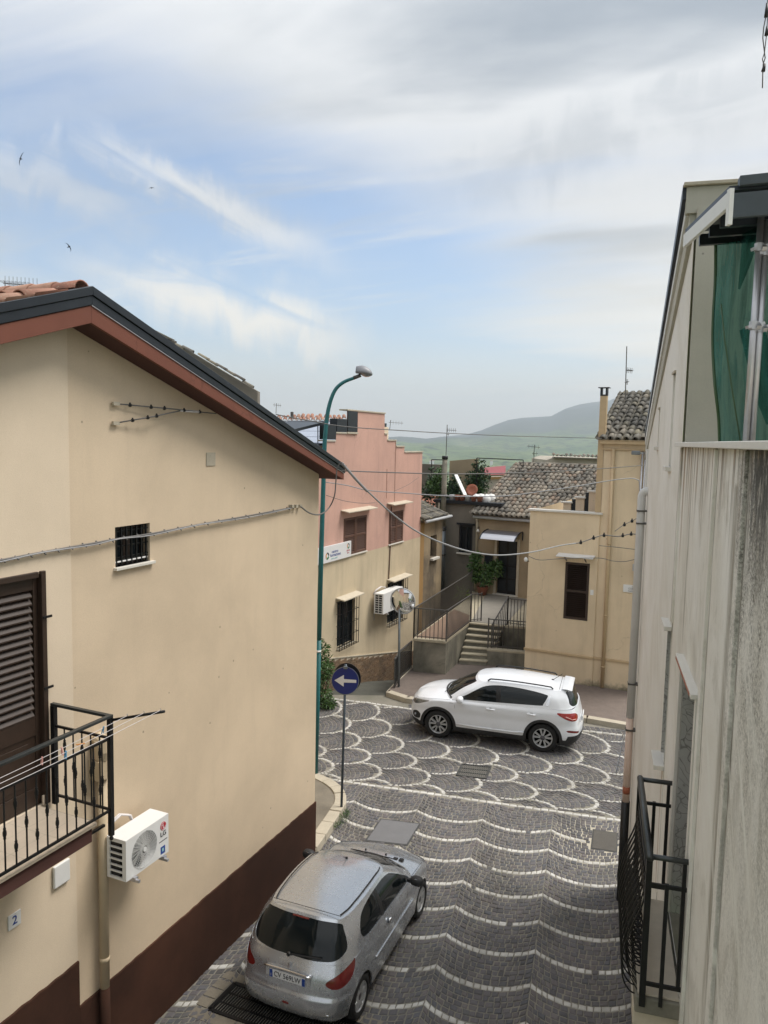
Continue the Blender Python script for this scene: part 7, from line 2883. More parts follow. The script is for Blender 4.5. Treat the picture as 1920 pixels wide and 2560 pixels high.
# ================================================================ CABLES OVER THE SQUARE
def px_cable(label, pts, d0, d1, r, m='cable', clips=(), group='overhead cables', name='cable', n=6):
    xs = [p[0] for p in pts]
    out = []
    for x, y in pts:
        f = (x - xs[0]) / (xs[-1] - xs[0])
        out.append(at_depth(x, y, 1 / ((1 - f) / d0 + f / d1)))
    P = [Vector(p) for p in catmull([tuple(p) for p in out], n)]
    t = thing(name, label, 'cable', P[0], group)
    part('strand', MB().tube(P, r, 6), M[m], t, True)
    for x in clips:
        y = np.interp(x, xs, [p[1] for p in pts])
        f = (x - xs[0]) / (xs[-1] - xs[0])
        q = at_depth(x, y, 1 / ((1 - f) / d0 + f / d1))
        part('clamp', MB().lathe(q - Vector((0, 0, .05)), (0, 0, 1), [(0, .02), (.01, .04), (.06, .045), (.09, .02), (.12, .02)], 8), M['iron_black'], t, True)
    return t


ec = 12.9
px_cable('thick sagging cable from the left eave corner to the cream house', [(858, 1160), (885, 1195), (921, 1230), (985, 1288), (1045, 1330), (1112, 1360), (1180, 1380), (1250, 1388), (1330, 1380), (1400, 1364), (1449, 1357)], ec, 21.5, .016, 'cable_light')
px_cable('cable with black clamps across the cream front above the shutter', [(1420, 1361), (1452, 1356), (1484, 1345), (1510, 1338), (1545, 1341), (1578, 1335), (1604, 1338)], 21.2, 21.8, .016, clips=(1452, 1484, 1510, 1557, 1578))
px_cable('short cable with two black clamps rising to the conduits', [(1537, 1328), (1560, 1312), (1579, 1303), (1597, 1293)], 21.6, 21.9, .010, clips=(1561, 1580, 1596))
px_cable('twisted thick end of the sagging cable by the left eave', [(855, 1158), (872, 1178), (895, 1204), (918, 1228)], ec, 13.4, .026, 'cable_light')
px_cable('grey cable from behind the lamp post to the conduit bend', [(812, 1205), (870, 1214), (921, 1226), (1000, 1232), (1100, 1239), (1157, 1241), (1260, 1240), (1352, 1229), (1440, 1216), (1515, 1203), (1570, 1196), (1592, 1199), (1599, 1215), (1599, 1330)], 20.5, 21.8, .014, 'cable_light')
px_cable('highest thin wire from the left roof to the cream gutter', [(690, 1036), (780, 1053), (868, 1067), (1000, 1076), (1118, 1083), (1280, 1090), (1400, 1093), (1505, 1096)], 12.0, 22.2, .008)
px_cable('middle thin wire from the left eave past the pink house to the conduits', [(853, 1177), (1000, 1182), (1130, 1185), (1260, 1183), (1400, 1178), (1500, 1172), (1612, 1163)], ec, 21.6, .010)
px_cable('slack wire loop hanging on the pink wall', [(815, 1238), (860, 1252), (905, 1258), (938, 1257)], 22, 22.8, .008)
px_cable('thin slanted wire on the right of the pink wall', [(985, 1228), (1020, 1212), (1047, 1193)], 26.2, 28.0, .006)
px_cable('drooping wire beside the shutter hood of the cream house', [(1322, 1391), (1350, 1400), (1400, 1397), (1495, 1395), (1530, 1402), (1560, 1404), (1590, 1398)], 22.8, 21.8, .010)
px_cable('straight wire across the right strip of the cream wall', [(1498, 1364), (1540, 1368), (1600, 1375)], 22.3, 21.9, .010)
# loop from the wall cable to the eave
lpx = [(752, 1267), (775, 1283), (800, 1286), (822, 1270), (836, 1240), (840, 1200), (843, 1172), (852, 1157), (860, 1160)]
out = [LF.w(-.85 + .12 * i, .06 + .05 * math.sin(i * .4), LF.sz(x, y, .06)[1]) for i, (x, y) in enumerate(lpx)]
out = [at_depth(x, y, 11.9 + 1.0 * min(1, i / 3)) for i, (x, y) in enumerate(lpx)]
cable('cable', out, .012, 'looping cable hanging from the wall clamp up to the left eave corner', M['cable'])

# ================================================================ BIRDS
for k, (x, y, sp_, rot, d) in enumerate(((52, 397, .30, 1.25, 33), (172, 617, .24, -1.0, 36), (379, 470, .22, .1, 60))):
    c = at_depth(x, y, d)
    span = sp_ * 1.0
    ax = Vector((math.cos(rot), 0, math.sin(rot)))
    bx = Vector((-math.sin(rot), .3, math.cos(rot))).normalized()
    g = MB()
    g.lathe(c - bx * .09, bx, [(0, .002), (.03, .018), (.09, .026), (.14, .022), (.17, .006)], 8)
    for sg_ in (-1, 1):
        pts = [(0.0, .045), (.10, .05), (.22, .015), (.30, -.055)]
        lo_ = [(0.0, -.01), (.10, .01), (.22, -.01), (.30, -.06)]
        for q in range(3):
            P4 = [c + ax * sg_ * pts[q][0] * span / .30 + bx * pts[q][1], c + ax * sg_ * pts[q + 1][0] * span / .30 + bx * pts[q + 1][1],
                  c + ax * sg_ * lo_[q + 1][0] * span / .30 + bx * lo_[q + 1][1], c + ax * sg_ * lo_[q][0] * span / .30 + bx * lo_[q][1]]
            for off in (0, .006):
                i = [g.raw(p + Vector((0, off, 0))) for p in P4]
                g.f.append(i)
    single('swift', g, M['black'], ('dark swift high at the left edge of the sky', 'dark swift lowest of the birds, above the left gable', 'smallest farthest bird, above the wispy white cloud')[k], 'bird', c, 'birds in the sky')
# ================================================================ CARS
def pchip(x, y, xq):
    x, y = np.asarray(x, float), np.asarray(y, float)
    h = np.diff(x)
    d = np.diff(y) / h
    m = np.zeros_like(y)
    for k in range(1, len(x) - 1):
        if d[k - 1] * d[k] > 0:
            w1, w2 = 2 * h[k] + h[k - 1], h[k] + 2 * h[k - 1]
            m[k] = (w1 + w2) / (w1 / d[k - 1] + w2 / d[k])
    m[0], m[-1] = d[0], d[-1]
    i = np.clip(np.searchsorted(x, xq, side='right') - 1, 0, len(h) - 1)
    t = (xq - x[i]) / h[i]
    return (2 * t ** 3 - 3 * t ** 2 + 1) * y[i] + (t ** 3 - 2 * t ** 2 + t) * h[i] * m[i] + (-2 * t ** 3 + 3 * t ** 2) * y[i + 1] + (t ** 3 - t ** 2) * h[i] * m[i + 1]


def smoothsp(x, y, xq):
    """hermite with averaged slopes: softer than pchip"""
    x, y = np.asarray(x, float), np.asarray(y, float)
    h = np.diff(x)
    d = np.diff(y) / h
    m = np.zeros_like(y)
    m[1:-1] = (d[:-1] * h[1:] + d[1:] * h[:-1]) / (h[1:] + h[:-1])
    m[0], m[-1] = d[0], d[-1]
    i = np.clip(np.searchsorted(x, xq, side='right') - 1, 0, len(h) - 1)
    t = (xq - x[i]) / h[i]
    return (2 * t ** 3 - 3 * t ** 2 + 1) * y[i] + (t ** 3 - 2 * t ** 2 + t) * h[i] * m[i] + (-2 * t ** 3 + 3 * t ** 2) * y[i + 1] + (t ** 3 - t ** 2) * h[i] * m[i + 1]


def ring_surface(levels, n_half, n_k):
    """levels: list of half rings (rear centre -> front centre, y >= 0). Columns: x y z u w"""
    L = np.array(levels, float)
    K, T, _ = L.shape
    ref = L[K // 2]
    seg = np.linalg.norm(np.diff(ref, axis=0), axis=1)
    u = np.r_[0, np.cumsum(seg)]
    tot = u[-1]
    uq = np.linspace(0, tot, n_half)
    rings = []
    for k in range(K):
        ext_u = np.r_[-u[3:0:-1], u, 2 * tot - u[-2:-5:-1]]
        cols = []
        for c in range(3):
            v = L[k][:, c]
            sg = -1 if c == 1 else 1
            ext = np.r_[sg * v[3:0:-1], v, sg * v[-2:-5:-1]]
            cols.append(smoothsp(ext_u, ext, uq))
        rings.append(np.stack(cols, 1))
    Rg = np.array(rings)
    hk = np.r_[0, np.cumsum(np.linalg.norm(np.diff(Rg, axis=0), axis=2).mean(1))]
    hq = np.linspace(0, hk[-1], n_k)
    out = np.zeros((n_k, n_half, 3))
    for j in range(n_half):
        for c in range(3):
            out[:, j, c] = pchip(hk, Rg[:, j, c], hq)
    out[:, 0, 1] = 0
    out[:, -1, 1] = 0
    full = np.concatenate([out, out[:, -2:0:-1] * np.array([1, -1, 1])], 1)
    uu = np.r_[uq, uq[-2:0:-1]]
    n = full.shape[1]
    V = np.concatenate([full, np.broadcast_to(uu[None, :, None], (n_k, n, 1)), np.broadcast_to((tot - uu)[None, :, None], (n_k, n, 1))], 2).reshape(-1, 5)
    Fc = []
    for k in range(n_k - 1):
        for j in range(n):
            j2 = (j + 1) % n
            Fc.append([k * n + j, k * n + j2, (k + 1) * n + j2, (k + 1) * n + j])
    return V, Fc, out


def grid_surface(P):
    P = np.array(P, float)
    a, b, _ = P.shape
    V = np.concatenate([P, np.zeros((a, b, 2))], 2).reshape(-1, 5)
    Fc = [[i * b + j, i * b + j + 1, (i + 1) * b + j + 1, (i + 1) * b + j] for i in range(a - 1) for j in range(b - 1)]
    return V, Fc


def mirror_grid(P):
    """P[i][t]: t=0 at the edge (y>0) ... t=-1 at the centre line"""
    P = np.array(P, float)
    Q = P[:, -2::-1] * np.array([1, -1, 1])
    return np.concatenate([P, Q], 1)


def clip(V, Fc, f):
    fv = f(V)
    V = list(V)
    cache = {}
    fin, fout = [], []

    def cut(a, b):
        k = (a, b) if a < b else (b, a)
        if k not in cache:
            t = fv[k[0]] / (fv[k[0]] - fv[k[1]])
            V.append(V[k[0]] * (1 - t) + V[k[1]] * t)
            cache[k] = len(V) - 1
        return cache[k]
    for face in Fc:
        s = [fv[i] < 0 for i in face]
        if all(s):
            fin.append(face)
        elif not any(s):
            fout.append(face)
        else:
            A, B = [], []
            m = len(face)
            for q in range(m):
                i, j = face[q], face[(q + 1) % m]
                (A if s[q] else B).append(i)
                if s[q] != s[(q + 1) % m]:
                    c = cut(i, j)
                    A.append(c)
                    B.append(c)
            if len(A) > 2:
                fin.append(A)
            if len(B) > 2:
                fout.append(B)
    return np.array(V), fin, fout


def sdf_poly(poly):
    poly = np.array(poly, float)
    a, b = poly, np.roll(poly, -1, 0)

    def f(q):
        d = np.full(len(q), 1e9)
        ins = np.zeros(len(q), bool)
        for (x0, y0), (x1, y1) in zip(a, b):
            ex, ey = x1 - x0, y1 - y0
            wx, wy = q[:, 0] - x0, q[:, 1] - y0
            t = np.clip((wx * ex + wy * ey) / (ex * ex + ey * ey + 1e-12), 0, 1)
            d = np.minimum(d, np.hypot(wx - t * ex, wy - t * ey))
            c = ((y0 > q[:, 1]) != (y1 > q[:, 1]))
            xs = x0 + (q[:, 1] - y0) * ex / (ey if abs(ey) > 1e-12 else 1e-12)
            ins ^= c & (q[:, 0] < xs)
        return np.where(ins, -d, d)
    return f


def rounded(pts, n=6):
    return catmull(pts, n, True)


def vnormals(V, Fc):
    N = np.zeros((len(V), 3))
    for f in Fc:
        p = V[f][:, :3]
        c = np.zeros(3)
        for i in range(1, len(f) - 1):
            c += np.cross(p[i] - p[0], p[i + 1] - p[0])
        N[f] += c
    l = np.linalg.norm(N, axis=1)
    l[l == 0] = 1
    return N / l[:, None]


class Car:
    def __init__(self, root, P0, head, scale, ky=1.0):
        self.root, self.s, self.ky = root, scale, ky
        self.h = Vector((head[0], head[1], 0)).normalized()
        self.l = Vector((-self.h.y, self.h.x, 0))
        self.P0 = Vector((P0[0], P0[1], 0))

    def w(self, p):
        return self.P0 + (self.h * float(p[0]) + self.l * float(p[1]) * self.ky) * self.s + Vector((0, 0, float(p[2]) * self.s))

    def emit(self, name, V, Fc, m, parent=None, inset=0.0, flange=0.015, smooth=True, center=(0, 0, .6)):
        used = sorted({i for f in Fc for i in f})
        if not used:
            return None
        mp = {i: k for k, i in enumerate(used)}
        V = np.array(V)[used][:, :3]
        Fc = [[mp[i] for i in f] for f in Fc]
        N = vnormals(V, Fc)
        if ((V - np.array(center)) * N).sum() < 0:
            Fc = [f[::-1] for f in Fc]
            N = -N
        V = V - N * inset
        out = [tuple(v) for v in V]
        edges = {}
        for f in Fc:
            for a, b in zip(f, f[1:] + f[:1]):
                edges[(a, b)] = edges.get((a, b), 0) + 1
        nF = len(Fc)
        if flange:
            dup = {}
            for (a, b) in list(edges):
                if (b, a) in edges:
                    continue
                for i in (a, b):
                    if i not in dup:
                        dup[i] = (len(out), len(out) + 1)
                        out.append(tuple(V[i]))
                        out.append(tuple(V[i] - N[i] * flange))
                Fc.append([dup[b][0], dup[a][0], dup[a][1], dup[b][1]])
        par = parent or self.root
        return mesh_obj(name, [self.w(p) for p in out], Fc, m, par, smooth)

    def mb(self, name, build, m, parent=None, smooth=False, bevel=0.0, mods=None):
        """build(g) adds world points through g.c(x,y,z)"""
        g = MB()
        g.c = self.w
        build(g)
        return part(name, g, m, parent or self.root, smooth, bevel)

    def lbox(self, g, x0, x1, y0, y1, z0, z1):
        i = [g.raw(self.w((x, y, z))) for x in (x0, x1) for y in (y0, y1) for z in (z0, z1)]
        for q in ((0, 1, 3, 2), (4, 6, 7, 5), (0, 4, 5, 1), (2, 3, 7, 6), (0, 2, 6, 4), (1, 5, 7, 3)):
            g.f.append([i[k] for k in q])

    def ellipsoid(self, g, c, r, n=12, pw=1.0):
        rows = []
        for a in np.linspace(-math.pi / 2, math.pi / 2, n):
            row = []
            for b in np.linspace(0, 2 * math.pi, n * 2):
                sg = lambda v: math.copysign(abs(v) ** pw, v)
                row.append(self.w((c[0] + r[0] * sg(math.cos(a)) * sg(math.cos(b)), c[1] + r[1] * sg(math.cos(a)) * sg(math.sin(b)), c[2] + r[2] * sg(math.sin(a)))))
            rows.append(row)
        g.grid(rows)

    def strip(self, V5, grid_out, name, m, pts, wdt, proud=.004, parent=None):
        g = MB()
        g.tube([self.w(p) for p in pts], wdt * self.s, 6)
        return part(name, g, m, parent or self.root, True)

    def wheel(self, x, side, yc, R, wd, rim, spokes, twin=False, dark=None, steer=0.0):
        """side: +1 left, -1 right; yc: |y| of the outer face"""
        c = self.w((x, side * yc, R))
        ax = self.l * side
        if steer:
            ax = (ax * math.cos(steer) + self.h * math.sin(steer)).normalized()
        t = bpy.data.objects.new('wheel', None)
        s = self.s
        prof = [(-wd, rim * .98), (-wd * .97, R * .93), (-wd * .85, R), (-wd * .15, R), (-wd * .04, R * .965), (.004, R * .90), (.006, rim * 1.10), (-.008, rim * 1.02), (-.012, rim)]
        o = part('wheel', MB().lathe(c, ax, [(a * s, r * s) for a, r in prof], 40), M['rubber'], self.root, True)
        g = MB().lathe(c, ax, [(a * s, r * s) for a, r in [(-.012, rim * 1.0), (-.006, rim * .985), (-.012, rim * .93), (-.03, rim * .90), (-wd * .8, rim * .88)]], 40)
        part('rim', g, M['alloy'], o, True)
        part('brake', MB().disc(c - ax * (.085 * s), ax, rim * .9 * s, .01, 30), M['void'], o)
        xx = ax.cross(Vector((0, 0, 1))).normalized()
        yy = Vector((0, 0, 1))
        g = MB()
        for k in range(spokes):
            for dd in ((-.27, .27) if twin else (0,)):
                a0 = 2 * math.pi * k / spokes + .3
                d0 = (xx * math.cos(a0 + dd * .55) + yy * math.sin(a0 + dd * .55))
                d1 = (xx * math.cos(a0 + dd) + yy * math.sin(a0 + dd))
                t0, t1 = d0.cross(ax), d1.cross(ax)
                w0, w1 = (.016, .024) if twin else (.030, .040)
                P = [c + d0 * rim * .16 * s - t0 * w0 * s, c + d0 * rim * .16 * s + t0 * w0 * s, c + d1 * rim * .95 * s + t1 * w1 * s, c + d1 * rim * .95 * s - t1 * w1 * s]
                i = [g.raw(p - ax * z * s) for p, z in zip(P, (.022, .022, .018, .018))] + [g.raw(p - ax * z * s) for p, z in zip(P, (.07, .07, .06, .06))]
                g.f += [i[:4], i[4:][::-1]] + [[i[q], i[(q + 1) % 4], i[4 + (q + 1) % 4], i[4 + q]] for q in range(4)]
        part('spokes', g, M['alloy'], o, bevel=.004)
        part('hub', MB().lathe(c, ax, [(-.07 * s, rim * .26 * s), (-.02 * s, rim * .24 * s), (-.014 * s, rim * .16 * s), (-.012 * s, 0)], 20), M['alloy_dark'], o, True)
        bpy.data.objects.remove(t)
        return o


M['alloy'] = mat('alloy', (0.52, 0.53, 0.54), 0.35, 0.7, var=.15, vscale=20)
M['alloy_dark'] = mat('alloy_dark', (0.10, 0.10, 0.11), 0.4, 0.6)
M['hubcap'] = mat('hubcap', (0.36, 0.37, 0.38), 0.45, 0.4, var=.2, vscale=20)
M['plastic_black'] = mat('plastic_black', (0.018, 0.018, 0.019), 0.6, var=.2, vscale=10)


def split_seam(car, V, Fc, f, w, name_m=None):
    """removes a thin gap along f = 0 and returns the rest; the gap shows the dark liner"""
    V, gap, rest = clip(V, Fc, lambda q: np.abs(f(q)) - w)
    if gap:
        car._gaps.append((V, gap))
    return V, rest


def flush_gaps(car):
    for k, (V, gap) in enumerate(car._gaps):
        pass
    Vs, Fs = [], []
    for V, gap in car._gaps:
        used = sorted({i for f in gap for i in f})
        mp = {i: k + sum(len(a) for a in Vs) for k, i in enumerate(used)}
        Vs.append(V[used][:, :3])
        Fs += [[mp[i] for i in f] for f in gap]
    if Fs:
        allV = np.concatenate(Vs, 0)
        allV = np.concatenate([allV, np.zeros((len(allV), 2))], 1)
        car.emit('panel_gaps', allV, Fs, M['black'], inset=.007, flange=0)
    car._gaps = []


# ---------------------------------------------------------------- silver hatchback (front-left of the square)
def build_hatch():
    head = (.378, .926)
    sc_ = .965
    P0 = (-.458, 10.885)
    root = thing('parked_car', 'silver three-door hatchback parked tail towards the viewer beside the sand-coloured wall', 'car', (P0[0], P0[1], 0), 'parked cars')
    C = Car(root, P0, head, sc_, 1.03)
    C._gaps = []
    #           rear centre ... rear corner ... side ... front corner ... front centre
    X3 = [-1.79, -1.772, -1.695, -1.50, -1.10, -.6, 0.1, .75, 1.25, 1.62, 1.86, 1.965, 1.99]
    Y3 = [0, .40, .66, .785, .818, .826, .826, .82, .81, .745, .53, .27, 0]

    def ring(dx_r, dx_f, ky, z):
        out = []
        for i, (x, y) in enumerate(zip(X3, Y3)):
            if i < 4:
                x = x - dx_r * (1, 1, .9, .6)[i]
            if i > 8:
                x = x + dx_f * (.6, .9, 1, 1)[i - 9]
            out.append((x, y * ky, z[i] if isinstance(z, (list, tuple)) else z))
        return out
    top = [.955, .952, .945, .945, .945, .93, .915, .90, .865, .775, .70, .665, .655]
    levels = [
        ring(-.06, -.06, .93, .19),
        ring(.035, .0, .985, .26),
        ring(.065, .03, 1.0, .40),
        ring(.06, .035, 1.0, .52),
        ring(.030, .02, 1.0, .565),
        ring(.015, .0, 1.002, [.64] * 9 + [.60, .57, .56, .56]),
        ring(-.02, -.03, .992, [.78] * 9 + [.69, .635, .61, .605]),
        ring(-.10, -.09, .952, top),
    ]
    V, Fc, half = ring_surface(levels, 150, 34)
    # wheel arches
    for ax in (-1.221, 1.221):
        V, a, Fc = clip(V, Fc, lambda q: np.where(np.abs(q[:, 1]) > .4, np.hypot(q[:, 0] - ax, (q[:, 2] - .285)) - .335, 1.0))
    # tail lamps, wrapped round the corner: outline in (arc length, height)
    lamp = rounded([(.52, .725), (.59, .685), (.74, .68), (.88, .73), (.97, .83), (1.0, .945), (.91, .925), (.72, .86), (.56, .785)], 6)
    fl_ = sdf_poly(lamp)
    V, inn, Fc = clip(V, Fc, lambda q: fl_(np.stack([q[:, 3], q[:, 2]], 1)))
    both = inn
    for sgn, lab in ((-1, 'right'), (1, 'left')):
        sel = [f for f in both if np.mean(V[f][:, 1]) * sgn > 0]
        C.emit('tail_light', V, sel, M['lens_dark_red'], inset=.004, flange=.02)
    # seams
    V, Fc = split_seam(C, V, Fc, lambda q: np.where(q[:, 3] < 1.05, q[:, 2] - .578, np.where(q[:, 4] < 1.0, q[:, 2] - .56, 1)), .005)
    V, Fc = split_seam(C, V, Fc, lambda q: np.where((q[:, 2] > .58) & (q[:, 3] < 1.2), q[:, 3] - (.56 + .17 * np.clip((q[:, 2] - .60) / .35, 0, 1)), 1), .005)
    V, Fc = split_seam(C, V, Fc, lambda q: np.where((q[:, 2] > .29) & (np.abs(q[:, 1]) > .5), q[:, 0] + .42, 1), .004)
    V, Fc = split_seam(C, V, Fc, lambda q: np.where((q[:, 2] > .29) & (np.abs(q[:, 1]) > .5), q[:, 0] - .80, 1), .004)
    V, Fc = split_seam(C, V, Fc, lambda q: np.where((np.abs(q[:, 1]) > .5), np.hypot(q[:, 0] + .96, q[:, 2] - .80) - .075, 1), .003)
    # bumper as its own panel
    V, bump, Fc = clip(V, Fc, lambda q: np.where(q[:, 3] < 1.15, q[:, 2] - .578, 1.0))
    C.emit('rear_bumper', V, bump, M['paint_silver'], flange=.02)
    C.emit('body', V, Fc, M['paint_silver'], flange=.02)
    # ---- greenhouse
    Bb = [(-1.695, 0, .955), (-1.675, .40, .952), (-1.60, .625, .945), (-1.42, .748, .945), (-1.05, .778, .945), (-.5, .785, .93), (.1, .783, .915), (.62, .775, .90), (.80, .765, .897), (.93, .66, .925), (1.03, .38, .955), (1.06, 0, .965)]
    Bt = [(-1.395, 0, 1.392), (-1.375, .32, 1.388), (-1.31, .50, 1.375), (-1.13, .565, 1.37), (-.85, .595, 1.378), (-.45, .607, 1.388), (-.15, .597, 1.380), (.02, .585, 1.366), (.10, .562, 1.355), (.19, .47, 1.362), (.255, .27, 1.375), (.275, 0, 1.38)]
    mid = []
    for k, (a, b) in enumerate(zip(Bb, Bt)):
        a, b = np.array(a), np.array(b)
        p = a * .5 + b * .5
        side = 1 if 2 < k < 9 else .7
        nrm = np.array([(-.9 if k < 3 else (.7 if k > 8 else 0)), .9 * (1 if a[1] > .05 else 0), .45])
        nrm = nrm / np.linalg.norm(nrm)
        mid.append(tuple(p + nrm * .035 * side))
    G, GF, gh_ = ring_surface([Bb, mid, Bt], 130, 22)
    # side glass: one arch, split by a dark pillar
    sw = rounded([(.69, .938), (.50, 1.09), (.30, 1.21), (.08, 1.305), (-.25, 1.342), (-.62, 1.335), (-.92, 1.285), (-1.085, 1.19), (-1.10, 1.09), (-.98, 1.015), (-.6, .985), (0.1, .955)], 6)
    fs_ = sdf_poly(sw)
    G, inn, GF = clip(G, GF, lambda q: np.where(np.abs(q[:, 1]) > .45, fs_(q[:, [0, 2]]), 1.0))
    for sgn in (-1, 1):
        sel = [f for f in inn if np.mean(G[f][:, 1]) * sgn > 0]
        Gp, pil, rest = clip(G, sel, lambda q: np.abs(q[:, 0] + .40 + .10 * (q[:, 2] - 1.1)) - .045)
        C.emit('side_window', Gp, [f for f in rest if np.mean(Gp[f][:, 0]) > -.4], M['car_glass'], inset=.010, flange=0)
        C.emit('quarter_window', Gp, [f for f in rest if np.mean(Gp[f][:, 0]) <= -.4], M['car_glass'], inset=.010, flange=0)
        C.emit('door_pillar', Gp, pil, M['plastic_black'], inset=.008, flange=.01)
    rw = rounded([(0, .962), (.35, .965), (.58, .985), (.672, 1.055), (.655, 1.15), (.585, 1.27), (.52, 1.338), (.30, 1.358), (0, 1.363), (-.30, 1.358), (-.52, 1.338), (-.585, 1.27), (-.655, 1.15), (-.672, 1.055), (-.58, .985), (-.35, .965)], 5)
    fr_ = sdf_poly(rw)
    G, inn, GF = clip(G, GF, lambda q: np.where(q[:, 0] < -1.15, fr_(q[:, [1, 2]]), 1.0))
    rg = C.emit('rear_window', G, inn, M['car_glass'], inset=.006, flange=0)
    ww = rounded([(0, .985), (.40, .97), (.62, .955), (.64, 1.0), (.57, 1.15), (.50, 1.30), (.42, 1.335), (.2, 1.352), (0, 1.356), (-.2, 1.352), (-.42, 1.335), (-.50, 1.30), (-.57, 1.15), (-.64, 1.0), (-.62, .955), (-.40, .97)], 5)
    fw_ = sdf_poly(ww)
    G, inn, GF = clip(G, GF, lambda q: np.where((q[:, 0] > .1) & (q[:, 0] > .12 + .0 * q[:, 1]), fw_(q[:, [1, 2]]), 1.0))
    C.emit('windscreen', G, inn, M['car_glass'], inset=.006, flange=0)
    C.emit('pillars', G, GF, M['paint_silver'], flange=.015, center=(-.3, 0, 1.0))
    # ---- roof
    tr = gh_[-1]
    cx = np.linspace(tr[0][0], tr[-1][0], len(tr))
    rows = []
    for i, p in enumerate(tr):
        f = i / (len(tr) - 1)
        xc = tr[0][0] + (tr[-1][0] - tr[0][0]) * (1 - math.cos(math.pi * f)) / 2
        zc = float(pchip([-1.395, -1.2, -.8, -.3, .05, .275], [1.392, 1.418, 1.445, 1.452, 1.425, 1.38], np.array([xc]))[0])
        row = []
        for t in np.linspace(0, 1, 12):
            row.append((p[0] + (xc - p[0]) * t, p[1] * (1 - t), p[2] + (zc - p[2]) * (1 - (1 - t) ** 2.2)))
        rows.append(row)
    Rv, Rf = grid_surface(mirror_grid(rows))
    C.emit('roof', Rv, Rf, M['paint_silver'], flange=0, center=(-.5, 0, .5))
    for sg in (-1, 1):
        pts = [(p[0], sg * (p[1] - .055), p[2] + .022 + .010 * math.sin(math.pi * min(1, max(0, (p[0] + 1.25) / 1.4)))) for p in tr if -1.24 < p[0] < .10 and p[1] > .5]
        C.strip(None, None, 'roof_strip', M['black'], pts, .0085)
    C.mb('hatch_gap', lambda g: g.tube([C.w((-1.288 - .02 * (1 - (y / .5) ** 2), y, 1.412 + .016 * (1 - (y / .5) ** 2))) for y in np.linspace(-.5, .5, 15)], .004, 5), M['black'], smooth=True)
    # ---- bonnet
    lt = half[-1]
    edge = [p for p in lt if p[0] > .80]
    rows = []
    n = len(edge)
    for i, p in enumerate(edge):
        f = i / (n - 1)
        cxx = 1.02 + (edge[-1][0] - 1.02) * f ** .85
        cz = float(np.interp(cxx, [1.02, 1.3, 1.6, 1.8, 1.90], [.955, .905, .82, .735, .655]))
        row = []
        for t in np.linspace(0, 1, 12):
            row.append((p[0] + (cxx - p[0]) * (t ** (1.0 - .25 * (1 - f))), p[1] * (1 - t), p[2] + (cz - p[2]) * (1 - (1 - t) ** 2.0) + .008 * math.sin(math.pi * t)))
        rows.append(row)
    Hv, Hf = grid_surface(mirror_grid(rows))
    # air-vent slots in the bonnet
    C.emit('bonnet', Hv, Hf, M['paint_silver'], flange=0, center=(1.3, 0, .3))
    for k in range(2):
        C.mb('bonnet_vent', lambda g: C.lbox(g, 1.13, 1.20, -.50 + .10 * k, -.43 + .10 * k, .88, .938 - .006 * k), M['black'])
    C.mb('cowl', lambda g: [g.tube([C.w((1.075 - .26 * (y / .72) ** 2, y, .955 - .05 * (y / .72) ** 2)) for y in np.linspace(-.72, .72, 17)], .028, 6)], M['plastic_black'], smooth=True)
    for y0 in (-.12, .38):
        C.mb('wiper', lambda g: g.tube([C.w((1.05, y0, .975)), C.w((.86, y0 - .25, 1.10)), C.w((.83, y0 - .38, 1.11))], .008, 5), M['black'])
    for y0 in (-.18, .18):
        C.mb('washer_jet', lambda g: C.lbox(g, 1.20, 1.22, y0 - .012, y0 + .012, .92, .945), M['black'])
    for sg in (-1, 1):
        C.mb('bonnet_gap', lambda g: g.tube([C.w((p[0] - .01, sg * (p[1] - .02), p[2] + .006)) for p in edge[:-14]], .0035, 4), M['black'])
        hl = [p for p in lt if 1.45 < p[0] < 1.85]
        C.mb('headlight', lambda g: g.grid([[C.w((p[0] - .02 * 0 + .012, sg * (p[1] + .008), p[2] - dz)) for dz in np.linspace(-.004, .13, 5)] for p in hl]), M['lens_clear'], smooth=True)
    # mirrors, handles, strips
    for sg in (-1, 1):
        mo = C.mb('door_mirror', lambda g: C.ellipsoid(g, (.60, sg * .925, .985), (.075, .105, .075), 10, .8), M['plastic_black'] if sg < 0 else M['plastic_black'], smooth=True)
        C.mb('mirror_glass', lambda g: g.disc(C.w((.542, sg * .925, .985)), C.h * -1, .062 * sc_, .004, 18), M['chrome'], parent=mo)
        C.mb('mirror_arm', lambda g: g.bar(C.w((.62, sg * .77, .955)), C.w((.61, sg * .87, .965)), .05, .05), M['plastic_black'], parent=mo)
        C.mb('door_handle', lambda g: C.ellipsoid(g, (-.27, sg * .835, .835), (.045, .018, .042), 8, .8), M['chrome'], smooth=True)
        C.mb('rub_strip', lambda g: C.lbox(g, -.78, .74, sg * .822, sg * .84, .545, .60), M['paint_silver'], bevel=.008)
        for x in (-1.221, 1.221):
            C.wheel(x, sg, .805, .292, .19, .195, 9 if x else 5, False)
    C.mb('antenna', lambda g: [g.tube([C.w((.02, 0, 1.445)), C.w((-.10, 0, 1.52))], .006, 5), g.lathe(C.w((.03, 0, 1.44)), (0, 0, 1), [(-.01, .02), (.012, .016), (.02, 0)], 8)], M['black'])
    # tailgate furniture
    hx = -C.h
    pl = C.mb('number_plate', lambda g: C.lbox(g, -1.812, -1.795, -.26, .26, .665, .775), M['sign_white'], bevel=.003)
    for y0, y1 in ((.215, .26), (-.26, -.215)):
        C.mb('plate_band', lambda g: C.lbox(g, -1.8145, -1.8125, y0, y1, .667, .773), M['ink_blue'], parent=pl)
    text_mesh('CV 569LW', .102 * sc_, (C.w((-1.8145, 0, .72)), -C.l, (0, 0, 1)), M['ink_black'], pl, sx=.86)
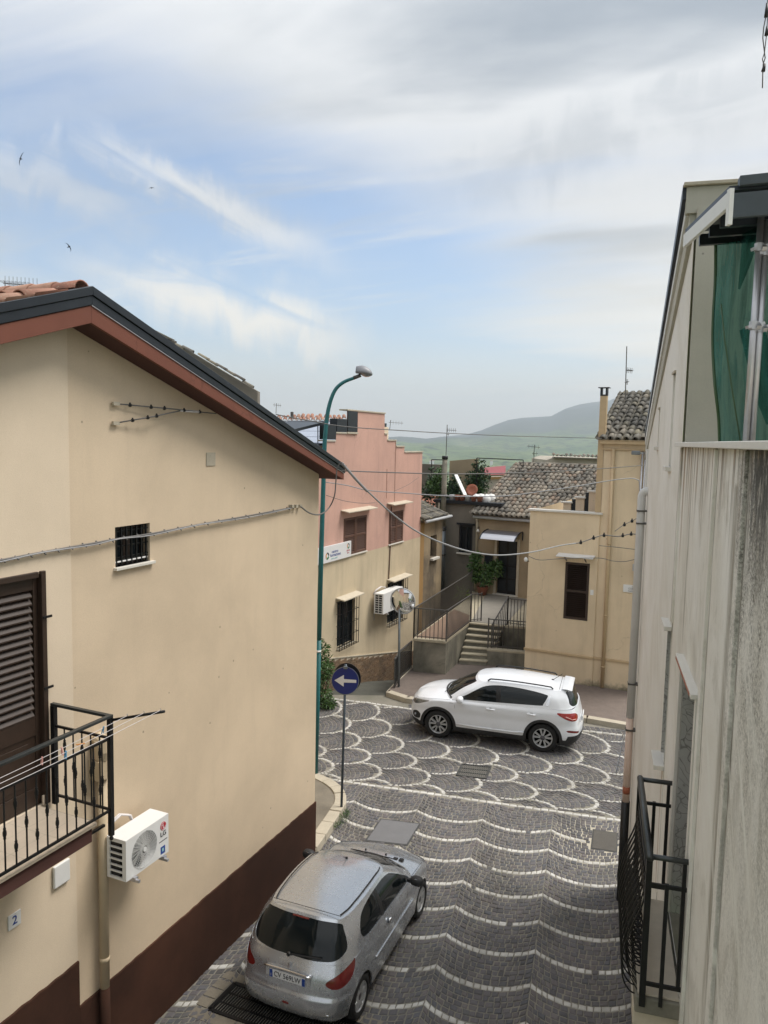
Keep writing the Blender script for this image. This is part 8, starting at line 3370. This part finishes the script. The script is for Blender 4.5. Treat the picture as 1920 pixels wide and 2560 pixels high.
    text_mesh('I', .05 * sc_, (C.w((-1.816, .238, .70)), -C.l, (0, 0, 1)), M['sign_white'], pl)
    C.mb('plate_trim', lambda g: g.tube([C.w((-1.80, y, .80 + .010 * (1 - (y / .34) ** 2))) for y in np.linspace(-.34, .34, 11)], .017 * sc_, 8), M['chrome'], smooth=True)
    # plate recess backing
    C.mb('plate_recess', lambda g: C.lbox(g, -1.794, -1.76, -.33, .33, .63, .80), M['paint_silver'], bevel=.01)
    # rampant animal badge, plain small shape
    def badge(g):
        c = (-1.772, -.0, .865)
        q = [(-.02, -.035), (.0, -.02), (.012, -.036), (.014, -.012), (.03, -.004), (.012, .004), (.022, .024), (.004, .018), (-.004, .036), (-.016, .022), (-.008, .004), (-.026, -.002), (-.012, -.012)]
        A = [g.raw(C.w((c[0] + .02 * b_ / .04 * .5, c[1] - a_, c[2] + b_))) for a_, b_ in q]
        B = [g.raw(C.w((c[0] + .02 * b_ / .04 * .5 + .01, c[1] - a_, c[2] + b_))) for a_, b_ in q]
        g.f.append(A)
        for k in range(len(q)):
            g.f.append([A[k], B[k], B[(k + 1) % len(q)], A[(k + 1) % len(q)]])
    C.mb('badge', badge, M['chrome'])
    C.mb('rear_wiper', lambda g: [g.tube([C.w((-1.715, .03, .99)), C.w((-1.70, -.20, 1.005)), C.w((-1.672, -.42, 1.02))], .011, 6), g.lathe(C.w((-1.73, .03, .985)), -C.h, [(-.02, .03), (.005, .025), (.01, 0)], 10)], M['black'])
    C.mb('fog_light', lambda g: C.ellipsoid(g, (-1.845, .0, .40), (.015, .075, .028), 8), M['lens_dark_red'], smooth=True)
    C.mb('fog_light', lambda g: C.ellipsoid(g, (-1.79, -.56, .35), (.012, .04, .016), 8), M['chrome'], smooth=True)
    C.mb('brake_light', lambda g: g.tube([C.w((-1.432 - .0 * y, y, 1.352)) for y in (-.12, -.06, 0, .06, .12)], .012, 6), M['lens_dark_red'])
    # hanging sticker seen through the glass
    C.mb('sticker', lambda g: g.grid([[C.w((-1.735 + .0, .0 + a, .0 + 1.03 + b)) for a in (-.02, .02)] for b in (0, .055)]), M['line_white']) if False else None
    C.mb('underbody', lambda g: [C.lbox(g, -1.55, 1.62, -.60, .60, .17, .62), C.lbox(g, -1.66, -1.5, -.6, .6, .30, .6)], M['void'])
    flush_gaps(C)
    return C


# ---------------------------------------------------------------- white SUV
def build_suv():
    head = (-.955, .297)
    P0 = (3.017, 19.56)
    root = thing('parked_car', 'white sport utility car with black wheel arches parked broadside across the square', 'car', (P0[0], P0[1], 0), 'parked cars')
    C = Car(root, P0, head, 1.0)
    C._gaps = []
    X3 = [-2.215, -2.185, -2.085, -1.86, -1.32, -.6, 0.1, .80, 1.32, 1.74, 2.02, 2.155, 2.19]
    Y3 = [0, .46, .755, .885, .918, .925, .925, .92, .915, .855, .65, .34, 0]

    def ring(dx_r, dx_f, ky, z):
        out = []
        for i, (x, y) in enumerate(zip(X3, Y3)):
            if i < 4:
                x = x - dx_r * (1, 1, .9, .6)[i]
            if i > 8:
                x = x + dx_f * (.6, .9, 1, 1)[i - 9]
            out.append((x, y * ky, z[i] if isinstance(z, (list, tuple)) else z))
        return out
    top = [1.12, 1.12, 1.118, 1.115, 1.105, 1.08, 1.06, 1.045, 1.02, .985, .94, .905, .895]
    levels = [
        ring(-.10, -.08, .95, .24),
        ring(-.02, -.01, .985, .33),
        ring(.018, .015, 1.0, .47),
        ring(.022, .02, .995, .60),
        ring(.0, .005, .985, [.72] * 9 + [.70, .69, .68, .68]),
        ring(-.03, -.02, 1.0, [.86] * 9 + [.81, .78, .765, .76]),
        ring(-.06, -.05, .992, [.98] * 9 + [.90, .86, .84, .83]),
        ring(-.10, -.11, .945, top),
    ]
    V, Fc, half = ring_surface(levels, 170, 36)
    for ax in (-1.32, 1.32):
        V, a, Fc = clip(V, Fc, lambda q: np.where(np.abs(q[:, 1]) > .45, np.hypot(q[:, 0] - ax, (q[:, 2] - .36)) - .405, 1.0))
    # black cladding: arch lips, sills, lower bumpers
    def clad(q):
        side = np.abs(q[:, 1]) > .45
        d = np.minimum(np.hypot(q[:, 0] + 1.32, q[:, 2] - .36), np.hypot(q[:, 0] - 1.32, q[:, 2] - .36)) - .475
        d = np.where(side, d, 1.0)
        sill = q[:, 2] - np.where(q[:, 3] < 1.0, .47 + .06 * np.clip((1.0 - q[:, 3]) / 1.0, 0, 1), np.where(q[:, 4] < .9, .40, .375))
        return np.minimum(d, sill)
    V, black, Fc = clip(V, Fc, clad)
    C.emit('cladding', V, black, M['plastic_black'], inset=-.006, flange=.03)
    # tail lamps
    fl_ = sdf_poly(rounded([(.60, .985), (.55, .93), (.62, .86), (.82, .845), (1.00, .90), (1.24, 1.035), (1.14, 1.045), (.9, 1.035), (.72, 1.03)], 6))
    V, inn, Fc = clip(V, Fc, lambda q: fl_(np.stack([q[:, 3], q[:, 2]], 1)))
    for sg in (-1, 1):
        sel = [f for f in inn if np.mean(V[f][:, 1]) * sg > 0]
        tl = C.emit('tail_light', V, sel, M['lens_red'], inset=-.004, flange=.02)
    # pale bracket inside the lamp
        pr = [(.70, .90), (.84, .885), (.96, .93), (1.0, .965)]
        def uz(u, z):
            k = int(np.argmin(np.abs(half[:, :, 2][:, 0] - z)))
            best = None
            uu = np.linspace(0, 1, half.shape[1])
            seg = np.r_[0, np.cumsum(np.linalg.norm(np.diff(half[half.shape[0] // 2], axis=0), axis=1))]
            j = int(np.argmin(np.abs(seg - u)))
            kk = int(np.argmin(np.abs(half[:, j, 2] - z)))
            return half[kk, j]
        C.mb('lamp_bracket', lambda g: g.tube([C.w((p[0] - .012, sg * (p[1] + .012), p[2])) for p in (uz(*a) for a in pr)], .009, 6), M['peg_pink'], parent=tl)
    # rear reflector in the bumper
    fl_ = sdf_poly([(.62, .52), (.98, .575), (1.02, .62), (.92, .625), (.62, .575)])
    V, inn, Fc = clip(V, Fc, lambda q: fl_(np.stack([q[:, 3], q[:, 2]], 1)))
    for sg in (-1, 1):
        C.emit('bumper_reflector', V, [f for f in inn if np.mean(V[f][:, 1]) * sg > 0], M['lens_dark_red'], inset=.0, flange=.02)
    # head lamps
    fl_ = sdf_poly(rounded([(.50, .80), (.66, .775), (.84, .81), (1.06, .90), (1.20, .955), (1.02, .945), (.78, .915), (.58, .88)], 6))
    V, inn, Fc = clip(V, Fc, lambda q: fl_(np.stack([q[:, 4], q[:, 2]], 1)))
    for sg in (-1, 1):
        hl = C.emit('headlight', V, [f for f in inn if np.mean(V[f][:, 1]) * sg > 0], M['lens_clear'], inset=.0, flange=.02)
    # grille and lower intake
    fl_ = sdf_poly(rounded([(-.42, .80), (.42, .80), (.46, .74), (.30, .70), (-.30, .70), (-.46, .74)], 4))
    V, inn, Fc = clip(V, Fc, lambda q: np.where(q[:, 0] > 1.8, fl_(q[:, [1, 2]]), 1.0))
    C.emit('grille', V, inn, M['plastic_black'], inset=.015, flange=0)
    fl_ = sdf_poly(rounded([(.60, .46), (.70, .40), (.92, .44), (.96, .56), (.84, .62), (.66, .56)], 5))
    V, inn, Fc = clip(V, Fc, lambda q: fl_(np.stack([q[:, 4], q[:, 2]], 1)))
    for sg in (-1, 1):
        fg = C.emit('fog_lamp_recess', V, [f for f in inn if np.mean(V[f][:, 1]) * sg > 0], M['plastic_black'], inset=.012, flange=0)
        C.mb('fog_lamp', lambda g: C.ellipsoid(g, (1.955, sg * .735, .51), (.04, .05, .04), 8), M['lens_clear'], parent=fg, smooth=True)
    # seams
    sd = lambda q: (np.abs(q[:, 1]) > .5) & (q[:, 2] > .38)
    V, Fc = split_seam(C, V, Fc, lambda q: np.where(sd(q), q[:, 0] + .20, 1), .004)
    V, Fc = split_seam(C, V, Fc, lambda q: np.where(sd(q), q[:, 0] - .88 - .05 * np.clip((q[:, 2] - .6), -1, 1), 1), .004)
    V, Fc = split_seam(C, V, Fc, lambda q: np.where(sd(q) & (q[:, 2] > .70), q[:, 0] + 1.17 + .15 * np.clip((q[:, 2] - .75) / .3, 0, 1), 1), .004)
    V, Fc = split_seam(C, V, Fc, lambda q: np.where((q[:, 3] < 1.0) & (q[:, 2] > .62), q[:, 3] - .68 - .25 * (q[:, 2] - .9), 1), .004)
    V, Fc = split_seam(C, V, Fc, lambda q: np.where((np.abs(q[:, 1]) > .5), np.hypot(q[:, 0] + 1.55, q[:, 2] - .86) - .085, 1), .0025)
    V, Fc = split_seam(C, V, Fc, lambda q: np.where((q[:, 3] < .75), q[:, 2] - .64, 1), .004)
    C.emit('body', V, Fc, M['paint_white'], flange=.02)
    # greenhouse
    Bb = [(-2.095, 0, 1.12), (-2.06, .45, 1.12), (-1.965, .70, 1.118), (-1.78, .825, 1.115), (-1.32, .862, 1.105), (-.6, .872, 1.08), (.1, .872, 1.06), (.75, .866, 1.046), (.95, .855, 1.045), (1.08, .74, 1.075), (1.20, .42, 1.115), (1.24, 0, 1.13)]
    Bt = [(-1.86, 0, 1.535), (-1.84, .36, 1.53), (-1.78, .555, 1.515), (-1.55, .625, 1.515), (-1.15, .652, 1.54), (-.6, .665, 1.565), (-.15, .662, 1.565), (.12, .65, 1.55), (.24, .62, 1.535), (.35, .52, 1.54), (.43, .30, 1.555), (.45, 0, 1.56)]
    mid = []
    for k, (a, b) in enumerate(zip(Bb, Bt)):
        a, b = np.array(a), np.array(b)
        p = a * .5 + b * .5
        nrm = np.array([(-.9 if k < 3 else (.7 if k > 8 else 0)), .9 * (1 if a[1] > .05 else 0), .45])
        nrm = nrm / np.linalg.norm(nrm)
        mid.append(tuple(p + nrm * .035))
    G, GF, gh_ = ring_surface([Bb, mid, Bt], 150, 24)
    sw = rounded([(.86, 1.078), (.62, 1.20), (.36, 1.36), (.16, 1.455), (-.15, 1.505), (-.6, 1.505), (-1.05, 1.465), (-1.36, 1.415), (-1.40, 1.385), (-1.30, 1.20), (-1.27, 1.165), (-.9, 1.145), (-.2, 1.115), (.5, 1.088)], 6)
    fs_ = sdf_poly(sw)
    G, inn, GF = clip(G, GF, lambda q: np.where(np.abs(q[:, 1]) > .5, fs_(q[:, [0, 2]]), 1.0))
    for sg in (-1, 1):
        sel = [f for f in inn if np.mean(G[f][:, 1]) * sg > 0]
        Gp, pil, rest = clip(G, sel, lambda q: np.abs(q[:, 0] + .20 - .05 * (q[:, 2] - 1.1)) - .055)
        C.emit('side_window', Gp, [f for f in rest if np.mean(Gp[f][:, 0]) > -.2], M['car_glass'], inset=.010, flange=0)
        C.emit('side_window', Gp, [f for f in rest if np.mean(Gp[f][:, 0]) <= -.2], M['car_glass'], inset=.010, flange=0)
        C.emit('door_pillar', Gp, pil, M['black'], inset=.008, flange=.01)
    fq = sdf_poly([(-1.345, 1.185), (-1.425, 1.37), (-1.46, 1.385), (-1.445, 1.19), (-1.40, 1.17)])
    G, inn, GF = clip(G, GF, lambda q: np.where(np.abs(q[:, 1]) > .5, fq(q[:, [0, 2]]), 1.0))
    for sg in (-1, 1):
        C.emit('pillar_trim', G, [f for f in inn if np.mean(G[f][:, 1]) * sg > 0], M['chrome'], inset=-.002, flange=.01)
    rw = rounded([(0, 1.135), (.40, 1.135), (.60, 1.16), (.685, 1.22), (.66, 1.32), (.60, 1.43), (.54, 1.485), (.3, 1.50), (0, 1.505), (-.3, 1.50), (-.54, 1.485), (-.60, 1.43), (-.66, 1.32), (-.685, 1.22), (-.60, 1.16), (-.40, 1.135)], 5)
    fr_ = sdf_poly(rw)
    G, inn, GF = clip(G, GF, lambda q: np.where(q[:, 0] < -1.60, fr_(q[:, [1, 2]]), 1.0))
    C.emit('rear_window', G, inn, M['car_glass'], inset=.006, flange=0)
    ww = rounded([(0, 1.145), (.45, 1.125), (.70, 1.10), (.72, 1.14), (.645, 1.33), (.56, 1.49), (.45, 1.515), (.2, 1.535), (0, 1.538), (-.2, 1.535), (-.45, 1.515), (-.56, 1.49), (-.645, 1.33), (-.72, 1.14), (-.70, 1.10), (-.45, 1.125)], 5)
    fw_ = sdf_poly(ww)
    G, inn, GF = clip(G, GF, lambda q: np.where(q[:, 0] > .24, fw_(q[:, [1, 2]]), 1.0))
    C.emit('windscreen', G, inn, M['car_glass'], inset=.006, flange=0)
    C.emit('pillars', G, GF, M['paint_white'], flange=.015, center=(-.4, 0, 1.1))
    tr = gh_[-1]
    rows = []
    for i, p in enumerate(tr):
        f = i / (len(tr) - 1)
        xc = tr[0][0] + (tr[-1][0] - tr[0][0]) * (1 - math.cos(math.pi * f)) / 2
        zc = float(pchip([-1.86, -1.6, -1.1, -.5, .05, .45], [1.535, 1.575, 1.612, 1.628, 1.61, 1.56], np.array([xc]))[0])
        rows.append([(p[0] + (xc - p[0]) * t, p[1] * (1 - t), p[2] + (zc - p[2]) * (1 - (1 - t) ** 2.2)) for t in np.linspace(0, 1, 13)])
    Rv, Rf = grid_surface(mirror_grid(rows))
    C.emit('roof', Rv, Rf, M['paint_white'], flange=0, center=(-.5, 0, .5))
    # roof spoiler lip and hatch gap
    C.mb('spoiler', lambda g: g.grid([[C.w((x, y, z + .02 * (1 - (y / .6) ** 2))) for y in np.linspace(-.58, .58, 15)] for x, z in ((-1.72, 1.556), (-1.84, 1.552), (-1.96, 1.530), (-1.965, 1.515), (-1.86, 1.505))]), M['paint_white'], smooth=True)
    C.mb('hatch_gap', lambda g: g.tube([C.w((-1.66, y, 1.545 + .028 * (1 - (y / .62) ** 2))) for y in np.linspace(-.6, .6, 15)], .004, 5), M['black'])
    for sg in (-1, 1):
        pts = [(p[0], sg * (p[1] - .035), p[2] + .065) for p in tr if -1.45 < p[0] < .05 and p[1] > .55]
        pts = [(pts[0][0] + (-.06), pts[0][1], pts[0][2] - .045)] + pts + [(pts[-1][0] + .07, pts[-1][1], pts[-1][2] - .05)]
        C.strip(None, None, 'roof_rail', M['plastic_black'], pts, .019)
    C.mb('antenna', lambda g: [g.tube([C.w((-1.45, 0, 1.59)), C.w((-1.68, 0, 1.77))], .007, 6), g.lathe(C.w((-1.44, 0, 1.585)), (0, 0, 1), [(-.01, .045), (.012, .03), (.03, 0)], 10)], M['black'])
    lt = half[-1]
    edge = [p for p in lt if p[0] > .93]
    rows = []
    n = len(edge)
    for i, p in enumerate(edge):
        f = i / (n - 1)
        cxx = 1.20 + (edge[-1][0] - 1.20) * f ** .85
        cz = float(np.interp(cxx, [1.20, 1.5, 1.8, 2.0, 2.08], [1.125, 1.09, 1.03, .96, .895]))
        rows.append([(p[0] + (cxx - p[0]) * t, p[1] * (1 - t), p[2] + (cz - p[2]) * (1 - (1 - t) ** 2.0) + .012 * math.sin(math.pi * t)) for t in np.linspace(0, 1, 12)])
    Hv, Hf = grid_surface(mirror_grid(rows))
    C.emit('bonnet', Hv, Hf, M['paint_white'], flange=0, center=(1.4, 0, .4))
    for sg in (-1, 1):
        C.mb('bonnet_gap', lambda g: g.tube([C.w((p[0] - .01, sg * (p[1] - .012), p[2] + .004)) for p in edge[2:-26]], .0035, 4), M['black'])
    C.mb('cowl', lambda g: g.tube([C.w((1.255 - .26 * (y / .80) ** 2, y, 1.125 - .055 * (y / .80) ** 2)) for y in np.linspace(-.80, .80, 17)], .030, 6), M['plastic_black'], smooth=True)
    for y0 in (.55, .05):
        C.mb('wiper', lambda g: g.tube([C.w((1.23, y0, 1.13)), C.w((1.06, y0 - .25, 1.225)), C.w((1.03, y0 - .45, 1.235))], .009, 5), M['black'])
    for sg in (-1, 1):
        mo = C.mb('door_mirror', lambda g: C.ellipsoid(g, (.74, sg * 1.03, 1.125), (.085, .125, .085), 12, .8), M['paint_white'], smooth=True)
        C.mb('mirror_foot', lambda g: g.bar(C.w((.80, sg * .86, 1.07)), C.w((.77, sg * .97, 1.075)), .09, .05), M['plastic_black'], parent=mo)
        C.mb('indicator', lambda g: C.ellipsoid(g, (.80, sg * 1.06, 1.125), (.03, .085, .018), 8), M['lens_clear'], parent=mo, smooth=True)
        for hxx in (-.02, -1.03):
            C.mb('door_handle', lambda g: [g.tube([C.w((hxx - .11, sg * .915, .935)), C.w((hxx - .09, sg * .945, .94)), C.w((hxx + .09, sg * .945, .945)), C.w((hxx + .11, sg * .915, .94))], .016, 8)], M['paint_white'], smooth=True)
            C.mb('handle_cup', lambda g: C.ellipsoid(g, (hxx, sg * .912, .955), (.07, .010, .038), 8), M['grey_plastic'], smooth=True)
        C.mb('door_moulding', lambda g: g.tube([C.w((x, sg * (.932), z)) for x, z in ((.84, .46), (.3, .44), (-.6, .44), (-.86, .47))], .022, 8), M['paint_white'], smooth=True)
        C.mb('side_badge', lambda g: C.lbox(g, .93, 1.03, sg * .912, sg * .918, .965, .98), M['galv'])
        for x in (-1.32, 1.32):
            C.wheel(x, sg, .885, .358, .23, .242, 5, True)
    C.mb('tailgate_badge', lambda g: C.lbox(g, -2.20, -2.19, .30, .62, .80, .83), M['grey_plastic'])
    C.mb('number_plate', lambda g: C.lbox(g, -2.235, -2.215, -.26, .26, .72, .82), M['sign_white'])
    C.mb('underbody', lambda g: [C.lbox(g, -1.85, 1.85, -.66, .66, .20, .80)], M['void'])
    flush_gaps(C)
    return C


build_hatch()
build_suv()
